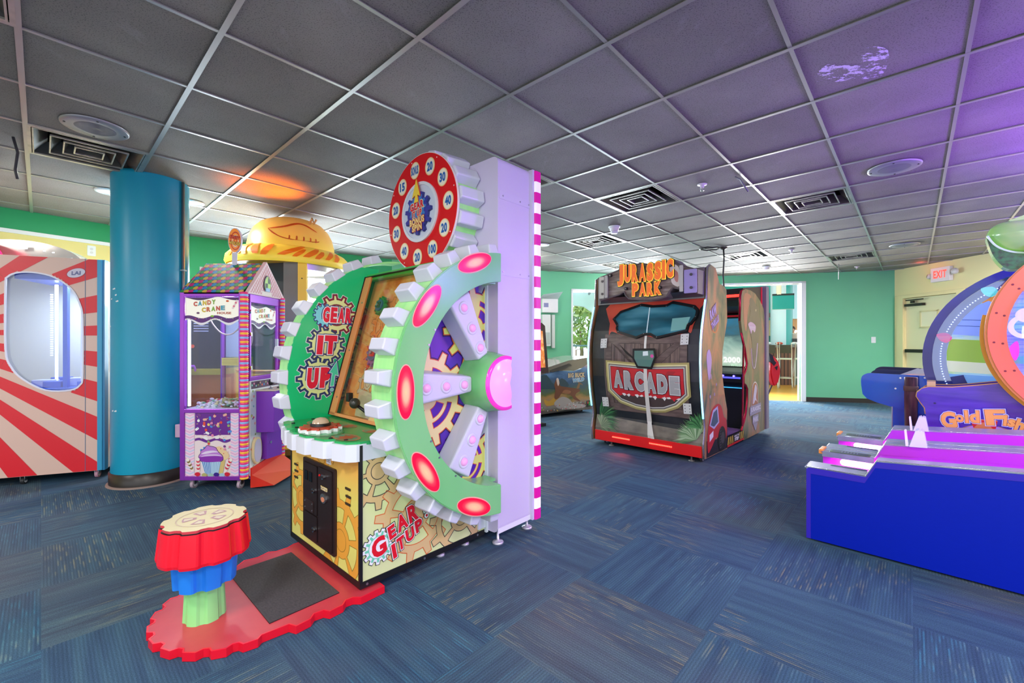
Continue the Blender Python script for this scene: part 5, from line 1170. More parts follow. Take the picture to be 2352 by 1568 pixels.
for u in (-75, -67, -59, -51, -44): m.decal(smooth([(u, 2.215), (u+2.0, 2.22), (u+2.2, 2.255), (u+.8, 2.258), (u+.4, 2.235)], 3), None, .004, mat('#d86a28', .4), bands=bands, fn=on_crown)
m.build('wing_print', cr)
m = MB(); m.tube([(.30, -.2, 2.40), (.34, -.22, 2.45), (.36, -.22, 2.40), (.385, -.22, 2.44)], .012, mat('#f0b070', .4)); m.build('feather_tip', HM)
YB = mat('#f2c838', .35, emit=.1); DKP = mat('#2a2622', .5); GRP = mat('#7a7670', .45)
m = MB(); m.lathe([(.50, .06), (.50, .86), (.44, .90)], U0, YB, 40); m.lathe([(.505, .06), (.505, .12)], U0, mat('#8a6a1a'), 40); m.prism(circ(0, 0, .5, 40), top_plane(.88), 0, .01, mat('#e88a3a', .4)); m.build('base', HM)
m = MB(); m.prism([(-.5, .0), (-.30, -.30), (.14, -.39), (.14, -.36), (-.28, -.27), (-.46, .02)], top_plane(0), .88, 1.97, DKP); m.prism([(.14, -.405), (.29, -.41), (.29, -.38), (.14, -.37)], top_plane(0), .10, 1.97, GRP); m.build('back_panel', HM)
m = MB(); m.prism([(.29, -.42), (.36, -.39), (.36, -.36), (.29, -.38)], top_plane(0), .10, 1.97, YB)
for z in (1.0, 1.4, 1.8): m.prism([(.32, z), (.33, z), (.33, z+.01), (.32, z+.01)], front_plane(-.405), 0, .006, BLACK)
m.build('post', HM)
m = MB(); m.lathe([(.50, .90), (.50, 1.95)], U0, glass('#f4f8ee', .06), 24, a0=-46, a1=70); m.build('curved_glass', HM)
m = MB(); m.lathe([(.51, 1.90), (.52, 1.97)], U0, mat('#c8ccc4', .25, .6), 24, a0=-46, a1=70); m.build('glass_rail', HM)
m = MB(); m.tube([(.49, -.12, .90), (.49, -.12, 1.95)], .012, mat('#d8c89a', .4)); m.build('mullion', HM)
m = MB()
for k in range(9): a = k*.9; m.sphere((.15+.2*cos(a), -.05+.2*sin(a), 1.0+.04*k), .045, mat(('#c8d84a', '#e8e0c8', '#d8c86a')[k % 3], .5), 10, 8)
m.build('toy_display', HM)

# ================================================================== DARK SCREEN GAME BEHIND THE CRANE
t = thing('screen_game', 'dark cabinet with glowing dots and an orange base, seen through the crane glass', 'arcade game', (-3.27, 4.42, 0), 8)
m = MB(); m.box(-.30, .30, 0, .4, .9, 1.55, mat('#2a2c3a', .4)); m.build('cabinet', t)
m = MB(); m.box(-.32, .32, -.02, .42, .06, .86, mat('#e8803a', .4)); m.box(-.33, .33, -.03, .43, .84, .90, mat('#e8d84a', .4)); m.build('base', t)
m = MB(); f_ = front_plane(-.001); m.prism([(-.25, 1.25), (-.06, 1.25), (-.06, 1.5), (-.25, 1.5)], f_, 0, .004, mat('#8fa8c8', .3, emit=.4))
for i in range(4):
    for j in range(3): m.decal([(-.24+i*.045, 1.27+j*.075), (-.205+i*.045, 1.27+j*.075), (-.205+i*.045, 1.32+j*.075), (-.24+i*.045, 1.32+j*.075)], f_, .005, mat('#d0e0f0', .3, emit=.5))
m.build('screen', t)
m = MB()
for i in range(8): m.decal([(.03, 1.28+i*.026), (.17, 1.28+i*.026), (.17, 1.29+i*.026), (.03, 1.29+i*.026)], f_, .002, mat('#e4e4ec', .4))
m.build('notice', t)
for x, z, c in ((-.15, .99, '#e8503a'), (-.08, 1.03, '#4ac8e8'), (-.02, 1.08, '#e8c8a0'), (.02, 1.13, '#e8502a'), (-.13, 1.12, '#c84020')): m = MB(); m.prism(circ(x, z, .018, 14), f_, 0, .006, mat(c, .3, emit=.8)); m.build('lamp', t)
m = MB(); m.tube([(-.10, -.02, .88), (-.10, -.05, .93), (.06, -.05, .93), (.06, -.02, .88)], .012, mat('#c060d0', .3, emit=.5)); m.build('handle', t)

# ================================================================== DINOSAUR GAME
JP = thing('dinosaur_shooter_game', 'large sit-in dinosaur shooting cabinet with a wooden gate picture on its front', 'arcade game', (1.846, 4.15, 0), -44.5)
TB = [(.055, .012), (.17, .0), (.20, -.002), (.34, .03), (.44, .012), (.60, -.02), (.79, -.05), (.99, -.062), (1.15, -.055), (1.30, -.03), (1.45, .02), (1.60, .07), (1.90, .09)]
def PY(z):
    for (z0, y0), (z1, y1) in zip(TB, TB[1:]):
        if z <= z1: return y0+(y1-y0)*(z-z0)/(z1-z0)
    return TB[-1][1]
BZ_ = [z for z, y in TB]
fnj = lambda x, z, h: (x, PY(z)-h, z)
def jd(m, loops, h, mt, clip=None): m.decal(loops, None, h, mt, clip, BZ_, fnj)
FX0, FX1 = -1.235, -.03
WOOD = NB('gate_print', .35, Coat_Weight=.35); mp = WOOD.n('Mapping', {0: WOOD.n('TexCoord').outputs['Object'], 3: (9, 1, 1.2)}).outputs[0]; nw = WOOD.n('TexNoise', {0: mp, 2: 4.0, 3: 6.0}).outputs[0]
WOOD.base(WOOD.ramp(nw, [(.3, '#54423c'), (.5, '#6e5850'), (.7, '#826b61')])); WOOD = WOOD.m
DW = NB('dark_print', .35, Coat_Weight=.35); DW.base(DW.ramp(DW.n('TexNoise', {2: 5.0, 3: 5.0}).outputs[0], [(.3, '#161618'), (.6, '#2b2a2b'), (.8, '#3a3634')])); DW = DW.m
m = MB(); m.add([(x, PY(z), z) for z in BZ_[1:] for x in (FX0, FX1)], [(2*i, 2*i+1, 2*i+3, 2*i+2) for i in range(len(BZ_)-2)], DW)
m.add([(x, .12, z) for z in (.06, 1.88) for x in (FX0, FX1)], [(0, 1, 3, 2)], DW); m.add([(FX0, .12, 1.88), (FX1, .12, 1.88), (FX1, .09, 1.9), (FX0, .09, 1.9)], [(0, 1, 2, 3)], DW)
jd(m, [(-1.08, .42), (-.17, .42), (-.17, 1.26), (-1.08, 1.26)], .002, WOOD)
lw_ = mat('#2a1f1c', .5)
for x in (-.95, -.83, -.71, -.44, -.32): jd(m, [(x, .42), (x+.006, .42), (x+.006, 1.2), (x, 1.2)], .003, lw_)
PL = NB('plank_print', .35); PL.base(PL.ramp(PL.n('TexNoise', {0: PL.n('Mapping', {0: PL.n('TexCoord').outputs['Object'], 3: (2, 1, 8)}).outputs[0], 2: 3.0, 3: 5.0}).outputs[0], [(.3, '#4f3d38'), (.7, '#7a655c')])); PL = PL.m
for q in ([(-1.08, 1.16), (-.15, 1.16), (-.15, 1.25), (-1.08, 1.25)], [(-1.08, .42), (-.15, .42), (-.15, .50), (-1.08, .50)], [(-.64, .42), (-.54, .42), (-.54, 1.25), (-.64, 1.25)], [(-1.06, .46), (-.99, .46), (-.99, 1.2), (-1.06, 1.2)], [(-.22, .46), (-.15, .46), (-.15, 1.2), (-.22, 1.2)],
          [(-.98, 1.16), (-.90, 1.16), (-.64, .84), (-.64, .94)], [(-.54, .84), (-.54, .94), (-.28, 1.16), (-.20, 1.16)]):
    jd(m, grow(q, .004), .0034, lw_); jd(m, q, .004, PL)
rb = smooth([(-1.06, 1.62), (-.08, 1.62), (-.06, 1.50), (-.10, 1.35), (-.12, 1.26), (-.17, 1.29), (-.22, 1.25), (-.40, 1.24), (-.50, 1.22), (-.60, 1.24), (-.70, 1.22), (-.90, 1.26), (-1.0, 1.29), (-1.03, 1.25), (-1.04, 1.38)], 3)
SUN = NB('sunset_print', .35, Coat_Weight=.35); SUN.base(SUN.ramp(SUN.n('TexNoise', {2: 2.2, 3: 3.0}).outputs[0], [(.35, '#b8382a'), (.6, '#d8553a'), (.75, '#e07a4a')])); SUN = SUN.m
jd(m, rb, .005, SUN)
GRD = NB('ground_print', .3, Coat_Weight=.3); GRD.base(GRD.ramp(GRD.n('TexNoise', {2: 7.0, 3: 6.0}).outputs[0], [(.3, '#5d554a'), (.7, '#8a8070')])); GRD = GRD.m
jd(m, [(FX0, .17), (FX1, .17), (FX1, .29), (-.6, .31), (FX0, .34)], .002, GRD)
jd(m, [(-.602, .30), (-.585, .17), (-.545, .17), (-.555, .30), (-.565, .84), (-.60, .84)], .0056, mat('#d9d2c6', .35)); jd(m, [(-.60, 1.10), (-.575, 1.10), (-.575, 1.26), (-.60, 1.26)], .0056, mat('#e8e4da', .35))  # pale streaks: a light reflection painted onto the gate print
random.seed(9)
def palm(cx, cz, r, a0, a1, n, col):
    for k in range(n):
        a = radians(a0+(a1-a0)*k/(n-1)); L = r*random.uniform(.75, 1); bx, bz = cx+L*cos(a), cz+L*sin(a)-.25*L*L*6*abs(cos(a))*.3
        px, pz = -sin(a)*.010, cos(a)*.010; jd(m, [(cx-px*.4, cz-pz*.4), ((cx+bx)/2-px, (cz+bz)/2+.015-pz), (bx, bz), ((cx+bx)/2+px, (cz+bz)/2+.015+pz)], .006+.0002*k, mat(random.choice(col), .4), rectclip(FX0, FX1, .17, 1.9))
palm(-1.20, .30, .30, -25, 75, 26, ['#2f5a34', '#3f7a44', '#5a8a50', '#24442a']); palm(-1.16, .22, .16, -60, 120, 30, ['#6a7a5a', '#8a9472', '#55684a']); palm(-.09, .22, .24, 60, 200, 34, ['#7a9a6a', '#9ab088', '#557a4c', '#6a8a5a']); palm(-.05, .33, .18, 80, 180, 18, ['#4f8a50', '#2f5a34'])
m.build('front_gate', JP)
# arcade shield
m = MB(); sh = [(-1.036, .951), (-1.03, .64), (-.90, .525), (-.72, .475), (-.53, .46), (-.40, .475), (-.27, .53), (-.14, .65), (-.144, .954), (-.59, .93)][::-1]
def shj(q, h, mt, cl=None): m.decal(q, None, h, mt, cl, BZ_, fnj)
shj(grow(sh, .02), .010, mat('#b8a868', .35, .3)); shj(sh, .011, mat('#e0d49a', .35)); shj(grow(sh, -.014), .012, mat('#8a8078', .3, .3)); shj(grow(sh, -.028), .013, mat('#d8d4cc', .35)); shj(grow(sh, -.036), .0135, mat('#4a3a36', .4))
red = [p for p in grow(sh, -.042)]; shj(red, .014, mat('#c8262c', .35), [(0, -1, -.60)]); 
for k in range(14): x = -.92+k*.05; shj([(x, .612+.01*sin(k*2.3)), (x+.035, .620), (x+.05, .606), (x+.03, .588+.012*sin(k*3)), (x+.012, .60)], .015, mat('#e8e4dc', .4) if k % 3 else mat('#c8262c', .35), None)
for q, c in (([(-.93, .905), (-.85, .90), (-.62, .66), (-.70, .66)], '#a8262a'), ([(-.52, .66), (-.44, .66), (-.26, .88), (-.34, .88)], '#a8262a')): shj(q, .0145, mat(c, .35))
for k, ch in enumerate('ARCADE'):
    cx = -.905+k*.126; hh = .215-.012*abs(k-2.5); cz = .755-.006*(k-2.5)
    for ex, ht, mt in ((.022, .016, mat('#2b2020', .4)), (.010, .017, mat('#efece6', .3, .2)), (-.004, .018, mat('#b4b0ac', .3, .2))):
        m.text(ch, None, cx, cz, .102+ex, hh+ex, ht, mt, .09+max(0, ex)*2, 0, 0, fn=fnj, bands=BZ_)
m.build('arcade_badge', JP)
m = MB(); jd(m, [(-.602, .34), (-.545, .17), (-.505, .17), (-.555, .34), (-.560, .90), (-.598, .90)], .0192, mat('#d9d2c6', .35)); m.build('painted_reflection', JP)  # pale reflection streak painted on, running over the badge
for x, z in ((-1.09, 1.16), (-.18, 1.20), (-1.10, .50), (-.17, .52)):
    m = MB(); jd(m, [(x-.035, z-.055), (x+.045, z-.05), (x+.045, z+.055), (x-.035, z+.05)], .012, mat('#d8d4cc', .35))
    for dx in (-.018, .028):
        for dz in (-.03, .0, .03): jd(m, circ(x+dx, z+dz, .005, 8), .013, mat('#55504a'))
    m.build('hinge_plate', JP)
# mask window and small window
mask = [(-.985, 1.43), (-.92, 1.50), (-.69, 1.565), (-.56, 1.54), (-.40, 1.54), (-.34, 1.57), (-.12, 1.515), (-.085, 1.48), (-.088, 1.42), (-.13, 1.36), (-.155, 1.35), (-.165, 1.29), (-.46, 1.225), (-.53, 1.262), (-.605, 1.262), (-.69, 1.228), (-.91, 1.29), (-.93, 1.33), (-.925, 1.36)][::-1]
TG = NB('tinted_window', .08, Coat_Weight=.5); TG.base(TG.ramp(TG.n('TexNoise', {2: 1.6, 3: 2.0}).outputs[0], [(.3, '#1d4852'), (.5, '#2b6a78'), (.7, '#5a98a4')])); TG = TG.m
m = MB(); jd(m, [grow(mask, .016), grow(mask, -.006)], .022, mat('#0e0e10', .3)); jd(m, grow(mask, .022), .010, mat('#0e0e10', .3))
for q in mask[::2]: jd(m, circ(q[0], q[1], .005, 8), .024, mat('#8a8a8a', .3, .6))
wf = m.build('window_frame', JP)
m = MB(); jd(m, grow(mask, -.004), .014, TG); jd(m, [(-.58, 1.27), (-.568, 1.27), (-.578, 1.55), (-.59, 1.55)], .016, mat('#cfe8e8', .3)); jd(m, [(-.32, 1.28), (-.17, 1.30), (-.155, 1.36), (-.14, 1.42), (-.32, 1.41)], .015, mat('#7ab0a4', .3)); m.build('tinted_pane', wf)  # pale upright streak continues the painted reflection up the pane
sm = [(-.705, 1.09), (-.48, 1.095), (-.465, 1.02), (-.51, .91), (-.66, .915), (-.705, 1.0)][::-1]
m = MB(); jd(m, grow(sm, .014), .024, mat('#0e0e10', .3)); jd(m, grow(sm, -.008), .026, mat('#5f8478', .1)); jd(m, [(-.60, 1.03), (-.54, 1.035), (-.545, 1.08), (-.60, 1.075)], .0265, mat('#e4ece8', .3)); jd(m, circ(-.50, 1.03, .018, 14), .0265, mat('#d8509a', .3)); m.build('small_window', JP)
# red bumper
m = MB(); m.box(FX0, FX1, -.012, .12, .058, .17, mat('#e01c1c', .3), .004); m.build('bumper', JP)
for x0, x1 in ((-1.0, -.80), (-.56, -.33)):
    m = MB()
    for k in range(14): x = x0+(x1-x0)*k/13; m.prism(circ(x, .118, .008, 8), front_plane(-.012), 0, .004, mat('#ff7a5a', .3, emit=5, ecol='#ff3a2a'))
    m.build('led_strip', JP)
lamp('bumper_glow', 'SPOT', (1.15, 4.55, .12), 4, (1, .08, .05), .05, rot=(-38, 0, -44.5+180-180), spot=120)
# side panels with chrome edge
SP2 = NB('jungle_print', .35, Coat_Weight=.3); nj = SP2.n('TexNoise', {0: SP2.n('Mapping', {0: SP2.n('TexCoord').outputs['Object'], 3: (1, 2.2, 1.1)}).outputs[0], 2: 2.4, 3: 5.0, 8: .8}).outputs[0]
SP2.base(SP2.ramp(nj, [(.25, '#2e3b33'), (.40, '#6d6a48'), (.52, '#a87850'), (.62, '#c07c50'), (.75, '#8a8a58')])); SP2 = SP2.m
rear = [(.27, 1.91), (.384, 1.764), (.50, 1.752), (.582, 1.72), (.603, 1.40), (.53, 1.24), (.465, 1.08), (.455, .85), (.52, .65), (.60, .466), (.605, .05)]
front = [(PY(z)-.012, z) for z in BZ_]
panel = front+[(.10, 1.905), (.14, 1.93)]+rear
for x in (0, FX0-.03):
    m = MB(); m.prism(panel, right_plane(x), -.028, 0, SP2)
    if x == 0:
        f_ = right_plane(0); m.text('RAW', f_, .20, 1.47, .19, .10, .002, mat('#b9a0d8', .35), .06, 28, .2, outline=mat('#5a3a5a'), ow=.05); m.text('THRILLS', f_, .25, 1.37, .22, .07, .002, mat('#b9a0d8', .35), .06, 28, .2, outline=mat('#5a3a5a'), ow=.05)
        m.decal([circ(.24, 1.36, .10, 24), circ(.24, 1.36, .085, 24)], f_, .0014, mat('#d87a3a', .4))
        m.decal(smooth([(.03, 1.05), (.10, 1.10), (.16, 1.0), (.13, .86), (.09, .80), (.05, .9)], 4), f_, .0015, mat('#c4a6c8', .4))
        cl = [(-1, 0, -.03), (1, 0, .60), (0, -1, -.06)]
        m.decal([(.02, .06), (.60, .06), (.60, .36), (.45, .30), (.30, .20), (.02, .22)], f_, .0012, mat('#2a2426', .4), cl)
        m.decal(smooth([(.05, .22), (.08, .36), (.16, .50), (.30, .55), (.42, .52), (.50, .40), (.57, .36), (.585, .20), (.46, .12), (.30, .22), (.16, .14), (.07, .10)], 4), f_, .002, mat('#c02830', .35), cl)
        m.decal([(.10, .36), (.19, .50), (.32, .53), (.36, .36), (.22, .31)], f_, .003, mat('#b8b4d0', .3), cl); m.decal([(.13, .36), (.205, .475), (.30, .50), (.33, .37), (.22, .335)], f_, .0035, mat('#4a5a6a', .3), cl)
        m.decal(circ(.44, .18, .11, 28, .13), f_, .004, mat('#1c1a1c', .5), cl); m.decal(circ(.46, .19, .05, 20, .06), f_, .0045, mat('#4a4444', .4), cl); m.decal([(.10, .20), (.20, .24), (.20, .30), (.10, .27)], f_, .004, mat('#e8e0e0', .35), cl)
        for k in range(8): m.decal([(.38, .09+k*.028), (.41, .095+k*.028), (.41, .108+k*.028), (.38, .10+k*.028)], f_, .005, mat('#5a5656'), cl)
        for k in range(10): m.decal(circ(random.uniform(.1, .4), random.uniform(.62, .85), .018, 10), f_, .0016, mat('#a890a8' if k % 2 else '#8a7a50', .4))
    m.build('side_panel', JP)
    m = MB(); loop = [(x-.014+0, p[0], p[1]) for p in panel]; m.tube(loop, .010, mat('#c8c4c8', .25, .8), 8, closed=True); m.build('edge_molding', JP)
    m = MB(); m.tube([(x-.014, PY(z)-.028, z) for z in [.44+.06*k for k in range(20)]], .009, mat('#d8fbff', .2, emit=1.8, ecol='#7aeaff'), 8); m.build('light_tube', JP)
# marquee
MQ = NB('marquee_wood', .4); MQ.base(MQ.ramp(MQ.n('TexNoise', {0: MQ.n('Mapping', {0: MQ.n('TexCoord').outputs['Object'], 3: (2, 1, 14)}).outputs[0], 2: 3.0, 3: 5.0}).outputs[0], [(.3, '#5b4a44'), (.5, '#7d6a62'), (.7, '#a09088')])); MQ = MQ.m
mq = smooth([(-1.11, 1.63), (-.86, 1.68), (-.81, 1.70), (-.76, 1.63), (-.50, 1.60), (-.33, 1.62), (-.27, 1.70), (-.03, 1.63)], 2, False)
mqt = [(-.03, 1.86), (-.20, 1.93), (-.26, 1.985), (-.40, 1.985), (-.50, 1.965), (-.62, 2.0), (-.70, 1.98), (-.80, 2.005), (-.86, 2.0), (-.87, 1.955), (-1.11, 1.90)]
mf = front_plane(-.10); out_ = mq+mqt
m = MB(); m.prism(out_, mf, -.17, 0, MQ, side=mat('#6a6068', .4)); m.prism([grow(out_, -.002), grow(out_, -.014)], mf, .0, .008, mat('#5a4c50', .4)); MQO = m.build('marquee', JP)
m = MB(); m.add([(FX0-.0, .09, 1.60), (FX1, .09, 1.60), (-.05, -.08, 1.66), (-1.1, -.08, 1.66)], [(0, 1, 2, 3)], mat('#4a4850', .4)); m.box(FX0, FX1, .05, .14, 1.60, 1.90, mat('#7a746e', .45)); m.build('marquee_bracket', JP)
for x0, x1, z0, z1, c in ((-1.11, -1.045, 1.655, 1.895, '#b8b2ac'), (-1.04, -1.0, 1.66, 1.905, '#a8a2a0'), (-.20, -.165, 1.66, 1.915, '#c8c2bc'), (-.155, -.035, 1.64, 1.865, '#a898d0')):
    m = MB(); m.prism(rrect(x0, x1, z0, z1, .008, 3), mf, .004, .020, mat(c, .35, .3))
    if x1-x0 > .05:
        for z in (z0+.05, z1-.05): m.prism(circ((x0+x1)/2+.01, z, .014, 12), mf, .02, .028, mat('#5a5658', .3, .5))
    m.build('marquee_plate', MQO)
for x, z in ((-.97, 1.90), (-.78, 1.74), (-.29, 1.93), (-.40, 1.72)): m = MB(); m.prism(circ(x, z, .018, 14), mf, .0, .02, mat('#3a3436', .3, .6)); m.prism(circ(x, z, .009, 10), mf, .02, .026, mat('#8a8488', .3, .6)); m.build('marquee_bolt', MQO)
m = MB(); m.decal(smooth([(-.30, 1.93), (-.21, 1.90), (-.20, 1.72), (-.27, 1.74), (-.29, 1.80)], 3), mf, .009, mat('#d8c8c0', .4)); m.decal(smooth([(-.27, 1.88), (-.22, 1.85), (-.22, 1.76), (-.25, 1.78)], 3), mf, .010, mat('#c07a70', .4)); m.build('marquee_art', MQO)
m = MB()
for word, x0, w, z, h in (('JURASSIC', -.885, .63, 1.885, .185), ('PARK', -.71, .33, 1.712, .135)):
    n_ = len(word)
    acc = x0; tot_ = sum(.45 if c == 'I' else 1.0 for c in word)
    for k, ch in enumerate(word):
        ww = w/tot_*(.45 if ch == 'I' else 1.0); cx = acc+ww/2; acc += ww; hh = h*(1.22 if (ch == 'J') else 1.0); cz = z-(.015 if ch == 'J' else 0)+.004*abs(k-n_/2)
        for ex, ht, mt in ((.024, .010, mat('#2a1010', .4)), (.013, .016, mat('#f6d84a', .35, emit=.5)), (0, .022, mat('#f0702a', .35, emit=.3))): m.text(ch, mf, cx, cz, ww*.84+ex, hh+ex, ht, mt, .07+ex*1.5)
m.build('marquee_lettering', MQO)
# rear module
m = MB(); rp2 = [(1.067, 1.70), (1.10, 1.755), (1.212, 1.785), (1.40, 1.785), (1.577, 1.763), (1.80, 1.68), (1.93, 1.60), (1.985, 1.50), (1.985, .054), (1.139, .05), (1.115, .178), (1.20, .26), (1.262, .34), (1.31, .48), (1.313, .627), (1.25, .68), (1.188, .70), (1.188, .79), (1.27, .85), (1.305, .92), (1.22, 1.10), (1.10, 1.28), (1.044, 1.414)][::-1]
DN = NB('dinosaur_print', .35, Coat_Weight=.3); nd = DN.n('TexNoise', {0: DN.n('Mapping', {0: DN.n('TexCoord').outputs['Object'], 3: (1, 3.0, 1.0)}).outputs[0], 2: 1.6, 3: 5.0, 8: 1.2}).outputs[0]
DN.base(DN.ramp(nd, [(.28, '#55603e'), (.42, '#7d7a4e'), (.52, '#9a8258'), (.62, '#b8805a'), (.74, '#c89068')])); DN = DN.m
for x in (0, FX0-.03):
    m = MB(); m.prism(rp2, right_plane(x), -.028, 0, DN)
    if x == 0:
        f_ = right_plane(0)
        m.decal(smooth([(1.35, 1.66), (1.44, 1.70), (1.62, 1.62), (1.75, 1.50), (1.80, 1.36), (1.72, 1.20), (1.70, .95), (1.66, .80), (1.56, .78), (1.48, .90), (1.45, 1.15), (1.38, 1.30), (1.30, 1.34), (1.30, 1.42), (1.38, 1.52)], 4), f_, .0015, mat('#857a58', .4))
        m.decal(smooth([(1.30, 1.38), (1.38, 1.41), (1.50, 1.40), (1.60, 1.36), (1.55, 1.29), (1.47, 1.32), (1.41, 1.27), (1.36, 1.33)], 3), f_, .0025, mat('#e0c4c4', .4))
        for k in range(5): m.decal([(1.33+k*.05, 1.36), (1.355+k*.05, 1.36), (1.343+k*.05, 1.30)], f_, .003, mat('#f2ece4', .35))
        m.decal(circ(1.60, 1.56, .016, 12), f_, .003, mat('#f4e8b0', .3)); m.tube([(.002, y, z) for y, z in smooth([(1.42, 1.10), (1.45, .95), (1.50, .86), (1.57, .88), (1.62, 1.0), (1.66, 1.16)], 4, False)], .006, mat('#e4d8cc', .4), 5)
        m.decal(smooth([(1.15, 1.70), (1.30, 1.74), (1.42, 1.70), (1.30, 1.55), (1.24, 1.30), (1.15, 1.40)], 3), f_, .0012, mat('#c88a60', .4))
        arch = [(1.42, .40)]+circ(1.56, .56, .135, 18, None, 180, 0)[0:]+[(1.70, .40)]; arch = arch[::-1]
        m.decal(arch, f_, .003, mat('#e6dccf', .35)); m.decal(grow(arch, -.014), f_, .0035, mat('#b07048', .35)); m.decal(smooth([(1.47, .44), (1.52, .58), (1.58, .66), (1.64, .60), (1.60, .50), (1.66, .44), (1.58, .47), (1.53, .44)], 3), f_, .004, mat('#ddd4d8', .35))
        m.decal([(1.36, .30), (1.80, .31), (1.80, .42), (1.36, .41)], f_, .0045, mat('#a49ca8', .35)); m.text('JURASSIC', f_, 1.58, .36, .40, .07, .0055, mat('#e4e0e8', .35), .04); m.decal([(1.46, .19), (1.70, .20), (1.70, .29), (1.46, .29)], f_, .0045, mat('#a49ca8', .35)); m.text('PARK', f_, 1.58, .24, .20, .06, .0055, mat('#e4e0e8', .35), .04)
        m.decal(smooth([(1.50, .18), (1.58, .10), (1.66, .18), (1.64, .19), (1.52, .19)], 3), f_, .004, mat('#a49ca8', .35))
    m.build('rear_side_panel', JP)
    m = MB(); m.tube([(x-.014, y, z) for y, z in rp2[1:]+rp2[:1] if y < 1.35], .011, mat('#c01838', .25, .5) if 1 else CHROME, 8, caps=True); m.build('rear_edge_molding', JP)
m = MB(); m.box(FX0-.0, -.03, .02, 1.98, .10, .15, mat('#1d1d22', .5)); m.box(FX0, -.03, .03, .60, .15, .16, BLACK); DP = NB('diamond_plate', .4, Metallic=.5); DP.base(DP.ramp(DP.n('TexChecker', {0: DP.n('TexCoord').outputs['Object'], 3: 40.0}).outputs[1], [(0, '#7a5a90'), (1, '#b088c0')])); m.box(FX0, -.031, .55, 1.2, .155, .165, DP.m); m.build('floor_deck', JP)
m = MB(); m.box(-.03, -.0, .60, 1.15, .062, .165, mat('#1a1a1c', .4)); f_ = right_plane(0); m.decal([(.60, .085), (1.15, .085), (1.15, .165), (.60, .165)], f_, .002, mat('#26241e', .4))
for k in range(14): y = .60+k*.06; m.decal([(y, .085), (y+.03, .085), (y+.06, .165), (y+.03, .165)], f_, .003, mat('#d8b83a', .4), [(-1, 0, -.60), (1, 0, 1.15)])
m.decal([(.80, .085), (.99, .085), (.99, .165), (.80, .165)], f_, .0034, mat('#26241e', .4)); m.text('MIND THE', f_, .895, .147, .15, .022, .004, mat('#f0ece4'), .03); m.text('STEP', f_, .895, .112, .13, .036, .004, mat('#f0ece4'), .06); m.decal([(.60, .062), (1.15, .062), (1.15, .083), (.60, .083)], f_, .003, mat('#c81c1c', .35)); m.build('step_edge', JP)
m = MB(); m.box(FX0+.04, -.08, .14, .50, .16, .50, mat('#16161a', .6), .02); m.box(FX0+.04, -.08, .12, .24, .45, 1.15, mat('#16161a', .6), .02); m.build('seat', JP)
m = MB(); m.prism([(1.30, .15), (1.96, .15), (1.96, .86), (1.60, .86), (1.28, .82), (1.20, .80), (1.20, .70), (1.32, .62)], right_plane(-.03), FX0+.03, 0, mat('#15161e', .4)); m.build('console', JP)
m = MB(); m.box(FX0+.02, -.05, 1.192, 1.20, .745, .765, mat('#5a5cff', .3, emit=1.2))
for k in range(10): m.prism(circ(-.12-k*.12, .775, .012, 10), front_plane(1.19), 0, .006, mat('#a8a8ff', .3, emit=6, ecol='#5a50ff'))
m.box(FX0+.02, -.05, 1.30, 1.31, .625, .64, mat('#3aa0f0', .3, emit=2)); m.build('blue_led_bar', JP)
SCN = NB('game_screen', .2, Emission_Strength=.75); ns = SCN.n('TexNoise', {2: 3.2, 3: 5.0, 8: 1.0}).outputs[0]; zz = SCN.n('SeparateXYZ', {0: SCN.n('TexCoord').outputs['Object']}).outputs[2]
v_ = SCN.math('ADD', SCN.math('MULTIPLY', ns, .5), SCN.math('MULTIPLY', SCN.math('SUBTRACT', zz, .85), .75)); cc_ = SCN.ramp(v_, [(.18, '#2f7a48'), (.32, '#cfe0d0'), (.45, '#8fb0a4'), (.58, '#4a6a70'), (.7, '#3a7a98')]); SCN.base(cc_); SCN.t.links.new(cc_, SCN.b.inputs['Emission Color']); SCN = SCN.m
m = MB(); m.box(FX0+.03, -.04, 1.60, 1.62, .84, 1.52, BLACK); m.prism([(FX0+.05, .87), (-.05, .87), (-.05, 1.47), (FX0+.05, 1.47)], front_plane(1.60), 0, .004, SCN); m.text('2000', front_plane(1.595), -.27, .95, .20, .07, .0, mat('#f4f4f0', .3, emit=1), .03, sp=1.1); m.text('WILD', front_plane(1.595), -.22, .885, .13, .03, .0, mat('#c8f0d0', .3, emit=.8), .03, sp=1.1)
m.box(FX0+.03, -.04, 1.59, 1.61, 1.49, 1.51, mat('#c01828', .3, emit=.3)); m.build('screen', JP)
m = MB(); m.prism([(1.30, 1.60), (1.20, 1.66), (1.22, 1.80), (2.0, 1.88), (2.0, 1.53), (1.6, 1.53)], right_plane(-.03), FX0+.03, 0, mat('#17151a', .4)); m.box(-.031, -.02, 1.93, 1.955, 1.55, 1.875, mat('#d8203a', .3, emit=.3)); m.build('screen_hood', JP)
m = MB(); m.box(FX0+.3, -.06, 1.195, 1.21, 1.70, 1.73, mat('#ff5a50', .3, emit=4, ecol='#ff2820')); m.build('red_led_bar', JP)
m = MB(); m.box(FX0-.02, .02, 1.985, 2.10, .06, 1.89, mat('#8a7f8a', .4), .004); m.build('rear_cabinet', JP)
m = MB(); m.box(-.5, -.3, 1.23, 1.33, .78, .98, mat('#15151a', .4), .01); m.box(-.42, -.38, 1.08, 1.30, .93, .98, mat('#1a1a20', .4), .01); m.build('gun_mount', JP)
for x, y in ((-1.06, .06), (-.15, .05), (-1.1, 1.85), (-.12, 1.85), (-.12, 1.2)): m = MB(); m.lathe([(.001, 0), (.03, 0), (.03, .008), (.01, .012), (.008, .07)], fr((x, y, 0), (1, 0, 0), (0, 1, 0)), mat('#a8a4a0', .3, .7), 16); m.build('levelling_foot', JP)
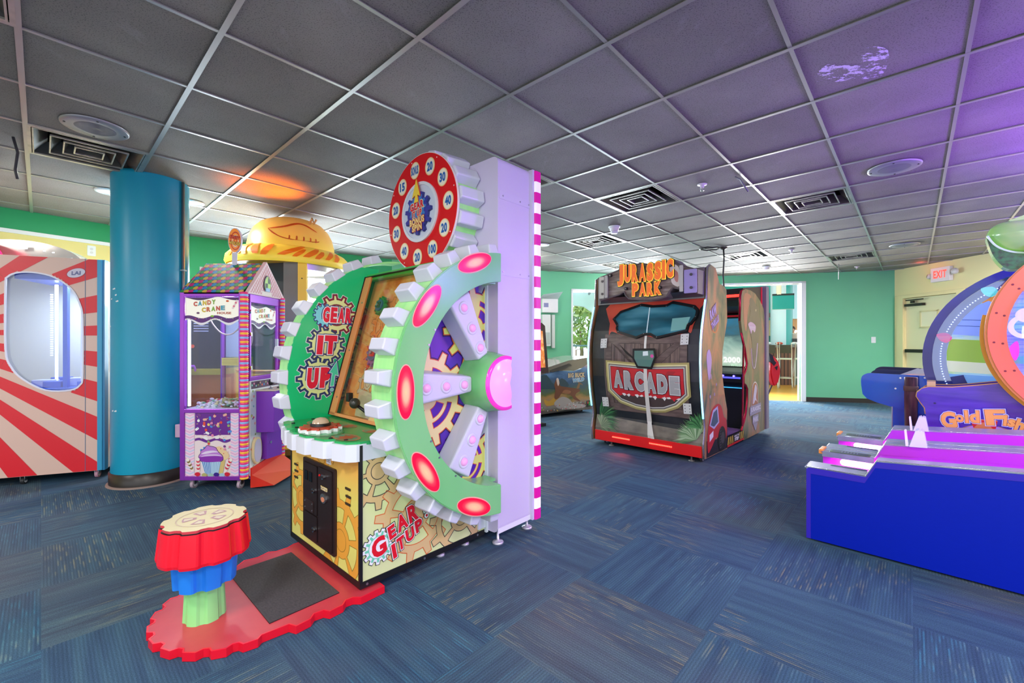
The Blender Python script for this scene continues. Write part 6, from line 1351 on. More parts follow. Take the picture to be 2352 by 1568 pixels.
for x, y in ((-1.17, .12), (-.07, .10)): m = MB(); caster(m, x, y, .06, .026, '#3a3a3c'); m.build('caster', JP)

# ================================================================== RED PUNCH PAD BEHIND IT
t = thing('toy_gun', 'red and black toy gun resting upright on a thin bent cable beside the doorway', 'toy gun', (3.50, 5.80, 0))
m = MB(); m.tube(smooth([(-.16, .0, .0), (-.14, 0, .25), (-.09, 0, .45), (-.03, 0, .60)], 4, False), .010, mat('#4a423c', .5)); m.build('cable', t)
m = MB(); bod = smooth([(-.03, .60), (.03, .64), (.06, .78), (.04, .90), (-.02, .98), (-.09, 1.02), (-.07, .90), (-.07, .76)], 4)[::1]; m.prism(bod, front_plane(.03), .0, .06, mat('#d81c22', .35)); m.prism(grow(bod, -.012), front_plane(.03), -.012, .072, mat('#e02a2e', .35)); m.build('body', t)
m = MB(); m.prism([(-.10, 1.03), (-.05, 1.0), (-.03, .93), (.0, .90), (-.03, .86), (-.08, .92)], front_plane(.04), -.012, .09, BLACK); m.prism([(-.02, .84), (.01, .80), (.02, .86)], front_plane(.04), -.01, .088, BLACK); m.build('grip', t)

# ================================================================== HUNTING GAME AND WALL BOXES
BB = thing('hunting_game', 'low hunting game cabinet with a leaping deer picture, right of the white tower', 'arcade game', (.41, 6.70, 0), 33)
BP = NB('mountain_print', .4, Coat_Weight=.3); s_ = BP.n('SeparateXYZ', {0: BP.n('TexCoord').outputs['Object']}); nb = BP.n('TexNoise', {2: 5.0, 3: 6.0}).outputs[0]
v_ = BP.math('ADD', s_.outputs[2], BP.math('MULTIPLY', BP.math('SUBTRACT', nb, .5), .5)); BP.base(BP.ramp(v_, [(.05, '#5a5048'), (.16, '#8a8880'), (.28, '#b0884a'), (.38, '#5a6a3a'), (.5, '#3a5a62'), (.60, '#2f5a8a'), (.72, '#5a8ac0'), (.85, '#c8a0a0')])); BP = BP.m
pan = [(-.45, .05), (.0, .05), (.20, .062), (.35, .068), (.52, .085), (.66, .075), (.85, .055), (1.10, .05), (1.10, .86), (.87, .74), (.70, .70), (.40, .72), (.18, .70), (.0, .66), (-.45, .6)]
m = MB(); m.prism(pan, front_plane(.02), 0, .03, BP)
f_ = front_plane(-.01)
m.decal(smooth([(.0, .62), (.15, .66), (.30, .50), (.45, .60), (.60, .48), (.45, .42), (.2, .44), (0, .46)], 3), f_, .001, mat('#2a4a5a', .4)); m.decal(smooth([(.30, .22), (.45, .30), (.60, .26), (.70, .18), (.95, .14), (.9, .09), (.5, .1), (.35, .14)], 3), f_, .0015, mat('#b0aaa8', .4))
m.decal(smooth([(.10, .28), (.20, .25), (.30, .30), (.40, .26), (.35, .20), (.15, .18)], 3), f_, .0014, mat('#c89a3a', .4))
deer = smooth([(.35, .60), (.30, .50), (.32, .42), (.30, .30), (.34, .27), (.40, .30), (.46, .36), (.60, .33), (.66, .30), (.72, .24), (.85, .20), (.74, .29), (.76, .34), (.84, .37), (.82, .40), (.74, .42), (.62, .44), (.50, .46), (.42, .48), (.40, .54)], 4)
m.decal(deer, f_, .002, mat('#7a4a34', .4)); m.decal(smooth([(.34, .59), (.38, .60), (.40, .52), (.37, .48)], 3), f_, .0025, mat('#e0d0c4', .4)); m.decal(smooth([(.76, .42), (.80, .50), (.78, .52), (.86, .50), (.90, .46), (.84, .48), (.82, .42)], 3), f_, .0025, mat('#8a6a4a', .4)); m.decal(smooth([(.46, .36), (.60, .34), (.64, .38), (.52, .41)], 3), f_, .0026, mat('#a06a4a', .4))
m.text('BIG BUCK', f_, .76, .635, .36, .075, .004, mat('#d8c8a8', .35), .06, outline=mat('#4a2a20'), ow=.06); m.text('WILD', f_, .80, .555, .25, .06, .004, mat('#6ab0e0', .35), .06, 3, .2, outline=mat('#f0e8d8'), ow=.06)
random.seed(2)
for k in range(40): m.decal(circ(random.uniform(.0, .95), random.uniform(.08, .2), .008, 7), f_, .003, mat(random.choice(['#d84a2a', '#e8c84a', '#f0f0f0', '#c83a6a']), .4))
m.decal([(.98, .10), (1.06, .10), (1.06, .20), (.98, .20)], f_, .004, mat('#1f2a1f')); m.decal([(1.0, .15), (1.02, .15), (1.02, .19), (1.0, .19)], f_, .005, mat('#e84a4a')); m.decal([(1.03, .12), (1.05, .12), (1.05, .18), (1.03, .18)], f_, .005, mat('#4ae06a'))
m.build('side_print', BB)
m = MB(); m.box(-.45, 1.10, .02, .72, .05, .66, mat('#22242a', .4)); m.build('cabinet', BB)
GL = mat('#b8b4b0', .15, .5)
m = MB(); m.add([(-.2, -.0, .66), (.10, -.01, .76), (.62, -.01, .88), (1.12, -.01, .93), (1.12, .72, .93), (.62, .72, .88), (.10, .72, .76), (-.2, .72, .66), (-.2, 0, .60), (1.12, -.01, .86)], [(0, 1, 6, 7), (1, 2, 5, 6), (2, 3, 4, 5)], GL)
m.prism([(-.2, .62), (.30, .70), (.5, .72), (.70, .705), (.87, .745), (1.12, .86), (1.12, .93), (.62, .88), (.10, .76), (-.2, .66)], front_plane(-.0), -.01, .01, mat('#7d7a78', .25, .4)); m.prism([(.20, .73), (.48, .80), (.60, .83), (.66, .80), (.50, .745), (.26, .70)], front_plane(-.01), 0, .008, mat('#4a4a4c', .3, .3)); m.build('control_deck', BB)
for x, y in ((-.1, .1), (.98, .12)): m = MB(); caster(m, x, y, .05, .024, '#3a3a3c'); m.build('caster', BB)
t = thing('video_display', 'tall brown framed screen with an orange picture just right of the tower', 'screen', (.40, 6.02, 0), 40)
m = MB(); m.prism([(-.25, .74), (.15, .74), (.08, 1.40), (.02, 1.44), (-.25, 1.44)], front_plane(0), -.06, 0, mat('#4a3230', .4)); m.box(-.02, .02, .03, .06, 1.40, 1.74, mat('#5a2a28', .4)); m.box(-.2, -.1, .06, .14, .0, .8, mat('#2a2a2e', .4)); m.box(-.3, .1, .0, .3, .0, .04, mat('#2a2a2e', .4)); m.build('frame', t)
OS = NB('orange_picture', .3, Emission_Strength=.6); co = OS.ramp(OS.n('TexNoise', {2: 7.0, 3: 4.0}).outputs[0], [(.3, '#c8502a'), (.5, '#f0984a'), (.65, '#f4c890'), (.75, '#f0f0e0')]); OS.base(co); OS.t.links.new(co, OS.b.inputs['Emission Color'])
m = MB(); m.prism([(-.22, .82), (.085, .82), (.03, 1.33), (-.22, 1.33)], front_plane(0), .0, .004, OS.m); m.build('picture', t)
l, r = on_wall(WL[6], WL[7], .17, 0, .012)
t = thing('electrical_box', 'white electrical box with a raised clear lid on the green wall', 'electrical box', l, r)
m = MB(); m.box(-.15, .17, -.09, 0, 1.74, 2.0, mat('#e8ecea', .4), .006); m.build('box', t)
m = MB(); m.add([(-.22, -.09, 2.0), (.17, -.09, 2.0), (.19, -.28, 2.12), (-.20, -.28, 2.06)], [(0, 1, 2, 3)], mat('#c8d4d0', .3)); m.build('lid', t)
m = MB(); m.box(-.12, -.03, -.095, -.09, 1.84, 1.92, mat('#8a90b8', .3)); m.build('keypad', t)
t = thing('wall_cabinet', 'tall white metal wall cabinet under the electrical box', 'cabinet', l, r)
m = MB(); m.box(-.15, .02, -.09, -.0, 1.10, 1.70, mat('#dfe6e4', .4), .005); m.box(.06, .12, -.06, -.0, 1.06, 1.70, mat('#cdd6d2', .4), .004); m.build('casing', t)
m = MB(); m.box(-.14, .0, -.10, -.09, 1.14, 1.36, mat('#b8c8c4', .4)); m.build('door', t)
# ================================================================== BALL ALLEYS
def S(x, y, z=0): a = radians(-44.3); return Vector((1.75+x*cos(a)-y*sin(a), 2.583+x*sin(a)+y*cos(a), z))
BLUEP = NB('alley_blue', .35, Specular_IOR_Level=.25); BLUEP.base(BLUEP.ramp(BLUEP.n('TexNoise', {2: 60.0, 3: 3.0, 4: .7}).outputs[0], [(.0, '#001ca8'), (.745, '#001eb0'), (.77, '#4a64d8')])); BLUEP = BLUEP.m
PURT = mat('#3320b8', .35); MAG = mat('#c33bd8', .35); RAIL = NB('alley_rail', .3, Metallic=.3); RAIL.base(RAIL.ramp(RAIL.n('TexNoise', {0: RAIL.n('Mapping', {0: RAIL.n('TexCoord').outputs['Object'], 3: (6, .1, .1)}).outputs[0], 2: 1.0}).outputs[0], [(.35, '#8c97a6'), (.6, '#b9bfca')])); RAIL = RAIL.m
LEN = 2.9; SL = .055/.6
def top(x): return .43 if x < .275 else (.43+(x-.275)/(.32-.275)*.09 if x < .32 else .52+(x-.32)*.082)
XS = [.0, .275, .32, LEN]
def rail(m, y0, y1, side_mat, inner=True):
    prof = [(0, .012), (LEN, .012), (LEN, top(LEN)), (.32, top(.32)), (.275, top(.275)), (.012, .43), (0, .42)]
    m.prism(prof, front_plane(y1), 0, y1-y0, side_mat)
def alley(loc_y, label, first):
    t = thing('ball_alley', label, 'arcade game', S(0, loc_y), -44.3, 'ball rolling alleys side by side')
    for (a, b, out) in ((0, .10, True), (.53, .66, False)):
        m = MB(); rail(m, a, b, BLUEP if (first and out) else MAG)  # inner walls take the magenta lane light into their base colour
        o = m.build('side_wall', t)
        if a == 0:
            m = MB(); f = front_plane(0) ; h = .002
            q = [(0, .012), (.022, .012), (.022, .395), (.27, .395), (.315, .487), (LEN, top(LEN)-.033), (LEN, top(LEN)-.001), (.32, top(.32)-.001), (.275, top(.275)), (.012, .43), (0, .42)]
            m.prism(q, f, 0, h, PURT); m.build('purple_edging', t)
    # metal caps
    for a, b, a2, b2 in ((0, .15, 0, .10), (.50, .66, .53, .66)):
        m = MB(); P = [(0.0, .43), (.275, .43), (.32, top(.32)), (LEN, top(LEN))]
        m.prism([(x, z+.0005) for x, z in P]+[(x, z+.007) for x, z in P[::-1]], front_plane(b2), 0, b2-a2, RAIL)
        if b > b2 or a < a2: m.box(.0, .27, min(a, a2), max(b, b2), .40, .4362, RAIL)
        m.tube([(-.003, a, .43), (-.003, b, .43)], .006, RAIL); m.tube([(.005, a2, .435), (.275, a2, .437), (.32, a2, top(.32)+.007), (LEN, a2, top(LEN)+.007)], .003, mat('#d8d8e4', .2, .8)); m.build('metal_cap', t)
    m = MB(); PKB = mat('#c038c8', .35); m.add([(.30, .10, .46), (.30, .53, .46), (LEN, .53, .46+(LEN-.3)*.075), (LEN, .10, .46+(LEN-.3)*.075)], [(0, 1, 2, 3)], PKB); m.box(.05, .30, .10, .53, .20, .22, PKB); m.add([(.30, .10, .46), (.30, .53, .46), (.29, .53, .20), (.29, .10, .20)], [(0, 1, 2, 3)], PKB); m.build('lane_bed', t)  # magenta glow of the lane painted into the bed colour
    m = MB(); m.box(0, .02, .10, .53, .012, .33, PURT); m.build('front_board', t)
    m = MB(); m.prism(rrect(.095, .30, .355, .395, .018, 5), front_plane(.53), 0, .006, mat('#ffd8f4', .3, emit=1.5, ecol='#ffb0ea')); m.build('light_bar', t)
    m = MB(); m.prism(rrect(.10, .27, .10, .138, .018, 5), top_plane(.4375), 0, .001, mat('#1c1c4a', .4)); m.build('ball_slot', t)
    # clear marker with lamp
    m = MB(); CL_ = mat('#e8e4fa', .1, emit=.18, alpha=.75); m.prism([(.435, top(.44)+.007), (.515, top(.5)+.007), (.50, .635), (.487, .642), (.482, .632), (.477, .642), (.463, .635)], front_plane(.60), 0, .10, CL_); m.build('clear_marker', t)
    m = MB(); m.prism([(.418, top(.42)+.007), (.430, top(.42)+.007), (.420, .63), (.412, .63)], front_plane(.58), 0, .06, mat('#f0e4ff', .1, emit=.4, alpha=.6)); m.build('clear_fin', t)
    lm_ = bpy.data.lights.new('lane_lamp', 'AREA'); lo_ = bpy.data.objects.new('lane_lamp', lm_); COL.objects.link(lo_); lm_.energy = 7; lm_.shape = 'RECTANGLE'; lm_.size = .20; lm_.size_y = .03; lm_.color = (1, .12, .75); lo_.parent = t; lo_.location = (.2, .515, .375); lo_.rotation_euler = (radians(80), 0, 0)
    lm_ = bpy.data.lights.new('lane_lamp', 'POINT'); lo_ = bpy.data.objects.new('lane_lamp', lm_); COL.objects.link(lo_); lm_.energy = 1.6; lm_.shadow_soft_size = .05; lm_.color = (.9, .10, 1); lo_.parent = t; lo_.location = (1.25, .32, .72)
    return t
a1 = alley(0, 'nearest ball alley, with the long blue side panel facing the camera', True)
a2 = alley(.66, 'second ball alley, behind the nearest blue-sided one', False)
t = a2
m = MB(); rail(m, .66, .76, MAG); m.build('end_wall', t)  # same magenta light put into the wall colour
m = MB(); P = [(0.0, .43), (.275, .43), (.32, top(.32)), (LEN, top(LEN))]; m.prism([(x, z+.0005) for x, z in P]+[(x, z+.007) for x, z in P[::-1]], front_plane(.76), 0, .10, RAIL); m.build('end_cap', t)
for t_, y0 in ((a1, .50), (a2, .58)):
    m = MB(); m.prism(rrect(.04, .25, y0, y0+.085, .012, 4), top_plane(.4375), 0, .002, mat('#5a6a4a', .3)); m.decal(rrect(.05, .24, y0+.012, y0+.073, .02, 4), top_plane(.4395), .0006, mat('#3a3a52', .35))
    for k in range(6): m.decal([(.10+k*.016, y0+.02), (.106+k*.016, y0+.02), (.106+k*.016, y0+.065), (.10+k*.016, y0+.065)], top_plane(.4395), .001, mat('#8a8aa0', .35))
    m.build('label_plate', t_)
    m = MB(); m.box(-.02, .006, y0+.0, y0+.13, .415, .445, mat('#e8923a', .4, emit=.1), .004); m.build('orange_clip', t_)
# ================================================================== FISHING WHEEL GAME
GF = thing('fishing_wheel_game', 'purple and orange fishing game with round clear bowls and a green fish topper', 'arcade game', S(0, 0), -44.3)
PUR2 = NB('console_purple', .35, Coat_Weight=.4); PUR2.base(PUR2.ramp(PUR2.n('TexNoise', {0: PUR2.n('Mapping', {0: PUR2.n('TexCoord').outputs['Object'], 3: (1, 1, 6)}).outputs[0], 2: 4.0, 3: 4.0}).outputs[0], [(.3, '#44209a'), (.7, '#5a30b8')])); PUR2 = PUR2.m
PED = mat('#e6b070', .4)
c1 = [(1.9, .99), (.903, .881), (.725, .845), (.625, .828), (.496, .822), (.459, .808), (.43, .775), (.426, .745), (.448, .702), (.474, .659), (.479, .61), (.479, .06), (1.9, .06)]
for y in (1.62, 1.95):
    m = MB(); dz = 0 if y < 1.8 else -.005; dx = .015 if y < 1.8 else .03
    P = [(x+dx, z+dz) for x, z in c1]; m.prism(P[::-1], front_plane(y), -.02, 0, PUR2); m.build('console_side', GF)
    m = MB(); m.tube([(x, y+.01, z) for x, z in P[:11]], .0075, PED, 6); m.build('orange_edging', GF)
f1 = front_plane(1.62)
m = MB()
for k, (ch, x, z, w, h, rt) in enumerate((('G', .600, .595, .085, .125, 8), ('o', .658, .613, .045, .055, 6), ('l', .694, .632, .020, .095, 5), ('d', .735, .636, .052, .095, 3), ('F', .838, .642, .10, .115, 6), ('i', .886, .628, .020, .080, -4), ('s', .915, .612, .038, .055, -10), ('h', .955, .603, .045, .085, -14), ('i', .99, .585, .018, .078, -18), ('n', 1.025, .568, .045, .055, -22))):
    for ex, ht, mt in ((.024, .002, mat('#3a22b0', .4)), (.012, .004, mat('#c8d0ff', .3, emit=.2)), (.003, .006, mat('#b84a30', .4)), (-.002, .008, mat('#f4ac58', .35, emit=.15))): m.text(ch, f1, x+.02, z-.015, w+ex, h+ex, ht, mt, .05+ex*2.2, rt)
m.decal(smooth([(.775, .605), (.80, .585), (.84, .585), (.87, .60), (.85, .61), (.80, .605)], 3), f1, .003, mat('#f0a24a', .35)); m.build('game_lettering', GF)
m = MB(); m.decal(circ(.82, .42, .19, 36, .15), f1, .002, mat('#a8866a', .4)); m.decal(circ(.82, .42, .18, 36, .145), f1, .0026, mat('#b894d8', .35)); m.decal([(.73, .60), (.87, .60), (.86, .54), (.75, .54)], f1, .0032, mat('#d8202a', .35)); m.decal(smooth([(.755, .545), (.80, .585), (.845, .545), (.85, .50), (.80, .46), (.75, .50)], 3), f1, .0038, mat('#e08a4a', .35)); m.build('console_art', GF)
m = MB(); m.box(.50, .55, 1.68, 1.9, .81, .86, mat('#e8c88a', .45)); m.build('wood_block', GF)
m = MB(); m.prism(circ(.545, .70, .008, 10, .006), f1, 0, .004, mat('#2a1a5a')); m.build('bolt', GF)
m = MB(); m.box(.49, 1.9, 1.64, 1.95, .62, .80, mat('#3a1f90', .4)); m.build('console_top', GF)
# front orange ring bowl (player side)
oc = (1.50, 1.236); ORG = NB('orange_ring', .35, Coat_Weight=.4, Emission_Strength=.12, Emission_Color=srgb('#ff7a4a')); zc = ORG.n('SeparateXYZ', {0: ORG.n('TexCoord').outputs['Object']}).outputs[2]; ORG.base(ORG.ramp(ORG.n('MapRange', {0: zc, 1: .6, 2: 1.9}).outputs[0], [(0, '#f0684e'), (.5, '#f26a48'), (1, '#f28436')])); ORG = ORG.m
m = MB(); m.prism([circ(*oc, .688, 72), circ(*oc, .597, 72)], front_plane(1.50), 0, .014, ORG, side=mat('#f0b060', .4))
for k in range(20):
    a = 2*pi*k/20+.1; m.prism(circ(oc[0]+.66*cos(a), oc[1]+.66*sin(a), .007, 8), front_plane(1.486), 0, .003, mat('#8a2030')); m.prism(circ(oc[0]+.62*cos(a+.02), oc[1]+.62*sin(a+.02), .007, 8), front_plane(1.486), 0, .003, mat('#8a2030'))
m.build('orange_ring', GF)
m = MB(); m.prism([circ(oc[0]-.01, oc[1]-.005, .692, 72), circ(oc[0]-.01, oc[1]-.005, .60, 72)], front_plane(1.60), 0, .10, mat('#e8924a', .35), side=mat('#e6a060', .35)); m.build('ring_rim', GF)
m = MB(); m.prism([circ(oc[0]-.02, oc[1]-.01, .70, 72, None, 168, 250)+circ(oc[0]-.02, oc[1]-.01, .62, 72, None, 250, 168)], front_plane(1.62), 0, .03, mat('#f4b020', .35)); m.build('yellow_bracket', GF)
def art_disc(name, cols, scale=2.2, seed=0.0, em=.35):
    q = NB(name, .25, Coat_Weight=.6, Emission_Strength=em); mp = q.n('Mapping', {0: q.n('TexCoord').outputs['Object'], 1: (seed, 0, 0), 3: (1, 1, 2.0)}).outputs[0]
    n = q.n('TexNoise', {0: mp, 2: scale, 3: 4.0, 8: .6}).outputs[0]; w = q.n('TexNoise', {0: q.n('Mapping', {0: q.n('TexCoord').outputs['Object'], 3: (1.5, 1, 22)}).outputs[0], 2: 2.0, 3: 4.0}).outputs[0]
    c = q.mix(.35, q.ramp(n, cols), q.ramp(w, [(.35, '#2a6ab8'), (.5, '#b8dcf4'), (.65, '#6aa8e0')])); q.base(c); q.t.links.new(c, q.b.inputs['Emission Color']); return q.m
BOWL = art_disc('bowl_art', [(.30, '#3a2ab0'), (.42, '#6a60d8'), (.52, '#6aa8e8'), (.60, '#4ac0b8'), (.70, '#d86ad8')], 1.8)
m = MB(); m.prism(circ(*oc, .60, 56), front_plane(1.60), -.02, 0, BOWL)
f2 = front_plane(1.60); cq = [(cos(radians(a)), sin(radians(a)), oc[0]*cos(radians(a))+oc[1]*sin(radians(a))+.595) for a in range(0, 360, 12)]
m.decal([(.95, 1.62), (1.15, 1.75), (1.22, 1.62), (1.02, 1.45)], f2, .002, mat('#e0a080', .3, emit=.2), cq); m.decal([circ(1.0, 1.28, .085, 28), circ(1.0, 1.28, .055, 28)], f2, .003, mat('#e4ecff', .3, emit=.4), cq); m.decal([circ(1.0, 1.36, .05, 20)], f2, .0034, mat('#f0f4ff', .3, emit=.3), cq)
m.decal([(.93, 1.06), (1.05, 1.09), (1.3, 1.10), (1.3, 1.02), (.95, 1.02)], f2, .002, mat('#60c0b8', .3, emit=.2), cq); m.decal(smooth([(.92, 1.12), (.96, 1.18), (.97, 1.10), (.95, 1.04)], 3), f2, .004, mat('#e838c8', .3, emit=.6), cq); m.build('bowl_back', GF)
m = MB()
for k in range(4): x = .99+k*.06; m.tube([(x, 1.55, .85+.0*k), (x, 1.55, 1.62+.03*k)], .0035, mat('#f0f4ff', .2, emit=.4), 6)
m.build('clear_peg', GF)
m = MB(); m.lathe([(.597, 0), (.585, .06), (.52, .13), (.38, .19), (.2, .225), (.001, .235)], (Vector((oc[0], 1.486, oc[1])), Vector((1, 0, 0)), Vector((0, 0, 1))), glass('#eef2ff', .05), 40); m.build('clear_bowl', GF)
# rear blue ring disc
bc = (1.213, 1.041); BRG = NB('blue_ring', .35, Coat_Weight=.3); BRG.base(BRG.ramp(BRG.n('TexNoise', {2: 3.0}).outputs[0], [(.3, '#2e2a80'), (.55, '#3c3aa0'), (.7, '#2f5a9a')])); BRG = BRG.m
m = MB(); m.prism([circ(*bc, .745, 80), circ(*bc, .685, 80)], front_plane(2.0), -.03, 0, BRG, side=mat('#1a1a3a', .4)); m.build('blue_ring', GF)
DISC = art_disc('wheel_art', [(.30, '#3f9ae0'), (.42, '#7ac8f0'), (.52, '#c8e87a'), (.60, '#7ab848'), (.66, '#8ab4f0'), (.78, '#f0a85a')], 1.5, 3.0, .4)
m = MB(); m.prism(circ(*bc, .60, 64), front_plane(2.05), -.02, 0, DISC)
f3 = front_plane(2.05); cq = [(cos(radians(a)), sin(radians(a)), bc[0]*cos(radians(a))+bc[1]*sin(radians(a))+.598) for a in range(0, 360, 10)]
for q, c in (([(.80, 1.52), (1.0, 1.66), (1.06, 1.45), (.9, 1.30)], '#f09a3a'), ([(.60, 1.24), (1.2, 1.18), (1.2, 1.30), (.85, 1.5), (.7, 1.42)], '#8fb4f4'), ([(.58, 1.02), (1.2, .98), (1.2, 1.16), (.60, 1.20)], '#9ccc4a'), ([(.58, .93), (1.2, .90), (1.2, .98), (.6, 1.02)], '#e4f4c8'), ([(.60, .70), (1.2, .70), (1.2, .89), (.62, .91)], '#78b8ec')):
    m.decal(q, f3, .002, mat(c, .3, emit=.35), cq)
for z0 in (1.36, 1.31, .84, .80): m.decal([(.6, z0), (1.3, z0-.05), (1.3, z0-.046), (.6, z0+.004)], f3, .003, mat('#2a5aa0', .4), cq)
m.build('wheel_art', GF)
m = MB(); m.prism([circ(*bc, .685, 64), circ(*bc, .60, 64)], front_plane(2.04), -.005, 0, mat('#5a6a9a', .12, .2, emit=.1)); m.prism([circ(*bc, .685, 64), circ(*bc, .60, 64)], front_plane(1.98), 0, .004, glass('#dfeaff', .12)); m.build('clear_track', GF)
m = MB()
for k in range(46): a = radians(118+k*1.9); m.prism(circ(bc[0]+.635*cos(a), bc[1]+.635*sin(a), .005, 6), front_plane(2.03), 0, .004, mat('#f4f6ff', .3, emit=2))
m.build('bulb_row', GF)
m = MB(); m.prism([circ(*bc, .60, 40, None, 195, 240)+circ(*bc, .52, 40, None, 240, 195)], front_plane(2.0), 0, .01, mat('#2f3a8a', .4)); m.build('inner_bracket', GF)
for a, c in ((165, '#f02a9a'), (125, '#7af0d8')): m = MB(); x, z = bc[0]+.64*cos(radians(a)), bc[1]+.64*sin(radians(a)); m.prism(smooth([(x-.04, z+.03), (x+.02, z+.04), (x+.05, z), (x+.02, z-.04), (x-.02, z-.02)], 3), front_plane(2.0), .0, .02, mat(c, .2, emit=.4)); m.build('glow_marker', GF)
m = MB(); m.box(.62, 2.1, 1.9, 2.3, .06, .62, mat('#2a2a8a', .4)); m.prism(circ(bc[0], .6, .45, 30, .5, 0, 180), front_plane(2.3), -.02, .2, mat('#23235a', .4)); m.build('rear_cabinet', GF)
# fish topper
FG = NB('fish_green', .2, Coat_Weight=.5, Emission_Strength=.15, Emission_Color=srgb('#9adc6a')); FG.base(FG.ramp(FG.n('TexNoise', {2: 3.0}).outputs[0], [(.3, '#8ecb72'), (.7, '#b4dc7a')])); FG = FG.m; FD = NB('fish_dark', .3); FD.base(FD.ramp(FD.n('TexNoise', {2: 9.0, 3: 3.0}).outputs[0], [(.35, '#0a2a18'), (.5, '#0f6a2c'), (.65, '#128038')])); FD = FD.m
fish = smooth([(.815, 1.93), (.822, 1.975), (.845, 2.005), (.89, 2.028), (.96, 2.03), (1.10, 2.03), (1.3, 2.06), (1.4, 1.98), (1.3, 1.85), (1.1, 1.80), (1.0, 1.79), (.94, 1.80), (.88, 1.835), (.845, 1.88)], 5)
m = MB(); n = 10
secs = []
c_ = (1.05, 1.93)
V = []; F = []; N = len(fish)
for k in range(n+1):
    a = -pi/2+pi*k/n; s = cos(a)*.92+.08; V += [(c_[0]+(x-c_[0])*s, 1.62+.13*sin(a), c_[1]+(z-c_[1])*s) for x, z in fish]
for k in range(n):
    for i in range(N): F.append((k*N+i, k*N+(i+1) % N, (k+1)*N+(i+1) % N, (k+1)*N+i))
F.append(tuple(range(N))); F.append(tuple(n*N+i for i in range(N))); m.add(V, F, FG, True); fb = m.build('fish_topper', GF)
m = MB(); jaw = smooth([(.812, 1.935), (.825, 1.86), (.845, 1.79), (.875, 1.73), (.91, 1.69), (.97, 1.68), (1.1, 1.70), (1.15, 1.80), (1.0, 1.80), (.93, 1.815), (.87, 1.85), (.835, 1.90)], 4); m.prism(jaw, front_plane(1.70), 0, .14, FD, side=FG); m.build('lower_jaw', fb)
m = MB(); m.tube([(x, 1.555, z) for x, z in smooth([(.815, 1.935), (.845, 1.875), (.885, 1.832), (.945, 1.80), (1.02, 1.785)], 4, False)], .007, mat('#c8f0d0', .2, emit=.2)); m.build('lip', fb)
m = MB(); m.sphere((1.02, 1.50, 1.81), .035, mat('#f4a07a', .3, emit=.2)); m.build('nose_ball', fb)
m = MB(); m.prism(smooth([(.93, 2.02), (1.0, 2.06), (1.1, 2.10), (1.3, 2.10), (1.3, 2.02)], 3), front_plane(1.66), 0, .08, FG); m.build('fin', fb)
m = MB(); m.box(1.1, 1.3, 1.58, 1.7, 1.70, 1.85, mat('#3fae5a', .4)); m.build('topper_bracket', GF)
# ================================================================== BLUE GAME WITH DOCK POST
DG = thing('blue_arcade_game', 'bright blue angular game cabinet behind the alleys with rounded side panels', 'arcade game', (3.85, 4.40, 0), -44.3)
BB1 = NB('cabinet_blue', .25, Coat_Weight=.4); BB1.base(BB1.ramp(BB1.n('TexNoise', {2: 1.5}).outputs[0], [(.3, '#0a64ff'), (.7, '#1880ff')])); BB1 = BB1.m; NAVY = mat('#1c2464', .35)
side = smooth([(-.246, .72), (-.247, .78), (-.235, .82), (-.20, .845), (-.164, .852)], 3, False)+[(.30, .842), (.45, .80), (.60, .78), (.60, .40), (.30, .447), (.0, .515), (-.12, .55), (-.20, .585), (-.235, .63)]
m = MB(); m.prism(side[::-1], front_plane(0), -.018, 0, BB1, side=NAVY); 
for x, z in ((.062, .813), (.025, .705), (.24, .825), (.29, .812)): m.prism(circ(x, z, .009, 8), front_plane(0), 0, .004, CHROME)
m.box(.195, .199, -.002, 0, .70, .84, NAVY); m.build('side_panel', DG)
m = MB(); m.box(.0, .9, .022, .04, .02, .52, BB1); m.box(.0, .02, .04, 1.0, .02, .52, NAVY); m.box(0, .9, .98, 1.0, .02, .5, NAVY); m.box(-.004, .004, -.004, .004, .02, .52, mat('#c8c8cc', .3, .6)); m.build('pedestal', DG)
for y, dz in ((.42, .022), (.84, .035)): m = MB(); m.prism([(x+.04, z+dz) for x, z in side][::-1], front_plane(y), -.018, 0, mat('#241f50', .3), side=NAVY); m.build('divider_panel', DG)
m = MB(); m.box(-.15, .9, .03, 1.0, .55, .80, mat('#20225a', .35)); m.add([(.05, .10, .84), (.30, .10, .82), (.30, .35, .86), (.18, .38, .90)], [(0, 1, 2, 3)], mat('#c8d0d8', .2, .3)); m.add([(.12, .5, .86), (.34, .5, .86), (.34, .8, .93)], [(0, 1, 2)], mat('#d8dce0', .2, .3)); m.build('control_deck', DG)
a = radians(-44.3); px_, py_ = 3.85+.145*cos(a)+.15*sin(a), 4.40+.145*sin(a)-.15*cos(a)
t = thing('dock_post', 'purple-brown carved dock post with a rope band in front of the blue cabinet', 'post', (px_, py_, 0))
WDN = NB('post_wood', .5); WDN.base(WDN.ramp(WDN.n('TexNoise', {0: WDN.n('Mapping', {0: WDN.n('TexCoord').outputs['Object'], 3: (8, 8, 1)}).outputs[0], 2: 3.0, 3: 5.0, 8: .8}).outputs[0], [(.3, '#3a2030'), (.5, '#6a3a4a'), (.68, '#93505c')])); WDN = WDN.m
m = MB(); m.lathe([(.048, 0), (.047, .4), (.05, .6), (.049, .83), (.044, .835), (.001, .83)], U0, WDN, 24); m.build('pile', t)
m = MB(); m.lathe([(.051, .70), (.055, .705), (.055, .745), (.051, .75)], U0, mat('#8a6058', .6), 24); m.tube([(.0, -.056, .72), (.01, -.06, .70), (.02, -.058, .64)], .005, mat('#a88068', .6)); m.build('rope_band', t)
m = MB()
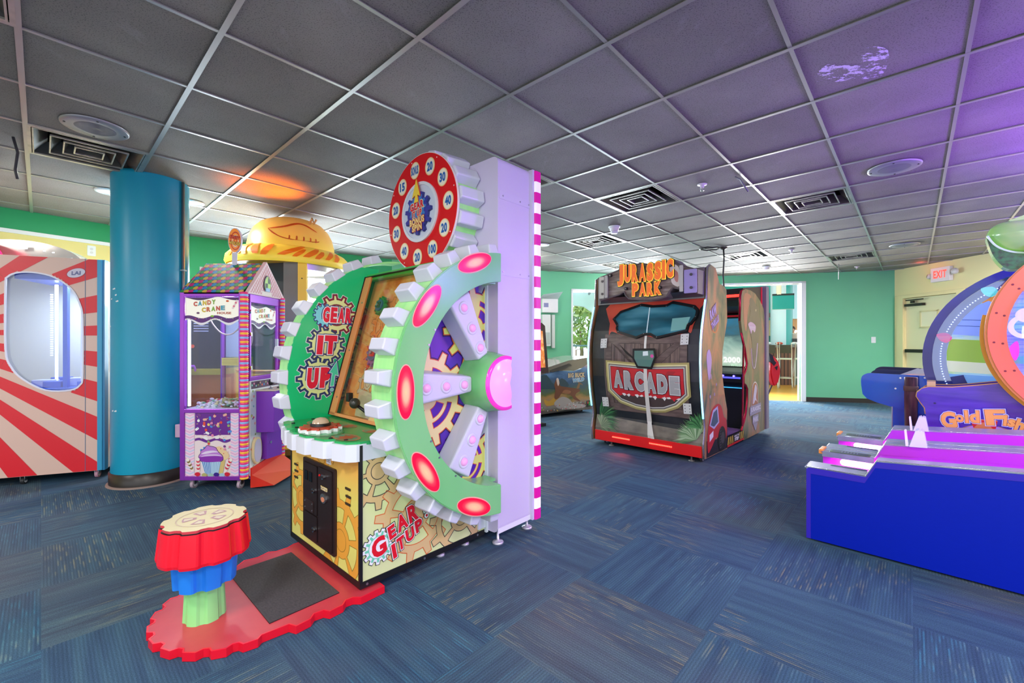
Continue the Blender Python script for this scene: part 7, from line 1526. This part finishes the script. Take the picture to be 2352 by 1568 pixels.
for k in range(12): b = k*.52; r_ = .05; m.add([(r_*cos(b), r_*sin(b), .16), (r_*cos(b+.2), r_*sin(b+.2), .16), ((.12+.02*(k % 3))*cos(b+.1), (.12+.02*(k % 3))*sin(b+.1), .34+.05*(k % 2))], [(0, 1, 2)], mat('#3f5a4a' if k % 2 else '#6a8a5a', .5))
m.build('sea_grass', t)
# ================================================================== BAR ROOM BEYOND THE DOORWAY
WF = NB('plank_floor', .35); WF.base(WF.ramp(WF.n('TexNoise', {0: WF.n('Mapping', {0: WF.n('TexCoord').outputs['Object'], 3: (1, 6, 1)}).outputs[0], 2: 2.0, 3: 4.0}).outputs[0], [(.3, '#c8882e'), (.7, '#e0a84e')])); WF = WF.m
def behind(p, q, d): p = Vector((*p, 0)); q = Vector((*q, 0)); e = (q-p).normalized(); return p, e, Vector((-e.y, e.x, 0))
p0, e0, n0 = behind(WL[9], WL[10], 0)
def BR_(t, d, z=0): return p0+e0*t+n0*d+Vector((0, 0, z))
m = MB(); q = [BR_(-1.5, .02), BR_(5, .02), BR_(9, 9), BR_(-2, 9)]; m.prism([(v.x, v.y) for v in q], top_plane(-.002), -.05, 0, WF); m.build('floor_2', kind='structure')
rz = math.degrees(atan2(e0.y, e0.x))
m = MB(); CY = wall_paint('bar_wall_teal', '#3fa9a0')
def bw(t0, t1, d, z0, z1, mt, m): a, b = BR_(t0, d), BR_(t1, d); m.prism([(0, z0), (t1-t0, z0), (t1-t0, z1), (0, z1)], (a, e0, Vector((0, 0, 1))), -.1, 0, mt)
bw(-1.2, 8.5, 7.6, 0, 3.4, CY, m); m.build('wall_bar', kind='structure')
m = MB(); bw(-.9, 2.83, 5.60, 0, 3.4, CY, m); m.build('wall_bar_left', kind='structure')
m = MB(); bw(2.9, 8.5, 7.45, .9, 2.0, mat('#c89a6a', .5), m); m.build('trim_5', kind='structure')
m = MB(); bw(2.6, 8.5, 7.4, 2.0, 3.3, mat('#a8d0dc', .3, emit=.35), m); m.build('window_5', kind='structure')
m = MB(); q = [BR_(-1.5, .3), BR_(5, .3), BR_(9, 8), BR_(-2, 8)]; m.prism([(v.x, v.y) for v in q], top_plane(3.5), 0, .05, mat('#9a9a96', .7)); m.build('ceiling_2', kind='structure')
m = MB(); bw(1.2, 2.7, 5.2, 1.95, 2.08, mat('#6a6a66', .5), m); m.build('trim_6', kind='structure')
lamp('bar_lamp', 'AREA', tuple(BR_(1.5, 3, 3.3)), 45, (1, .95, .85), 2.0); lamp('bar_lamp', 'AREA', tuple(BR_(3.0, 5.5, 3.3)), 35, (1, .95, .88), 2.0)
# counter
t = thing('bar_counter', 'bar counter with dark slatted front beyond the doorway', 'counter', BR_(2.2, 3.6), rz)
SLT = NB('slats', .5); sx1 = SLT.n('SeparateXYZ', {0: SLT.n('TexCoord').outputs['Object']}).outputs[0]; SLT.base(SLT.ramp(SLT.math('MULTIPLY_ADD', SLT.math('SINE', SLT.math('MULTIPLY', sx1, 70.0)), .5, .5), [(.2, '#3a241c'), (.6, '#8a5a44'), (.9, '#6a4636')]))
m = MB(); m.box(-1.6, .42, 0, .5, .0, 1.03, SLT.m); m.box(.42, 1.8, .1, .5, 0, 1.03, mat('#5a6a60', .5)); m.build('front', t)
m = MB(); m.box(-1.7, 2.4, -.18, .6, 1.03, 1.10, mat('#6f6a66', .3), .01); m.build('counter_top', t)
# items on it
for k, (x, c, nm, lb) in enumerate(((1.2, '#d8e0e0', 'napkin_stack', 'pale stack at the left end of the bar counter'), (1.48, '#c84a30', 'fruit_bowl', 'small red heap on the bar counter near the blue column'), (1.86, '#f0f0ee', 'plate_stack', 'white item on the right of the bar counter'))):
    m = MB(); m.sphere((0, 0, .04), .07, mat(c, .5), 14, 8, (1.4, 1, .6)); tag(m.build(nm, loc=tuple(BR_(1.0+x-.2, 3.75, 1.10))), lb, 'tableware')
# stools
AL = mat('#c8c4ba', .3, .6)
def stool(t, d, rot, lab, first=[None]):
    if first[0] is None:
        r = thing('bar_stool', lab, 'bar stool', BR_(t, d), rot, 'metal framed bar stools')
        for sx_ in (-1, 1):
            m = MB(); m.tube(smooth([(sx_*.22, .20, 0), (sx_*.20, .16, .40), (sx_*.20, .13, .74), (sx_*.20, .17, .95), (sx_*.19, .24, 1.16)], 4, False), .019, AL, 8); m.build('back_leg', r)
            m = MB(); m.tube([(sx_*.22, -.22, 0), (sx_*.20, -.17, .74)], .019, AL, 8); m.build('front_leg', r)
        m = MB(); m.tube([(-.21, -.20, .26), (.21, -.20, .26), (.21, .18, .26), (-.21, .18, .26)], .013, AL, 8, closed=True); m.build('footrest', r)
        m = MB(); m.box(-.21, .21, -.19, .17, .73, .765, mat('#d8d4ca', .35, .3), .006); m.build('seat', r)
        m = MB(); m.prism([(-.18, .93), (.18, .93), (.17, 1.14), (-.17, 1.14)], (Vector((0, .19, 0)), Vector((1, 0, 0)), Vector((0, .25, 1)).normalized()), -.01, .01, mat('#3a3634', .6)); m.build('backrest', r); first[0] = r; r.scale = (.66, .85, 1)
    else: r = copy_tree(first[0]); r.location = BR_(t, d); r.rotation_euler = (0, 0, radians(rot)); r['label'] = lab; r.scale = (.66, .85, 1)
    return r
stool(1.74, 2.60, rz+155, 'bar stool at the left, partly behind the dinosaur game'); stool(2.10, 2.75, rz+160, 'bar stool in the middle of the doorway with a dark backrest'); stool(2.50, 2.90, rz+165, 'bar stool at the right edge of the doorway')
t = thing('high_chair', 'white framed chair with a dark back behind the bar counter', 'chair', BR_(2.90, 4.45), rz)
m = MB(); m.tube([(-.22, 0, 0), (-.22, 0, 1.42), (.22, 0, 1.42), (.22, 0, 0)], .03, WHITE, 8); m.build('frame', t); m = MB(); m.box(-.20, .20, -.02, .02, 1.05, 1.28, mat('#3a3a3c', .5)); m.build('backrest', t)
m = MB(); m.sphere((0, 0, 1.58), .10, mat('#4a332c', .7), 14, 10); m.sphere((-.02, -.03, 1.54), .085, mat('#c89a80', .5), 14, 10); m.prism(circ(0, 0, .16, 16, .10), top_plane(0), 1.15, 1.44, mat('#c8b8a8', .6)); m.box(-.12, .12, -.1, .1, 0, 1.2, mat('#3a3a44', .6)); tag(m.build('person', loc=tuple(BR_(3.10, 5.2))), 'person with dark hair in a pale top sitting behind the bar counter', 'person')
# column, tv, pipes, turtle
t = thing('round_column', 'white and teal round column inside the bar beyond the doorway', 'column', BR_(2.62, 4.60))
m = MB(); m.lathe([(.28, 0), (.28, 3.45)], U0, mat('#2fa8a4', .3, coat=.3), 40); m.lathe([(.284, 0), (.284, 3.45)], U0, mat('#cfe6f2', .35), 20, a0=150, a1=262); m.build('shaft', t)
t = thing('television', 'teal-faced television hanging from the bar ceiling', 'television', BR_(2.20, 3.2, 2.25), rz-8)
m = MB(); m.box(-.25, .25, -.0, .05, -.19, .17, mat('#2a8a88', .2)); m.box(-.26, .26, .05, .07, -.20, .19, mat('#c8d0d0', .4)); m.build('screen_panel', t)
m = MB(); m.box(-.25, .25, -.005, .06, .17, .22, BLACK); m.box(.15, .2, .05, .09, -.1, .1, BLACK); m.build('top_bezel', t)
m = MB(); m.lathe([(.06, .2), (.06, 1.2)], fr((-.1, .03, 0), (1, 0, 0), (0, 1, 0)), mat('#d8cdb4', .4), 20); m.build('mounting_pole', t)
t = thing('ceiling_pipes', 'exposed pipes and ducts under the bar ceiling', 'pipes', BR_(0, 0)); 
for k, (a, b, r_) in enumerate((((1.2, 2.0, 2.9), (3.2, 2.9, 2.66), .05), ((1.2, 3.0, 3.1), (4.4, 4.0, 2.85), .07), ((1.3, 1.6, 2.75), (2.6, 3.2, 2.9), .03), ((2.0, 4.0, 3.0), (5, 4.4, 3.0), .05), ((1.4, 1.0, 2.62), (3.4, 4.0, 2.85), .035))):
    m = MB(); o = BR_(0, 0); m.tube([BR_(*a)-o, BR_(*b)-o], r_, mat(('#8a8478', '#5a5650')[k % 2], .5), 10); m.build('pipe', t)
t = thing('turtle_plaque', 'pale wooden turtle plaque on the teal bar wall', 'wall decoration', BR_(2.62, 5.44, 1.62), rz)
m = MB(); m.prism(circ(0, 0, .20, 24, .26), front_plane(0), 0, .04, mat('#d8c898', .5)); m.build('shell', t)
for x, z, a, L in ((-.2, .22, 140, .2), (.2, .22, 40, .2), (-.14, -.26, 240, .14), (.14, -.26, 300, .14), (0, .30, 90, .12)): m = MB(); c, s = cos(radians(a)), sin(radians(a)); m.prism([(x+u*c-v*s, z+u*s+v*c) for u, v in circ(L*.3, 0, L*.7, 14, .05)], front_plane(0), 0, .03, mat('#cdbb88', .5)); m.build('flipper', t)
m = MB(); m.box(-.09, .09, -.04, .04, 0, 3.4, mat('#d8b880', .5)); tag(m.build('timber_post', loc=tuple(BR_(2.76, 5.3)), ), 'pale timber post beside the turtle plaque in the bar', 'post')
m = MB(); [m.sphere((k*.35, 0, 0), .05, mat('#fff8e0', .3, emit=5), 10, 8) for k in range(1)]; tag(m.build('wall_lamp', loc=tuple(BR_(3.92, 7.2, 1.55))), 'bright wall lamp on the far bar wall, nearer the column', 'lamp', 'bright lamps on the far bar wall')
m = MB(); m.sphere((0, 0, 0), .05, mat('#fff8e0', .3, emit=5), 10, 8); tag(m.build('wall_lamp', loc=tuple(BR_(4.10, 7.2, 1.58))), 'bright wall lamp on the far bar wall, next to the door frame', 'lamp', 'bright lamps on the far bar wall')
# ================================================================== OUTSIDE THE WINDOWS
m = MB(); q = [(-9, 4.6), (-4.6, 6.0), (-2.0, 7.5), (.5, 8.65), (3.2, 9.4), (4.3, 14), (2, 30), (-25, 30), (-25, 4.6)]; m.prism(q, top_plane(-.05), -.05, 0, mat('#e4e0d6', .8)); m.build('ground_terrace', kind='structure')
PA = mat('#dfe4e6', .5)
t = thing('terrace_shelter', 'pale slatted outdoor roof with a white arch, seen through the right windows', 'shelter', (0, 0, 0))
m = MB(); m.prism([(1.0, 9.3), (5.0, 9.6), (5, 12.6), (1, 12.3)], top_plane(2.62), 0, .04, mat('#c8d0d2', .5)); m.build('roof', t)
for k in range(5): m = MB(); m.tube([(1.2+k*.6, 9.35, 2.55), (1.6+k*.6, 12.4, 2.55)], .035, mat('#8a9498', .5), 6); m.build('rafter', t)
for y in (9.6, 10.6): m = MB(); m.tube([(1.0, y, 2.5), (4, y+.3, 2.5)], .03, mat('#9aa4a8', .5), 6); m.build('beam', t)
ar_ = [(-.2, 0), (-.02, 0), (.0, 1.1), (.3, 1.85), (.9, 2.25), (1.8, 2.3), (1.8, 2.6), (-.2, 2.6)]
m = MB(); m.prism([(x+0, z) for x, z in [(0, 2.0), (.6, 2.28), (1.2, 2.2), (1.7, 1.85), (1.95, 1.4), (2.0, .0), (2.3, 0), (2.3, 2.6), (0, 2.6)]], front_plane(12.6), -.1, .1, PA); ao = m.build('arch', t); ao.location = (.9, 0, 0)
t = thing('terrace_railing', 'dark metal terrace railing outside the right windows', 'railing', (0, 10.2, 0))
for z in (1.09, .55): m = MB(); m.tube([(.6, 0, z), (4.0, .6, z)], .025, mat('#5a6468', .5), 6); m.build('rail', t)
for k in range(6): m = MB(); m.tube([(.8+k*.6, .035+k*.105, 0), (.8+k*.6, .035+k*.105, 1.1)], .02, mat('#5a6468', .5), 6); m.build('post', t)
t = thing('patio_chair', 'small brown patio chair outside the right window', 'chair', (1.62, 9.9, 0))
m = MB(); m.tube([(-.16, 0, 0), (-.16, 0, 1.0), (.14, 0, 1.05), (.16, 0, 0)], .018, mat('#8a5a4a', .5), 6); m.build('frame', t); m = MB(); m.box(-.16, .16, -.2, .15, .5, .53, mat('#8a5a4a', .5)); m.build('seat', t)
random.seed(4)
LEAF = [mat('#9ab25a', .7), mat('#b8c470', .7), mat('#7a9448', .7)]
def tree(x, y, h, r, lab, n=420):
    t = thing('tree', lab, 'tree', (x, y, 0), 0, 'sunlit trees beyond the terrace'); m = MB(); m.tube([(0, 0, 0), (.05, 0, h*.5), (0, 0, h*.9)], [.09, .06, .03], mat('#8a7458', .8), 7); m.build('trunk', t)
    m = MB()
    for k in range(n):
        a, b, s = random.uniform(0, 2*pi), random.uniform(-1, 1), r*random.uniform(.5, 1)**.5; c = Vector((s*cos(a)*sqrt(1-b*b), s*sin(a)*sqrt(1-b*b), h+s*b*.7)); d = Vector([random.uniform(-1, 1) for _ in range(3)]).normalized(); e = d.orthogonal().normalized(); L = random.uniform(.10, .22)
        m.add([c-d*L, c+e*L*.35, c+d*L, c-e*L*.35], [(0, 1, 2, 3)], random.choice(LEAF))
    m.build('foliage', t)
tree(2.2, 14.0, 1.7, 1.0, 'sunlit leafy tree seen through the right window'); tree(3.9, 21.5, 2.6, 1.6, 'larger tree behind the terrace railing, farther right'); tree(1.0, 16.0, 1.2, .8, 'low pale tree at the left of the right window'); tree(-3.6, 11.0, 1.3, 1.1, 'tree seen through the curved glass of the hat game'); tree(-6.2, 10.5, 1.6, 1.1, 'tree outside the window behind the crane roof')
